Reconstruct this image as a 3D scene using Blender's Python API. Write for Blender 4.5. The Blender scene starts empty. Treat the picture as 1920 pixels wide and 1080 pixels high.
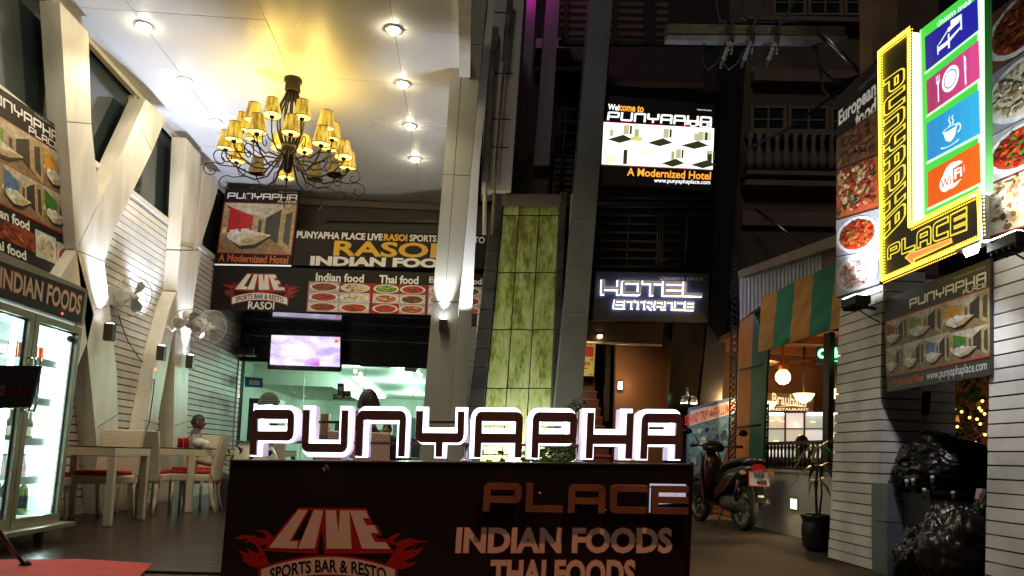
import bpy, math, random
import numpy as np
from mathutils import Vector, Matrix
random.seed(7)
SC = bpy.context.scene
COL = SC.collection
R_ = math.radians

# ------------------------------------------------------------------ camera
F_PX, CX, CY, EYE = 1400.0, 960.0, 732.0, 0.82
def _n(v):
    v = np.array(v, float); return v / np.linalg.norm(v)
_d = _n([870 - CX, -(850 - CY), -F_PX])
_q = _n([1870 - CX, -(885 - CY), -F_PX])
_z = _n(np.cross(_q, _d))
if _z[1] < 0: _z = -_z
_x = _n(np.cross(_d, _z))
ROT = np.array([_x, _d, _z])
cam_d = bpy.data.cameras.new('camera')
cam = bpy.data.objects.new('camera', cam_d)
COL.objects.link(cam)
cam_d.sensor_width = 36.0
cam_d.lens = 36.0 * F_PX / 1920.0
cam_d.shift_y = (CY - 540.0) / 1920.0
cam_d.clip_end = 500.0
cam_d.clip_start = 0.05
cam.matrix_world = Matrix.Translation((0, 0, EYE)) @ Matrix(ROT.tolist()).to_4x4()
SC.camera = cam

# ------------------------------------------------------------------ night sky, faint moonlight
W = bpy.data.worlds.new('World'); SC.world = W; W.use_nodes = True
wn = W.node_tree; wn.nodes.clear()
wo = wn.nodes.new('ShaderNodeOutputWorld'); wb = wn.nodes.new('ShaderNodeBackground')
ws = wn.nodes.new('ShaderNodeTexSky'); ws.sky_type = 'NISHITA'; ws.sun_disc = False
ws.sun_elevation = R_(-4.0); ws.sun_rotation = R_(200)
wb.inputs[1].default_value = 0.12
wn.links.new(ws.outputs[0], wb.inputs[0]); wn.links.new(wb.outputs[0], wo.inputs[0])
sl = bpy.data.lights.new('sun', 'SUN'); sl.energy = 0.2; sl.angle = R_(12); sl.color = (1.0, 0.86, 0.72)
so = bpy.data.objects.new('sun', sl); COL.objects.link(so)
so.rotation_euler = (R_(52), 0, R_(-18))
SC.view_settings.view_transform = 'Standard'
SC.view_settings.look = 'None'
SC.view_settings.exposure = 0.0
SC.view_settings.gamma = 1.0
SC.view_settings.use_curve_mapping = False
SC.cycles.max_bounces = 6
SC.cycles.diffuse_bounces = 3
SC.cycles.glossy_bounces = 3
SC.cycles.transmission_bounces = 6
SC.cycles.transparent_max_bounces = 12
SC.cycles.caustics_reflective = False
SC.cycles.caustics_refractive = False
SC.cycles.sample_clamp_indirect = 4.0

# ------------------------------------------------------------------ surveying the place: sight lines from the camera onto real planes
O = np.array([0.0, 0.0, EYE])
def ray(px, py): return ROT @ np.array([px - CX, -(py - CY), -F_PX])
def onX(px, py, c): r = ray(px, py); return O + r * (c / r[0])
def onY(px, py, c): r = ray(px, py); return O + r * (c / r[1])
def onZ(px, py, c): r = ray(px, py); return O + r * ((c - EYE) / r[2])
ON = {'X': onX, 'Y': onY, 'Z': onZ}

# ------------------------------------------------------------------ materials
def _nt(name):
    m = bpy.data.materials.new(name); m.use_nodes = True
    return m, m.node_tree, m.node_tree.nodes['Principled BSDF']
def mat(name, col, rough=.6, metal=0., var=0., vscale=6., bump=0., bscale=40., coat=0., spec=.5, stretch=None, bcol=None, orand=0.):
    m, t, b = _nt(name)
    b.inputs['Base Color'].default_value = (*col, 1)
    b.inputs['Roughness'].default_value = rough
    b.inputs['Metallic'].default_value = metal
    b.inputs['Specular IOR Level'].default_value = spec
    if coat: b.inputs['Coat Weight'].default_value = coat; b.inputs['Coat Roughness'].default_value = .08
    tc = None
    if var or bump:
        tc = t.nodes.new('ShaderNodeNewGeometry').outputs['Position']
        if stretch:
            mp = t.nodes.new('ShaderNodeMapping'); mp.inputs['Scale'].default_value = stretch
            t.links.new(tc, mp.inputs[0]); tc = mp.outputs[0]
    if var:
        nz = t.nodes.new('ShaderNodeTexNoise'); nz.inputs['Scale'].default_value = vscale; nz.inputs['Detail'].default_value = 5
        t.links.new(tc, nz.inputs['Vector'])
        rp = t.nodes.new('ShaderNodeValToRGB')
        lo = bcol if bcol else tuple(c * (1 - var) for c in col)
        hi = col if bcol else tuple(min(1, c * (1 + var * .6)) for c in col)
        rp.color_ramp.elements[0].position = .35; rp.color_ramp.elements[1].position = .65
        rp.color_ramp.elements[0].color = (*lo, 1); rp.color_ramp.elements[1].color = (*hi, 1)
        t.links.new(nz.outputs[0], rp.inputs[0]); t.links.new(rp.outputs[0], b.inputs['Base Color'])
        mr = t.nodes.new('ShaderNodeMapRange'); mr.inputs['To Min'].default_value = rough * .8; mr.inputs['To Max'].default_value = min(1, rough * 1.25)
        t.links.new(nz.outputs[0], mr.inputs[0]); t.links.new(mr.outputs[0], b.inputs['Roughness'])
    if orand:
        oi = t.nodes.new('ShaderNodeObjectInfo'); hs_ = t.nodes.new('ShaderNodeHueSaturation'); m2 = t.nodes.new('ShaderNodeMapRange')
        m2.inputs['To Min'].default_value = 1 - orand; m2.inputs['To Max'].default_value = 1 + orand * .5
        t.links.new(oi.outputs['Random'], m2.inputs[0]); t.links.new(m2.outputs[0], hs_.inputs['Value'])
        lk = b.inputs['Base Color'].links
        if lk: t.links.new(lk[0].from_socket, hs_.inputs['Color'])
        else: hs_.inputs['Color'].default_value = (*col, 1)
        t.links.new(hs_.outputs[0], b.inputs['Base Color'])
    if bump:
        n2 = t.nodes.new('ShaderNodeTexNoise'); n2.inputs['Scale'].default_value = bscale; n2.inputs['Detail'].default_value = 4
        t.links.new(tc, n2.inputs['Vector'])
        bp = t.nodes.new('ShaderNodeBump'); bp.inputs['Strength'].default_value = bump; bp.inputs['Distance'].default_value = .01
        t.links.new(n2.outputs[0], bp.inputs['Height']); t.links.new(bp.outputs[0], b.inputs['Normal'])
    return m
def em(name, col, s, base=(.8, .8, .8)):
    m, t, b = _nt(name)
    b.inputs['Base Color'].default_value = (*base, 1); b.inputs['Roughness'].default_value = .5
    b.inputs['Emission Color'].default_value = (*col, 1); b.inputs['Emission Strength'].default_value = s
    return m
def glass(name, col=(.9, 1, .97), tint=.85, rough=.02):
    m = bpy.data.materials.new(name); m.use_nodes = True; t = m.node_tree; t.nodes.clear()
    o = t.nodes.new('ShaderNodeOutputMaterial'); mx = t.nodes.new('ShaderNodeMixShader')
    tr = t.nodes.new('ShaderNodeBsdfTransparent'); tr.inputs[0].default_value = (*[c * tint for c in col], 1)
    gl = t.nodes.new('ShaderNodeBsdfGlossy'); gl.inputs['Roughness'].default_value = rough
    lw = t.nodes.new('ShaderNodeLayerWeight'); pw = t.nodes.new('ShaderNodeMath'); pw.operation = 'POWER'; pw.inputs[1].default_value = 5
    fr = t.nodes.new('ShaderNodeMath'); fr.operation = 'MULTIPLY_ADD'; fr.inputs[1].default_value = .8; fr.inputs[2].default_value = .035
    t.links.new(lw.outputs['Facing'], pw.inputs[0]); t.links.new(pw.outputs[0], fr.inputs[0])
    t.links.new(fr.outputs[0], mx.inputs[0]); t.links.new(tr.outputs[0], mx.inputs[1]); t.links.new(gl.outputs[0], mx.inputs[2])
    t.links.new(mx.outputs[0], o.inputs[0])
    return m
_flat = {}
def photo(r, g, b, k=.42):
    """printed photograph ink: mottled like halftone detail"""
    key = (r, g, b, 'photo')
    if key not in _flat:
        lin = [((c / 255.) ** 2.2) for c in (r, g, b)]
        _flat[key] = mat('photo_ink', lin, .4, var=k, vscale=17, stretch=(1, 1.1, 1.3))
    return _flat[key]
def ink(r, g=None, b=None, rough=.45):
    """flat printed ink, sRGB 0-255"""
    if g is None: g = b = r
    k = (r, g, b, rough)
    if k not in _flat:
        lin = [((c / 255.) ** 2.2) for c in (r, g, b)]
        _flat[k] = mat('ink', lin, rough, var=0)
    return _flat[k]
def lit(r, g, b, s=1.0):
    """backlit printed film"""
    k = (r, g, b, 'lit', s)
    if k not in _flat:
        lin = [((c / 255.) ** 2.2) for c in (r, g, b)]
        _flat[k] = em('backlit_film', lin, s, tuple(.3 * c for c in lin))
    return _flat[k]

# ------------------------------------------------------------------ mesh building
OFF = {}
class MB:
    def __init__(s): s.v = []; s.f = []; s.mi = []; s.sm = []; s.mats = []
    def _m(s, m):
        for i, a in enumerate(s.mats):
            if a is m: return i
        s.mats.append(m); return len(s.mats) - 1
    def add(s, vs, fs, m, smooth=False):
        o = len(s.v); k = s._m(m)
        s.v.extend([tuple(float(c) for c in p) for p in vs])
        for f in fs: s.f.append(tuple(i + o for i in f)); s.mi.append(k); s.sm.append(smooth)
        return s
    def box(s, c, size, m, rz=0., rx=0.):
        hx, hy, hz = [a / 2 for a in size]
        vs = [Vector((x, y, z)) for x in (-hx, hx) for y in (-hy, hy) for z in (-hz, hz)]
        M = Matrix.Rotation(rz, 3, 'Z') @ Matrix.Rotation(rx, 3, 'X')
        vs = [M @ p + Vector(c) for p in vs]
        return s.add(vs, [(0, 1, 3, 2), (4, 6, 7, 5), (0, 4, 5, 1), (2, 3, 7, 6), (0, 2, 6, 4), (1, 5, 7, 3)], m)
    def bb(s, lo, hi, m):
        return s.box([(a + b) / 2 for a, b in zip(lo, hi)], [abs(b - a) for a, b in zip(lo, hi)], m)
    def slab(s, pts, off, m, mside=None):
        n = len(pts); a = [np.array(p, float) for p in pts]; off = np.array(off, float)
        b = [p + off for p in a]
        s.add(a + b, [tuple(range(n)), tuple(reversed(range(n, 2 * n)))], m)
        s.add(a + b, [(i, i + n, (i + 1) % n + n, (i + 1) % n) for i in range(n)], mside or m)
        return s
    def poly(s, pts, m): return s.add(pts, [tuple(range(len(pts)))], m)
    def tube(s, path, r, m, n=6, smooth=True, cap=True):
        P = [Vector(p) for p in path]; rs = r if isinstance(r, (list, tuple)) else [r] * len(P)
        vs = []; up = Vector((0, 0, 1)); prev = None
        for i, p in enumerate(P):
            t = (P[min(i + 1, len(P) - 1)] - P[max(i - 1, 0)])
            if t.length < 1e-9: t = Vector((0, 0, 1))
            t.normalize()
            a = prev if prev is not None else (up if abs(t.dot(up)) < .95 else Vector((1, 0, 0)))
            x = a - t * a.dot(t)
            if x.length < 1e-6: x = t.orthogonal()
            x.normalize(); prev = x; y = t.cross(x)
            for k in range(n):
                an = 2 * math.pi * k / n
                vs.append(p + (x * math.cos(an) + y * math.sin(an)) * rs[i])
        fs = []
        for i in range(len(P) - 1):
            for k in range(n):
                fs.append((i * n + k, i * n + (k + 1) % n, (i + 1) * n + (k + 1) % n, (i + 1) * n + k))
        if cap: fs.append(tuple(reversed(range(n)))); fs.append(tuple(range((len(P) - 1) * n, len(P) * n)))
        return s.add(vs, fs, m, smooth)
    def lathe(s, prof, c, m, n=14, axis=(0, 0, 1), smooth=True, caps=True, pleat=0.):
        ax = Vector(axis).normalized(); x = ax.orthogonal().normalized(); y = ax.cross(x); c = Vector(c)
        vs = []
        for r, z in prof:
            for k in range(n):
                an = 2 * math.pi * k / n; rr = r * (1 + (pleat if k % 2 else -pleat))
                vs.append(c + ax * z + (x * math.cos(an) + y * math.sin(an)) * rr)
        fs = [(i * n + k, i * n + (k + 1) % n, (i + 1) * n + (k + 1) % n, (i + 1) * n + k) for i in range(len(prof) - 1) for k in range(n)]
        if caps: fs.append(tuple(reversed(range(n)))); fs.append(tuple(range((len(prof) - 1) * n, len(prof) * n)))
        return s.add(vs, fs, m, smooth)
    def ball(s, c, r, m, nu=12, nv=8, jit=0., M=None):
        if not isinstance(r, (list, tuple)): r = (r, r, r)
        vs = []; c = Vector(c)
        for j in range(nv + 1):
            th = math.pi * j / nv
            for k in range(nu):
                ph = 2 * math.pi * k / nu; q = 1 + random.uniform(-jit, jit)
                p = Vector((r[0] * math.sin(th) * math.cos(ph) * q, r[1] * math.sin(th) * math.sin(ph) * q, r[2] * math.cos(th) * q))
                vs.append(c + (M @ p if M else p))
        fs = [(j * nu + k, (j + 1) * nu + k, (j + 1) * nu + (k + 1) % nu, j * nu + (k + 1) % nu) for j in range(nv) for k in range(nu)]
        return s.add(vs, fs, m, True)
    def ring(s, c, R, r, m, axis=(0, 0, 1), n=24, k=6, sx=1., sy=1.):
        ax = Vector(axis).normalized(); x = ax.orthogonal().normalized(); y = ax.cross(x)
        pts = [Vector(c) + x * (R * sx * math.cos(2 * math.pi * i / n)) + y * (R * sy * math.sin(2 * math.pi * i / n)) for i in range(n + 1)]
        return s.tube(pts, r, m, k, cap=False)
    def build(s, name, parent=None, bevel=0., local=False, weld=False):
        me = bpy.data.meshes.new(name)
        o = bpy.data.objects.new(name, me)
        off = OFF.get(parent.name, (0, 0, 0)) if parent is not None and not local else (0, 0, 0)
        vs = [(a - off[0], b - off[1], c - off[2]) for a, b, c in s.v]
        me.from_pydata(vs, [], s.f)
        for m in s.mats: me.materials.append(m)
        me.polygons.foreach_set('material_index', s.mi); me.polygons.foreach_set('use_smooth', s.sm)
        me.update()
        COL.objects.link(o)
        if parent is not None: o.parent = parent; OFF[o.name] = off
        if bevel:
            b = o.modifiers.new('bevel', 'BEVEL'); b.width = bevel; b.segments = 2; b.limit_method = 'ANGLE'; b.angle_limit = R_(40)
        return o
def tag(o, label=None, cat=None, group=None, kind=None):
    if label: o['label'] = label
    if cat: o['category'] = cat
    if group: o['group'] = group
    if kind: o['kind'] = kind
    return o
def T(name, label, cat, loc=(0, 0, 0), rz=0., group=None, local=False):
    o = bpy.data.objects.new(name, None); COL.objects.link(o); o.empty_display_size = .2
    o.location = loc; o.rotation_euler = (0, 0, rz)
    OFF[o.name] = (0, 0, 0) if local else tuple(float(c) for c in loc)
    return tag(o, label, cat, group)
def S(mb, name, parent=None, **k):
    o = mb.build(name, parent, **k)
    if parent is None: o['kind'] = 'structure'
    return o
def dup(root, loc, rz, label=None):
    r = root.copy(); COL.objects.link(r); r.location = loc; r.rotation_euler = (0, 0, rz)
    if label: r['label'] = label
    def rec(a, b):
        for ch in list(a.children):
            c = ch.copy(); COL.objects.link(c); c.parent = b; rec(ch, c)
    rec(root, r)
    return r
def lamp(name, kind, loc, energy, col, parent=None, size=.03, target=None, spot=None, blend=.5, size_y=None):
    l = bpy.data.lights.new(name, kind); l.energy = energy; l.color = col
    if kind in ('POINT', 'SPOT'): l.shadow_soft_size = size
    if kind == 'AREA':
        l.size = size
        if size_y: l.shape = 'RECTANGLE'; l.size_y = size_y
    if kind == 'SPOT': l.spot_size = R_(spot or 90); l.spot_blend = blend
    o = bpy.data.objects.new(name, l); COL.objects.link(o)
    off = OFF.get(parent.name, (0, 0, 0)) if parent is not None else (0, 0, 0)
    o.location = Vector(loc) - Vector(off)
    if target is not None:
        o.rotation_euler = (Vector(target) - Vector(loc)).to_track_quat('-Z', 'Y').to_euler()
    if parent is not None: o.parent = parent
    return o

# ------------------------------------------------------------------ lettering
_txt = {}; _raw = {}
def text_geo(body, off=0.):
    k = (body, off)
    if k not in _txt:
        cu = bpy.data.curves.new('lettering', 'FONT'); cu.body = body; cu.offset = off; cu.resolution_u = 3
        ob = bpy.data.objects.new('lettering', cu)
        me = bpy.data.meshes.new_from_object(ob)
        v = np.array([(p.co.x, p.co.y) for p in me.vertices]) if len(me.vertices) else np.zeros((1, 2))
        f = [tuple(p.vertices) for p in me.polygons]
        lo, hi = v.min(0), v.max(0)
        _raw[k] = (lo, hi)
        if off:
            text_geo(body, 0.); lo, hi = _raw[(body, 0.)]
        v = (v - lo) / np.maximum(hi - lo, 1e-6)
        bpy.data.objects.remove(ob); bpy.data.curves.remove(cu); bpy.data.meshes.remove(me)
        _txt[k] = (v, f)
    return _txt[k]
def _round(pl, rad, n=4):
    out = []
    for i, p in enumerate(pl):
        p = np.array(p[:2], float)
        if 0 < i < len(pl) - 1 and rad > 0:
            a = np.array(pl[i - 1][:2], float); b = np.array(pl[i + 1][:2], float)
            da = _n(a - p); db = _n(b - p)
            q = min(rad, np.linalg.norm(a - p) * .5, np.linalg.norm(b - p) * .5)
            A, B = p + da * q, p + db * q
            for j in range(n + 1):
                t = j / n; out.append((1 - t) ** 2 * A + 2 * t * (1 - t) * p + t * t * B)
        else: out.append(p)
    ded = [out[0]]
    for p in out[1:]:
        if np.linalg.norm(p - ded[-1]) > 1e-5: ded.append(p)
    return ded
def _ribbon(pl, hw):
    L, Rr = [], []
    for i, p in enumerate(pl):
        d0 = _n(p - pl[i - 1]) if i else None
        d1 = _n(pl[i + 1] - p) if i < len(pl) - 1 else None
        if d0 is None: d0 = d1
        if d1 is None: d1 = d0
        n0 = np.array([-d0[1], d0[0]]); n1 = np.array([-d1[1], d1[0]])
        m = n0 + n1; m = m / max(np.linalg.norm(m), 1e-6); k = hw / max(.3, float(m @ n0))
        L.append(p + m * k); Rr.append(p - m * k)
    return L, Rr
def glyph(ch, W_, t, grow=0.):
    """strokes of the square techno lettering: (polyline, round) in a W_ x 1 box"""
    h = t / 2; l, r, b, u = h, W_ - h, h, 1 - h; m = .42; c = W_ / 2; g = grow
    e = h + g
    D = {
        'P': [([(l, -g), (l, u), (r, u), (r, m), (l + e, m)], 1)],
        'U': [([(l, 1 + g), (l, b), (r, b), (r, 1 + g)], 1)],
        'N': [([(l, -g), (l, u), (r, u), (r, -g)], 1)],
        'Y': [([(l, 1 + g), (l, m), (r, m), (r, 1 + g)], 1), ([(c, m - e), (c, -g)], 0)],
        'A': [([(l, -g), (l, u), (r, u), (r, -g)], 1), ([(l + e, m), (r - e, m)], 0)],
        'H': [([(l, -g), (l, 1 + g)], 0), ([(r, -g), (r, 1 + g)], 0), ([(l + e, m), (r - e, m)], 0)],
        'L': [([(l, 1 + g), (l, b), (W_ + g, b)], 0)],
        'C': [([(W_ + g, u), (l, u), (l, b), (W_ + g, b)], 1)],
        'E': [([(W_ + g, u), (l, u), (l, b), (W_ + g, b)], 0), ([(l + e, .5), (W_ + g, .5)], 0)],
        'O': [([(l, .5), (l, u), (r, u), (r, b), (l, b), (l, .5)], 1)],
        'T': [([(-g, u), (W_ + g, u)], 0), ([(c, u - e), (c, -g)], 0)],
        'R': [([(l, -g), (l, u), (r, u), (r, m), (l + e, m)], 1), ([(c, m - e), (r - h * .3, -g)], 0)],
        '2': [([(0, u), (r, u), (r, .5), (l, .5), (l, b), (W_, b)], 0)],
        '1': [([(c, 0), (c, 1)], 0)],
        '6': [([(W_, u), (l, u), (l, b), (r, b), (r, .5), (l + e, .5)], 0)],
        '0': [([(l, .5), (l, u), (r, u), (r, b), (l, b), (l, .5)], 0)],
        '/': [([(l, 0), (r, 1)], 0)],
    }
    return D[ch]
def logo_quads(word, t=.2, aspect=1.1, gap=.14, grow=0., narrow=None):
    """list per letter of ribbons (L,R) in a unit box (0..1, 0..1)"""
    x = 0; out = []; ws = []
    for ch in word:
        w = aspect * ((narrow or {}).get(ch, 1.))
        rb = []
        for pl, rd in glyph(ch, w, t, grow):
            pl = _round(pl, t * .42 if rd else 0)
            L, R2 = _ribbon(pl, t / 2 + grow)
            rb.append(([p + np.array([x, 0]) for p in L], [p + np.array([x, 0]) for p in R2]))
        out.append(rb); ws.append((x, w)); x += w + gap
    tot = x - gap
    sc = np.array([1 / tot, 1.])
    return [[([p * sc for p in L], [p * sc for p in Rr]) for L, Rr in rb] for rb in out], tot

LAY = .0012
class Print(MB):
    """flat print on a plane; every shape sits a millimetre proud of the one under it"""
    def __init__(s, axis, c, nrm):
        super().__init__(); s.ax = axis; s.c = c; s.n = np.array(nrm, float)
    def P(s, px, py, l=1): return ON[s.ax](px, py, s.c) + s.n * (l * LAY)
    def px(s, pts, m, l=1): return s.poly([s.P(a, b, l) for a, b in pts], m)
    def fr(s, tl, tr, br, bl):
        A, B, C, D = [s.P(*p, 0) for p in (tl, tr, br, bl)]
        def f(u, v, l=1): return (A * (1 - u) + B * u) * (1 - v) + (D * (1 - u) + C * u) * v + s.n * (l * LAY)
        return f
    def q(s, f, uv, m, l=1): return s.poly([f(u, v, l) for u, v in uv], m)
    def rect(s, f, u0, v0, u1, v1, m, l=1): return s.q(f, [(u0, v0), (u1, v0), (u1, v1), (u0, v1)], m, l)
    def ell(s, f, cu, cv, ru, rv, m, l=1, n=18, a0=0, a1=2 * math.pi):
        return s.q(f, [(cu + ru * math.cos(a0 + (a1 - a0) * i / n), cv + rv * math.sin(a0 + (a1 - a0) * i / n)) for i in range(n)], m, l)
    def arc(s, f, cu, cv, ru, rv, w, m, l=1, n=20, a0=0, a1=2 * math.pi):
        P = [(a0 + (a1 - a0) * i / n) for i in range(n + 1)]
        for a, b in zip(P[:-1], P[1:]):
            s.q(f, [(cu + ru * k * math.cos(t), cv + rv * k * math.sin(t)) for t, k in ((a, 1 - w), (b, 1 - w), (b, 1 + w), (a, 1 + w))], m, l)
    def text(s, f, body, m, l=2, off=0., box=(0, 0, 1, 1)):
        v, fs = text_geo(body, off); u0, v0, u1, v1 = box
        s.add([f(u0 + a * (u1 - u0), v1 - b * (v1 - v0), l) for a, b in v], fs, m)
    def warp(s, fn, body, m, l=2, off=0.):
        v, fs = text_geo(body, off)
        s.add([s.P(*fn(a, b), l) for a, b in v], fs, m)
    def logo(s, f, word, m, l=2, t=.2, aspect=1.1, gap=.14, box=(0, 0, 1, 1), grow=0., narrow=None):
        L, _ = logo_quads(word, t, aspect, gap, grow, narrow); u0, v0, u1, v1 = box
        g = lambda p: f(u0 + p[0] * (u1 - u0), v1 - p[1] * (v1 - v0), l)
        for rb in L:
            for A, B in rb:
                vs = [g(p) for p in A] + [g(p) for p in B]; n = len(A)
                s.add(vs, [(i, i + 1, n + i + 1, n + i) for i in range(n - 1)], m)
def extrude_logo(f, word, mface, mside, depth, l0=0., t=.2, aspect=1.1, gap=.14, grow=0., narrow=None, box=(0, 0, 1, 1), nrm=(0, -1, 0)):
    """one MB per letter: prisms standing out of the plane"""
    L, _ = logo_quads(word, t, aspect, gap, grow, narrow); out = []; u0, v0, u1, v1 = box
    N = np.array(nrm, float)
    g = lambda p, d: f(u0 + p[0] * (u1 - u0), v1 - p[1] * (v1 - v0), 0) + N * d
    for rb in L:
        mb = MB()
        for A, B in rb:
            n = len(A)
            fr_ = [g(p, l0 + depth) for p in A] + [g(p, l0 + depth) for p in B]
            bk = [g(p, l0) for p in A] + [g(p, l0) for p in B]
            mb.add(fr_, [(i, i + 1, n + i + 1, n + i) for i in range(n - 1)], mface)
            sd = [(i, i + 1, 2 * n + i + 1, 2 * n + i) for i in range(n - 1)] + [(n + i, n + i + 1, 3 * n + i + 1, 3 * n + i) for i in range(n - 1)]
            sd += [(0, n, 3 * n, 2 * n), (n - 1, 2 * n - 1, 4 * n - 1, 3 * n - 1)]
            sd += [(2 * n + i, 2 * n + i + 1, 3 * n + i + 1, 3 * n + i) for i in range(n - 1)]
            mb.add(fr_ + bk, sd, mside)
        out.append(mb)
    return out

# ------------------------------------------------------------------ printed photographs (flat prints)
FOODS = {
    'curry': [(150, 70, 30), (120, 45, 20), (175, 95, 45), (90, 35, 15)],
    'red': [(190, 55, 30), (150, 35, 20), (215, 90, 40), (110, 30, 20), (90, 130, 50)],
    'brown': [(120, 75, 45), (95, 55, 30), (150, 100, 60), (70, 40, 25)],
    'green': [(130, 165, 60), (165, 190, 90), (90, 130, 40), (200, 205, 120)],
    'pizza': [(200, 90, 55), (225, 175, 120), (170, 50, 35), (70, 95, 45), (235, 205, 160)],
    'pale': [(235, 220, 195), (220, 200, 170), (245, 235, 215), (190, 150, 110)],
    'mixed': [(200, 90, 50), (230, 190, 120), (110, 130, 60), (170, 60, 35), (240, 225, 200)],
    'pasta': [(230, 205, 190), (200, 140, 150), (240, 225, 215), (180, 90, 100)],
    'crust': [(225, 205, 170), (200, 165, 115), (240, 225, 200), (120, 90, 60), (170, 120, 75)],
}
def food(p, f, kind, bg=(205, 205, 210), u0=0., v0=0., u1=1., v1=1., l=1, fill=False, nb=34, dim=1., sz=1.):
    C = lambda c: photo(*[int(a * dim) for a in c], .18)
    U = lambda u: u0 + u * (u1 - u0); V = lambda v: v0 + v * (v1 - v0)
    p.rect(f, u0, v0, u1, v1, C(bg), l)
    pal = FOODS[kind]
    if not fill:
        p.ell(f, U(.5), V(.52), .49 * (u1 - u0), .47 * (v1 - v0), C((238, 238, 236)), l + 1)
        p.ell(f, U(.5), V(.53), .41 * (u1 - u0), .39 * (v1 - v0), C(pal[0]), l + 2)
    else:
        p.rect(f, U(.02), V(.03), U(.98), V(.97), C(pal[0]), l + 1)
    for i in range(nb):
        a = random.uniform(0, 6.283); rr = math.sqrt(random.random())
        if fill: cu, cv = random.uniform(.1, .9), random.uniform(.1, .9)
        else: cu, cv = .5 + rr * .36 * math.cos(a), .53 + rr * .34 * math.sin(a)
        s = random.uniform(.03, .085) * (1.25 if fill else 1) * sz
        n = 7; ph = random.uniform(0, 6); ex = random.uniform(.5, 1.6)
        pts = []
        for k in range(n):
            t = 6.283 * k / n; q = s * random.uniform(.75, 1.2)
            x, y = q * ex * math.cos(t), q * math.sin(t) / ex
            pts.append((U(cu + x * math.cos(ph) - y * math.sin(ph)), V(cv + x * math.sin(ph) + y * math.cos(ph))))
        c = random.choice(pal); g = random.uniform(.75, 1.2)
        g = round(g * 4) / 4
        p.q(f, pts, photo(*[min(255, int(a2 * g * dim)) for a2 in c]), l + 3 + (i % 12) * .25)
def room(p, f, acc, u0=0., v0=0., u1=1., v1=1., l=1, dim=1., flip=False):
    C = lambda c: photo(*[int(a * dim) for a in c], .3)
    def Q(pts, c, k):
        pts = [((1 - a if flip else a), b) for a, b in pts]
        p.q(f, [(u0 + a * (u1 - u0), v0 + b * (v1 - v0)) for a, b in pts], C(c), l + k)
    Q([(0, 0), (1, 0), (1, 1), (0, 1)], (150, 120, 85), 0)
    Q([(0, 0), (1, 0), (.6, .3), (.05, .1)], (205, 192, 170), 1)
    Q([(0, .02), (.08, .08), (.08, .7), (0, .78)], (175, 150, 110), 1)
    Q([(.08, .08), (.42, .25), (.42, .62), (.08, .68)], acc, 2)
    Q([(.42, .25), (.6, .3), (.6, .62), (.42, .62)], (185, 165, 130), 2)
    Q([(.5, .33), (.55, .34), (.55, .6), (.5, .6)], (90, 75, 60), 3)
    Q([(.6, .28), (.8, .1), (.8, .8), (.6, .62)], (55, 48, 44), 2)
    Q([(.8, .1), (1, 0), (1, 1), (.8, .8)], (185, 160, 115), 2)
    Q([(.87, .2), (.96, .14), (.96, .85), (.87, .75)], (75, 66, 56), 3)
    Q([(.1, .72), (.42, .62), (.7, .68), (.5, .9), (.3, .93)], (38, 34, 34), 4)
    Q([(.09, .6), (.4, .54), (.7, .63), (.48, .82), (.28, .86), (.1, .72)], (232, 224, 212), 5)
    Q([(.3, .74), (.6, .63), (.68, .65), (.5, .81), (.32, .84)], (205, 175, 130), 6)
    Q([(.12, .55), (.24, .52), (.25, .59), (.13, .62)], (248, 244, 238), 6)
    Q([(.27, .52), (.38, .5), (.39, .56), (.28, .59)], (248, 244, 238), 6)
    Q([(.02, .5), (.07, .5), (.07, .6), (.02, .62)], (250, 225, 150), 3)
# ================================================================== MATERIAL SET
M_slat = mat('white_painted_board', (.76, .74, .69), .5, var=.16, vscale=2.6, bump=.15, bscale=60, orand=.09)
M_slatR = mat('white_painted_board_outdoor', (.76, .73, .70), .55, var=.2, vscale=3, bump=.2, bscale=50, orand=.12)
M_dark = mat('dark_gap', (.012, .012, .012), .9)
M_clad = mat('cream_aluminium_cladding', (.76, .72, .63), .38, var=.13, vscale=2.2, stretch=(2.5, 2.5, .5), bump=.03, bscale=4)
M_cladw = mat('white_aluminium_cladding', (.72, .72, .70), .35, var=.05, vscale=1.2)
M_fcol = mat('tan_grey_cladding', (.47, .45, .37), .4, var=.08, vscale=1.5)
M_ceil = mat('glossy_ceiling_panel', (.72, .74, .79), .28, var=.03, vscale=.8, bump=.015, bscale=1.3)
M_wglass = mat('dark_window_glass', (.022, .032, .034), .09, spec=.9)
M_frame = mat('white_window_frame', (.7, .68, .63), .4)
M_joint = mat('dark_joint', (.05, .045, .04), .8)
M_iron = mat('wrought_iron', (.022, .016, .012), .5, metal=.6, var=.3, vscale=30)
M_black = mat('black_gloss', (.012, .011, .011), .22)
M_blackm = mat('black_matt', (.018, .017, .017), .6)
M_steel = mat('brushed_steel', (.55, .55, .55), .3, metal=1.)
M_alu = mat('champagne_aluminium', (.46, .42, .34), .38, metal=.75)
M_chrome = mat('chrome', (.75, .75, .75), .12, metal=1.)
M_wood = mat('dark_laminate_plank', (.030, .016, .011), .24, var=.45, vscale=5, stretch=(.6, 12, 1), bump=.1, bscale=14, spec=.26, orand=.35)
M_asph = mat('worn_concrete_paving', (.066, .042, .021), .8, spec=.25, var=.55, vscale=1.3, bump=.35, bscale=9)
M_board = mat('dark_brown_sign_board', (.013, .0095, .0085), .45, var=.15, vscale=3, spec=.22)

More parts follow.
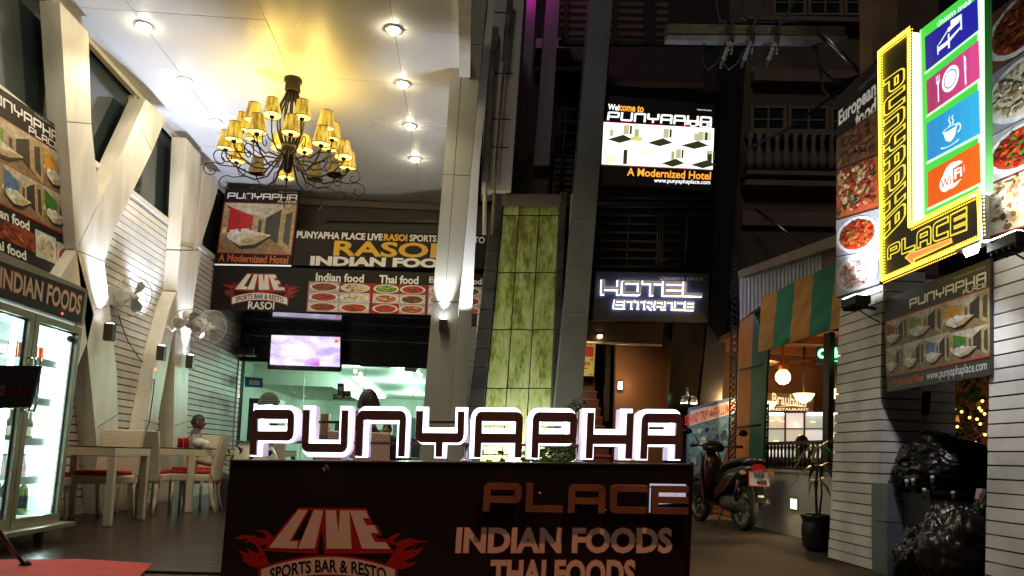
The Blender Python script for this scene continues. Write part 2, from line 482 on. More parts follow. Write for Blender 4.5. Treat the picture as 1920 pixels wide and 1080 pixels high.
# ================================================================== SETTING
g = MB(); g.bb((-40, -12, -.3), (40, 60, 0), M_asph); S(g, 'ground')
fl = MB(); fl.bb((-4.2, 4.9, 0), (-.28, 14.0, .006), M_dark); flo = S(fl, 'restaurant_floor')
y = 4.9; k = 0
while y < 13.95:
    cuts = sorted([-4.15] + [(-4.15 + ((k * .73) % 1.3) + 1.3 * j) for j in range(4)] + [-.3])
    cuts = [c for c in cuts if -4.15 <= c <= -.3]
    for a, b in zip(cuts[:-1], cuts[1:]):
        if b - a < .05: continue
        q = MB(); q.bb((a + .0015, y + .0015, .006), (b - .0015, y + .1685, .018 + random.uniform(0, .0006)), M_wood); q.build('plank', flo)
    y += .17; k += 1
FZ = .019

# ceiling of glossy panels
cx_ = [-4.2, -3.455, -2.16, -.88, -.22]; cy_ = [4.6, 5.07, 6.19, 7.31, 8.43, 9.55, 10.66, 11.7, 12.62]
ce = MB(); ce.bb((-4.25, 4.6, 5.11), (-.1, 12.7, 5.2), M_dark); ceo = S(ce, 'ceiling')
for i in range(4):
    for j in range(8):
        q = MB(); q.bb((cx_[i] + .003, cy_[j] + .003, 5.085 + random.uniform(0, .003)), (cx_[i + 1] - .003, cy_[j + 1] - .003, 5.11), M_ceil)
        o = q.build('ceiling_panel', ceo)
fa = MB(); fa.bb((-.22, 4.6, 4.98), (-.1, 12.7, 5.11), M_clad); fa.build('edge_trim', ceo)
# ================================================================== LEFT WALL
XW = -4.16
lw = T('slat_wall', 'long white slatted wall on the left side of the open restaurant, tall dark windows above it', 'wall', (XW, 9, 0))
q = MB(); q.bb((XW - .25, 4.0, 0), (XW - .03, 14.3, 3.80), M_dark); q.build('backing', lw)
q = MB(); q.bb((XW - .03, 4.0, 0), (XW + .012, 14.0, .115), M_slat); q.build('skirting', lw)
z = .122
while z < 3.77:
    for a, b in ((4.6, 8.62), (8.625, 10.93), (10.935, 13.98)):
        q = MB(); q.bb((XW - .03, a, z), (XW, b, z + .0715 + random.uniform(-.001, .001)), M_slat); q.build('slat', lw)
    z += .0868
q = MB(); q.bb((XW - .05, 4.0, 3.795), (XW + .03, 13.0, 3.86), M_frame); q.build('sill', lw)
q = MB(); q.bb((XW - .05, 4.0, 5.03), (XW + .015, 12.62, 5.083), M_frame); q.build('top_rail', lw)
for a, b in ((4.0, 7.35), (7.4, 9.05), (9.1, 10.47), (10.5, 11.6), (11.65, 12.6)):
    q = MB(); q.bb((XW - .12, a, 3.86), (XW - .09, b, 5.03), M_wglass); q.build('window_pane', lw)
q = MB(); q.bb((XW - .25, 4.0, 3.80), (XW - .13, 13, 5.2), M_dark); q.build('window_backing', lw)
for a in (7.37, 9.08, 10.48, 11.62):
    q = MB(); q.bb((XW - .12, a - .02, 3.86), (XW - .02, a + .02, 5.03), M_frame); q.build('mullion', lw)
# corner trim where the wall meets the shopfront
q = MB(); q.tube([(XW + .01, 13.75, .1), (XW + .01, 13.75, 2.4)], .012, M_frame); q.build('corner_conduit', lw)

# Y-shaped clad columns leaning along the wall
XC = -3.97
def colpoly(px): return [onX(a, b, XC) for a, b in px]
def clad(thing, name, px):
    q = MB(); q.slab(colpoly(px), (-.185, 0, 0), M_clad); return q.build(name, thing, bevel=.004)
def joint(thing, pts):
    q = MB(); q.tube([onX(a, b, XC + .001) for a, b in pts], .0035, M_joint, 4); q.build('joint', thing)
c1 = T('leaning_column', 'cream clad Y-shaped column nearest the fridge, forking up to the ceiling', 'column', tuple(onX(205, 962, XC)), group='clad columns along the left wall')
clad(c1, 'arm', [(112, 3), (166, 62), (171, 230), (185.5, 372), (185, 380), (143, 467), (127, 250)])
clad(c1, 'arm', [(273, 186), (311, 221), (286, 282), (217, 425), (196, 489), (144, 468.5), (186, 381)])
clad(c1, 'stem', [(143.5, 470), (195.5, 491), (207, 590), (219, 700), (222, 825), (228, 959), (190, 967), (180, 820), (163, 640)])
joint(c1, [(178, 580), (200, 574)]); joint(c1, [(183, 801), (219, 778)]); joint(c1, [(126, 228), (171, 232)]); joint(c1, [(258, 229), (285, 283)])
c2 = T('leaning_column', 'cream clad X-shaped column behind the wall fans, farther back along the slatted wall', 'column', tuple(onX(335, 940, XC)), group='clad columns along the left wall')
clad(c2, 'arm', [(348, 258), (376, 290), (371, 400), (365, 468), (338, 468), (342, 400)])
clad(c2, 'arm', [(384, 310), (411, 345), (400, 385), (378, 455), (366, 468.5), (372, 400)])
clad(c2, 'stem', [(338, 470), (378, 470), (363, 560), (357, 640), (353, 700), (350, 830), (348, 938), (322, 942), (325, 820), (328, 660), (332, 547), (331, 545), (333, 520)])
clad(c2, 'leg', [(330.5, 547), (330, 610), (322, 640), (292, 808), (275, 950), (244, 955), (267, 822), (297, 663), (318, 580)])
joint(c2, [(338, 459), (364, 466)]); joint(c2, [(265, 787), (297, 795)]); joint(c2, [(327, 799), (350, 791)])

# fan / wall lamp helpers
M_lampb = mat('bronze_lamp_body', (.10, .075, .055), .4, metal=.7)
M_lampw = em('uplight_lens', (.86, .9, 1.), 38)
def uplight(px, py, xc, label, e=210):
    p = onX(px, py, xc)
    t = T('wall_uplight', label, 'wall lamp', tuple(p), group='small bronze uplights on the columns')
    q = MB(); q.bb(p + (-.05, -.045, -.10), p + (.045, .045, .085), M_lampb); q.build('housing', t, bevel=.006)
    q = MB(); q.lathe([(.034, .086), (.034, .090)], p, M_lampw, 12); q.build('lens', t)
    lamp('uplight_beam', 'SPOT', p + (0, 0, .10), e, (.78, .85, 1.), t, .025, p + (-.07, 0, 1.2), 74, .6)
    return t
uplight(206, 622, -3.84, 'bronze uplight on the column stem beside the fridge, below the first fan')
uplight(303, 661, -3.86, 'bronze uplight on the slanting white leg, under the middle fan')
uplight(357, 677, -3.88, 'bronze uplight on the slats right of the second column, under the far fan')

# back dark strip above signs, header walls
YS = 12.1; YG = 13.85
bw = T('upper_wall', 'dark recessed wall above the food signboards at the back', 'wall', (-2, 12.7, 3.0))
q = MB(); q.bb((-4.2, 12.62, 3.0), (.9, 12.75, 5.11), mat('dark_brown_wall', (.035, .026, .022), .5, var=.2)); q.build('wall_face', bw)
q = MB(); f_ = [onY(a, b, 12.55) for a, b in ((612, 408), (830, 412), (830, 418), (612, 414))]; q.slab(f_, (0, .05, 0), M_black); q.build('beam', bw)
q = MB(); f_ = [onY(a, b, 12.57) for a, b in ((560, 372), (830, 384), (830, 395), (560, 383))]; q.slab(f_, (0, .05, 0), mat('taupe_trim', (.12, .10, .09), .5)); q.build('trim', bw)
# glossy soffit under the signboards
so_ = T('soffit', 'glossy black soffit between signboards and shopfront', 'soffit', (-2, 13, 2.95))
q = MB(); q.bb((-4.14, 12.13, 2.985), (.35, 13.9, 3.06), mat('black_gloss_panel', (.012, .012, .016), .07, spec=.8)); q.build('panel', so_)
# shopfront header and glass
hd = T('shopfront', 'frameless glass shopfront under a charcoal header, bright room behind', 'shopfront', (-2, YG, 0))
M_head = mat('charcoal_header', (.022, .022, .027), .28, var=.1)
q = MB(); q.bb((-4.15, YG, 2.40), (-.2, YG + .12, 2.98), M_head); q.build('header', hd)
q = MB(); q.bb((-4.15, YG - .02, 2.36), (-.2, YG + .10, 2.40), M_black); q.build('header_rail', hd)
q = MB(); q.bb((-4.15, YG - .012, 2.83), (-.5, YG - .002, 2.842), M_steel); q.build('conduit', hd)
M_sg = glass('shop_glass', (.82, 1, .93), .9)
xs = [-4.14, -2.98, -1.87, -.98, -.22]
for a, b in zip(xs[:-1], xs[1:]):
    q = MB(); q.bb((a + .004, YG + .02, .02), (b - .004, YG + .032, 2.36), M_sg); q.build('glass_panel', hd)
for a in xs[1:4]:
    q = MB(); q.bb((a - .0035, YG + .018, .02), (a + .0035, YG + .034, 2.36), mat('glass_edge', (.5, .7, .62), .3)); q.build('glass_edge', hd)
q = MB(); q.bb((-1.16, YG - .015, 2.29), (-.94, YG + .045, 2.36), M_steel); q.build('door_closer', hd)
q = MB(); q.tube([(-1.95, YG - .04, .75), (-1.95, YG - .04, 1.55)], .016, M_black); q.build('door_handle', hd)
# stickers on the glass
st = Print('Y', YG + .015, (0, -1, 0))
f = st.fr((459, 706), (493, 709), (493, 727), (459, 725)); st.rect(f, 0, 0, 1, 1, ink(30, 110, 190), 1); st.rect(f, .25, .35, .8, .75, ink(225), 2); st.text(f, 'AQUA', ink(30, 60, 120), 3, .01, (.3, .42, .75, .68))
st.build('sticker', hd)
st = Print('Y', YG + .015, (0, -1, 0))
f = st.fr((633, 719), (645, 719), (645, 748), (633, 748)); st.rect(f, 0, 0, 1, 1, ink(16), 1); st.rect(f, .2, .2, .8, .5, ink(150), 2); st.rect(f, .2, .6, .8, .85, ink(120), 2)
f = st.fr((625, 739), (644, 739), (644, 749), (625, 749)); st.rect(f, 0, 0, 1, 1, ink(14, 16, 30), 3); st.text(f, 'VISA', ink(220), 4, .03, (.1, .2, .9, .8))
f = st.fr((645, 733), (658, 733), (658, 749), (645, 749)); st.rect(f, 0, 0, 1, 1, ink(18), 1); st.rect(f, .12, .15, .88, .45, ink(70, 80, 90), 2); st.rect(f, .12, .6, .45, .9, ink(190), 2); st.rect(f, .55, .6, .9, .9, ink(190), 2)
st.build('card_sticker', hd)
st = Print('Y', YG + .015, (0, -1, 0))
f = st.fr((483, 735), (526, 735), (526, 760), (483, 760)); st.ell(f, .5, 1., .5, 1., ink(190, 200, 190), 1, 20, math.pi, 2 * math.pi)
for k in range(4): st.rect(f, .2 - .03 * k, .35 + .16 * k, .8 + .03 * k, .42 + .16 * k, ink(110), 2)
st.build('round_notice', hd)

# the room behind the glass
M_rw = mat('pale_green_wall', (.60, .66, .57), .6, var=.08)
M_rc = mat('pale_green_ceiling', (.64, .70, .61), .55)
rm = T('back_room', 'pale green dining room behind the glass shopfront', 'room', (-2, 16, 0))
q = MB(); q.bb((-4.6, 25.0, 0), (.4, 25.1, 2.55), M_rw); q.build('wall_back', rm)
q = MB(); q.bb((-4.7, YG + .12, 0), (-4.6, 25.0, 2.55), M_rw); q.bb((.4, YG + .12, 0), (.5, 25.0, 2.55), M_rw); q.build('wall_side', rm)
q = MB(); q.bb((-4.7, YG + .12, 2.55), (.5, 25.1, 2.65), M_rc); q.build('room_ceiling', rm)
q = MB(); q.bb((-4.6, 16.3, 2.15), (-2.9, 21, 2.54), M_rc); q.build('bulkhead', rm)
q = MB(); q.bb((-3.4, 17.2, 0), (-.9, 17.8, 1.12), mat('dark_counter', (.05, .035, .03), .4)); q.build('counter', rm)
M_tubeL = em('fluorescent_tube', (.9, 1., .95), 14)
q = MB(); q.slab([onZ(a, b, 2.53) for a, b in ((661, 708), (684, 709), (722, 745), (711, 745.5))], (0, 0, -.03), M_tubeL); q.build('fluorescent_fitting', rm)
lamp('room_light', 'POINT', (-1.6, 18.5, 2.1), 150, (.86, 1., .88), rm, .25)
lamp('room_light', 'POINT', (-2.4, 15.4, 2.2), 70, (.90, 1., .88), rm, .2)
lamp('room_light', 'POINT', (-1.6, 22.5, 2.1), 120, (.86, 1., .88), rm, .25)
q = MB()
for px, py in ((666, 696), (676, 701), (784, 698), (789, 704)):
    p = onY(px, py, 15.2); q.ball(p, .035, em('warm_bulb', (1., .8, .45), 25), 8, 6)
q.build('ceiling_bulb', rm)
q = MB()
for i in range(7):
    xx = -3.3 + i * .33; q.bb((xx, 17.3, 1.12), (xx + .18, 17.6, 1.12 + random.uniform(.15, .5)), ink(*random.choice([(190, 190, 185), (60, 60, 60), (150, 60, 50), (120, 150, 150)])))
q.build('counter_ware', rm)
q = MB(); q.bb((-3.9, 24.9, .3), (-3.2, 24.98, 2.0), mat('dark_doorway', (.03, .02, .02), .5)); q.bb((-.75, 24.9, .2), (0, 24.97, 2.05), mat('brown_door', (.1, .06, .04), .5)); q.build('door', rm)
q = MB(); q.bb((-3.06, 24.92, 1.25), (-2.3, 24.98, 1.75), ink(200, 190, 175)); q.build('picture', rm)
# small side cabinet at the left end (dark with lit panes)
q = MB(); q.bb((-4.1, 14.4, 0), (-3.55, 14.9, 1.72), mat('dark_cabinet', (.03, .02, .03), .4)); q.build('cabinet', rm)
q = MB(); q.bb((-4.0, 14.37, 1.35), (-3.65, 14.395, 1.62), em('cabinet_glow', (.85, .8, 1.), 2.5)); q.bb((-3.98, 14.37, .95), (-3.65, 14.395, 1.2), em('cabinet_glow', (.85, .8, 1.), 2.0)); q.build('lit_pane', rm)

# television
tv = T('television', 'flat television on a bracket showing a pale violet scene', 'television', tuple(onY(570, 694, 13.5)))
tvp = Print('Y', 13.5, (0, -1, 0))
q = MB(); q.slab([onY(a, b, 13.505) for a, b in ((504, 624), (641, 629), (640, 697), (501, 692))], (0, .08, 0), M_black); q.build('casing', tv, bevel=.006)
m, t, b = _nt('tv_picture'); nz = t.nodes.new('ShaderNodeTexNoise'); nz.inputs['Scale'].default_value = 2.2; nz.inputs['Detail'].default_value = 6; nz.inputs['Distortion'].default_value = 1.2
gm = t.nodes.new('ShaderNodeNewGeometry'); mp = t.nodes.new('ShaderNodeMapping'); mp.inputs['Scale'].default_value = (1, 1, 2.5); mp.inputs['Rotation'].default_value = (0, .35, 0)
t.links.new(gm.outputs['Position'], mp.inputs[0]); t.links.new(mp.outputs[0], nz.inputs['Vector'])
rp = t.nodes.new('ShaderNodeValToRGB'); rp.color_ramp.elements[0].position = .32; rp.color_ramp.elements[1].position = .62
rp.color_ramp.elements[0].color = (.50, .36, .80, 1); rp.color_ramp.elements[1].color = (.93, .87, 1, 1)
t.links.new(nz.outputs[0], rp.inputs[0]); t.links.new(rp.outputs[0], b.inputs['Emission Color']); b.inputs['Emission Strength'].default_value = 1.25; b.inputs['Base Color'].default_value = (.02, .02, .02, 1)
M_tv = m
f = tvp.fr((509, 628), (638, 632), (637, 688), (506, 684)); tvp.rect(f, 0, 0, 1, 1, M_tv, 1)
tvp.q(f, [(.5, .98), (.49, .86), (.55, .76), (.63, .72), (.7, .72), (.72, .98)], lit(214, 170, 240, 1.15), 2); tvp.q(f, [(.56, .98), (.58, .86), (.66, .8), (.70, .82), (.71, .98)], lit(206, 140, 226, 1.15), 3); tvp.q(f, [(.61, .98), (.63, .92), (.69, .9), (.7, .98)], lit(210, 95, 190, 1.1), 4)
tvp.q(f, [(.905, .09), (.965, .09), (.985, .14), (.955, .2), (.91, .2), (.925, .14)], lit(250, 120, 30, 1.2), 2)
tvp.build('screen', tv)
q = MB(); q.tube([(-2.95, 13.58, 2.6), (-2.95, 13.84, 2.6)], .03, M_black); q.build('bracket', tv)
# projector / spot clamp at the corner of the soffit
pj = T('projector', 'black spotlight fixture hanging in the corner left of the television', 'spotlight', tuple(onY(464, 650, 13.4)))
p = onY(462, 660, 13.4); q = MB(); q.bb(p + (-.16, -.12, -.07), p + (.16, .12, .07), M_black); q.build('body', pj, bevel=.02)
q = MB(); q.lathe([(.05, 0), (.06, .06)], p + (.02, -.12, 0), M_blackm, 12, (0, -1, 0)); q.build('lens', pj)
q = MB(); q.tube([p + (0, 0, .07), p + (.0, .0, .45)], .025, M_black); q.bb(p + (-.05, -.05, .2), p + (.08, .05, .32), M_black); q.build('hanger', pj)
# ================================================================== BACK SIGNBOARDS (plane Y = 12.1)
def board(name, label, cat, axis, c, nrm, quad, back, m, group=None):
    P = Print(axis, c, nrm); pts = [ON[axis](a, b, c) for a, b in quad]
    t = T(name, label, cat, tuple(sum(pts) / 4), group=group)
    q = MB(); q.slab(pts, tuple(-np.array(nrm, float) * back), m); q.build('panel', t)
    return t, P
WHT = ink(248, 247, 245); RED = ink(175, 25, 22); BLK = ink(24, 18, 17); ORG = ink(222, 110, 55); GOLD = ink(242, 186, 48)
TH = 'ปุณยภา เพลส'; TH2 = 'ห้างหุ้นส่วนจำกัด ปุณโฮม'
# --- live logo shapes, in the frame 435..1385 x 470..1000 measured off the big sign
LIVE = [[(668, 482), (740, 484), (600, 728), (668, 730), (652, 787), (435, 780)],
        [(790, 485), (862, 486), (795, 785), (662, 787)],
        [(880, 487), (960, 487), (980, 670), (993, 488), (1065, 488), (1083, 788), (887, 788)],
        [(1068, 488), (1195, 490), (1222, 552), (1172, 548), (1196, 603), (1262, 604), (1292, 667), (1232, 664), (1264, 735), (1352, 738), (1385, 790), (1165, 788)]]
LIVE_RED = [[(665, 466), (1200, 472), (1250, 598), (1285, 604), (1322, 682), (1275, 684), (1290, 710), (1350, 712), (1420, 822), (860, 830), (848, 620), (812, 830), (390, 802)]]
LIVE_HOLE = [[(752, 486), (776, 486), (690, 716), (625, 712)], [(852, 640), (872, 835), (815, 835)]]
FLAMES = [[(470, 700), (440, 660), (390, 640), (330, 645), (400, 665), (415, 695), (385, 715), (310, 685), (230, 680), (160, 712), (260, 712), (330, 745), (360, 800), (385, 840), (370, 870), (300, 845), (255, 820), (195, 795), (235, 845), (235, 885), (290, 925), (350, 935), (440, 905), (390, 800), (350, 745), (440, 760)],
          [(1350, 730), (1380, 695), (1430, 670), (1475, 668), (1440, 690), (1405, 730), (1440, 745), (1490, 715), (1540, 705), (1600, 722), (1690, 735), (1580, 745), (1500, 775), (1480, 830), (1540, 815), (1600, 790), (1650, 765), (1615, 820), (1560, 860), (1490, 885), (1540, 900), (1600, 885), (1555, 920), (1500, 945), (1440, 950), (1345, 915), (1410, 825), (1440, 770), (1400, 750)]]
BAND = (360, 1440)
def live_logo(P, fn, l=1, cream=WHT, red=RED, resto=None):
    """fn maps logo coordinates to photograph pixels"""
    g = lambda pts: [fn(*p) for p in pts]
    import mathutils.geometry as mg
    def fillp(pts, m, ll):
        pts = [P.P(*p, ll) for p in g(pts)]
        tri = mg.tessellate_polygon([[Vector(p) for p in pts]])
        P.add(pts, [tuple(t) for t in tri], m)
    dr = ink(120, 24, 18) if red is RED else red
    for fl_ in FLAMES: fillp(fl_, dr, l)
    for fl_ in FLAMES:
        c = np.mean(np.array(fl_), 0); fillp([tuple(c * .45 + np.array(p) * .55) for p in fl_], red, l + .5)
    for a in LIVE_RED: fillp(a, red, l + 1)
    for a in LIVE_HOLE: fillp(a, BLK, l + 2)
    for a in LIVE: fillp(a, cream, l + 3)
    # banner band: arch
    def arch(s, t): # s 0..1 across, t 0 top..1 bottom
        x = 355 + s * 1090; k = (s - .5) * 2
        return x, 852 + 105 * k * k + t * 135 - 8 * t * k * k
    N = 16
    for i in range(N):
        a, b = i / N, (i + 1) / N
        P.px([fn(*arch(a, -.13)), fn(*arch(b, -.13)), fn(*arch(b, 1.12)), fn(*arch(a, 1.12))], red, l + 4)
        P.px([fn(*arch(a * .96 + .02, 0)), fn(*arch(b * .96 + .02, 0)), fn(*arch(b * .96 + .02, 1)), fn(*arch(a * .96 + .02, 1))], cream, l + 5)
    P.warp(lambda a, b: fn(*arch(.085 + .83 * a, .86 - .70 * b)), 'SPORTS BAR & RESTO', BLK, l + 6, .025)
    # ribbon tails
    for sx in (0, 1):
        x0 = 355 if sx == 0 else 1445; d = 1 if sx == 0 else -1
        P.px([fn(x0, 960), fn(x0 + 95 * d, 940), fn(x0 + 75 * d, 1060), fn(x0 + 30 * d, 1120), fn(x0 + 42 * d, 1050)], red, l + 3.5)

# room poster
t, P = board('hotel_poster', 'dark poster with a red bedroom photo and orange words A Modernized Hotel', 'poster', 'Y', 12.06, (0, -1, 0), [(423, 353), (563, 357), (546, 498), (402, 493)], .05, M_board)
P.c -= .003
f = P.fr((423, 353), (563, 357), (546, 498), (402, 493))
P.logo(f, 'PUNYAPHA', WHT, 1, .2, 1.15, .12, (.04, .055, .97, .135)); P.logo(f, 'PLACE', WHT, 1, .2, 1.15, .14, (.72, .145, .97, .175)); P.text(f, TH2, ink(190), 1, 0, (.72, .015, .97, .04))
P.rect(f, .015, .185, .985, .865, RED, 1); room(P, f, (190, 28, 38), .025, .195, .975, .855, 2)
P.text(f, 'A Modernized Hotel', ORG, 1, .02, (.05, .88, .95, .975)); P.build('print', t)
# RASOI banner
QR = [(553.7, 429.6), (911, 441), (906, 504), (546.7, 497)]
t, P = board('restaurant_banner', 'wide black banner reading RASOI in gold above INDIAN FOOD', 'signboard', 'Y', 12.09, (0, -1, 0), QR, .05, M_board)
P.c -= .003
f = P.fr(*QR)
P.text(f, 'PUNYAPHA PLACE LIVE', WHT, 1, .04, (.012, .06, .455, .24)); P.text(f, 'RASOI', GOLD, 1, .04, (.445 + .02, .06, .585, .24)); P.text(f, 'SPORTS BAR & RESTO', WHT, 1, .03, (.60, .06, .995, .24))
P.text(f, 'RASOI', GOLD, 1, .03, (.215, .30, .74, .70)); P.text(f, 'INDIAN FOOD', WHT, 1, .055, (.10, .75, .84, .985)); P.build('print', t)
# LIVE banner with dishes
QL = [(402, 497), (911, 515), (908, 594), (394, 580)]
t, P = board('sports_bar_banner', 'wide black banner with LIVE flame logo and rows of dish photographs', 'signboard', 'Y', 12.1, (0, -1, 0), QL, .06, M_board)
q = MB(); q.tube([onY(403, 496, 12.05), onY(546, 498.5, 12.05)], .012, em('white_edge_strip', (1, .98, .95), .6)); q.build('top_strip', t)
P.c -= .003
sx, sy = 340 / 950 / 3.623, 103 / 300 / 3.623
live_logo(P, lambda x, y: (390 + 185 / 3.623 + (x - 435) * sx, 480 + 122 / 3.623 + (y - 482) * sy + (x - 435) * .0012), 1)
f = P.fr(*QL)
P.text(f, 'RASOI', WHT, 2, .02, (.135, .80, .228, .965))
for w, a, b in (('Indian food', .372, .546), ('Thai food', .605, .748), ('European food', .79, .985)): P.text(f, w, WHT, 2, .03, (a, .10, b, .28))
kinds = [('curry', 'crust'), ('red', 'pale'), ('curry', 'red')], [('green', 'red'), ('mixed', 'brown'), ('red', 'mixed')], [('pizza', 'brown'), ('pizza', 'red'), ('pasta', 'mixed')]
for c, (x0, x1) in enumerate(((.345, .577), (.58, .782), (.785, .99))):
    P.rect(f, x0, .30, x1, .99, RED, 1)
    for r in range(3):
        for s in range(2):
            w = (x1 - x0 - .006) / 2
            food(P, f, kinds[c][r][s], random.choice([(205, 205, 210), (180, 185, 190), (150, 30, 25)]), x0 + .004 + s * w, .30 + r * .23, x0 + .002 + (s + 1) * w, .523 + r * .23, 2, nb=26)
P.build('print', t)

# ================================================================== MAIN FRONT COLUMN
ct = T('front_column', 'tall pale clad column at the open front corner of the restaurant', 'column', tuple(onY(818, 858, 8.0)))
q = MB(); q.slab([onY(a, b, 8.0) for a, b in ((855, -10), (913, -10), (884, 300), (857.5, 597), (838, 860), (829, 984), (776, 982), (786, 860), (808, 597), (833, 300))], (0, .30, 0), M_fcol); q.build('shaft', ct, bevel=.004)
q = MB()
for a, b in (((883, 0), (868, 100)), ((868, 100), (832, 590))): q.tube([onY(*a, 7.999), onY(*b, 7.999)], .003, M_joint, 4)
for a, b in (((854, 82), (902, 84)), ((830.5, 327), (881, 329)), ((812, 566), (861, 567))): q.tube([onY(*a, 7.999), onY(*b, 7.999)], .003, M_joint, 4)
q.build('joint', ct)
q = MB(); q.slab([onY(a, b, 7.94) for a, b in ((853, -10), (868, -10), (867, 51), (855, 50))], (0, .05, 0), M_cladw); q.build('drop_panel', ct)
pst = T('rear_post', 'slim bright white post just behind the front column', 'column', tuple(onY(850, 858, 8.6)))
q = MB(); q.slab([onY(a, b, 8.6) for a, b in ((917, -10), (929, -10), (911, 180), (899, 310), (884, 600), (868, 862), (857, 975), (827, 974), (838, 862), (858, 560), (884, 290), (905, 100))], (0, .12, 0), M_cladw); q.build('shaft', pst, bevel=.003)
p = onY(831, 607, 7.93)
ul = T('column_uplight', 'bronze cylinder uplight glaring on the front column', 'wall lamp', tuple(p))
q = MB(); q.bb(p + (-.045, -.04, -.085), p + (.045, .065, .05), M_lampb); q.build('housing', ul, bevel=.012)
q = MB(); q.lathe([(.036, .051), (.036, .055)], p, M_lampw, 12); q.build('lens', ul)
lamp('uplight_beam', 'SPOT', p + (0, 0, .065), 110, (.86, .91, 1.), ul, .025, p + (0, .12, 1.3), 46, .7)
lamp('side_beam', 'SPOT', p + (.2, .35, .05), 90, (.9, .94, 1.), ul, .03, p + (.2, .72, 1.2), 70, .5)

# ceiling downlights
M_dl = em('downlight_lens', (1., .86, .55), 150); M_ring = mat('white_ring', (.8, .8, .78), .3)
rows = [(-3.455, (5.3, 6.42, 7.554, 8.679, 9.786)), (-.885, (6.19, 7.309, 8.428, 9.551, 10.659))]
words = {(0, 2): 'nearest the top edge above the leaning columns', (0, 3): 'second, between the window wall and chandelier', (0, 4): 'third, just left of the chandelier shades', (1, 1): 'nearest the front column at the top', (1, 2): 'second in the row right of the chandelier', (1, 3): 'third in the row right of the chandelier', (1, 4): 'farthest in the row right of the chandelier'}
for i, (xx, ys_) in enumerate(rows):
    for j, yy in enumerate(ys_):
        if (i, j) not in words: words[(i, j)] = ('foremost' if j == 0 else 'next to the foremost') + ' in the row by the ' + ('window wall' if i == 0 else 'front column')
        t = T('downlight', 'bright round ceiling downlight, ' + words[(i, j)], 'ceiling light', (xx, yy, 5.085), group='recessed ceiling downlights')
        q = MB(); q.lathe([(.085, 0), (.085, -.012), (.062, -.016), (.06, 0)], (xx, yy, 5.085), M_ring, 24, caps=False); q.build('ring', t)
        q = MB(); q.lathe([(.055, -.008), (.05, -.03), (.03, -.046), (.0, -.052)], (xx, yy, 5.085), M_dl, 20, caps=False); q.build('lens', t)
        lamp('downlight_beam', 'SPOT', (xx, yy, 5.05), 185, (1., .88, .68), t, .05, (xx, yy, 0), 120, .7)

# ================================================================== CHANDELIER
CHX, CHY = -2.157, 8.5
ch = T('chandelier', 'wrought iron chandelier with yellow pleated shades hanging from the ceiling', 'chandelier', (CHX, CHY, 5.085))
C3 = Vector((CHX, CHY, 0))
m, t_, b = _nt('pleated_yellow_silk')
gm = t_.nodes.new('ShaderNodeTexCoord'); nz = t_.nodes.new('ShaderNodeTexNoise'); nz.inputs['Scale'].default_value = 34
mp = t_.nodes.new('ShaderNodeMapping'); mp.inputs['Scale'].default_value = (1, 1, .12)
t_.links.new(gm.outputs['Object'], mp.inputs[0]); t_.links.new(mp.outputs[0], nz.inputs['Vector'])
rp = t_.nodes.new('ShaderNodeValToRGB'); rp.color_ramp.elements[0].position = .36; rp.color_ramp.elements[1].position = .60
rp.color_ramp.elements[0].color = (.34, .15, .006, 1); rp.color_ramp.elements[1].color = (1., .70, .06, 1)
t_.links.new(nz.outputs[0], rp.inputs[0]); t_.links.new(rp.outputs[0], b.inputs['Emission Color']); b.inputs['Emission Strength'].default_value = .8
b.inputs['Base Color'].default_value = (.16, .09, .008, 1); b.inputs['Roughness'].default_value = .6
M_shade = m
M_shadedk = mat('unlit_pleated_silk', (.07, .05, .02), .6, var=.4, vscale=30)
M_trim = mat('shade_trim', (.25, .13, .03), .6)
M_bulb = em('shade_mouth_glow', (1., .78, .18), 2.6)
q = MB(); q.lathe([(.001, 0), (.10, 0), (.105, -.03), (.085, -.05), (.09, -.14), (.06, -.16)], C3 + Vector((0, 0, 5.085)), M_iron, 20); q.build('canopy', ch)
q = MB()
for k in range(14):
    a = 6.283 * k / 14; cs, sn = math.cos(a), math.sin(a)
    q.tube([C3 + Vector((r * cs, r * sn, z)) for r, z in ((.06, 4.93), (.085, 4.85), (.135, 4.72), (.155, 4.6), (.14, 4.46), (.10, 4.34), (.07, 4.27))], .010, M_iron, 5)
q.build('cage', ch)
q = MB(); q.lathe([(.055, 4.95), (.02, 4.8), (.02, 4.3), (.085, 4.30), (.09, 4.24), (.07, 4.16), (.055, 4.12), (.05, 3.99), (.03, 3.965)], C3, M_iron, 14); q.build('stem', ch)
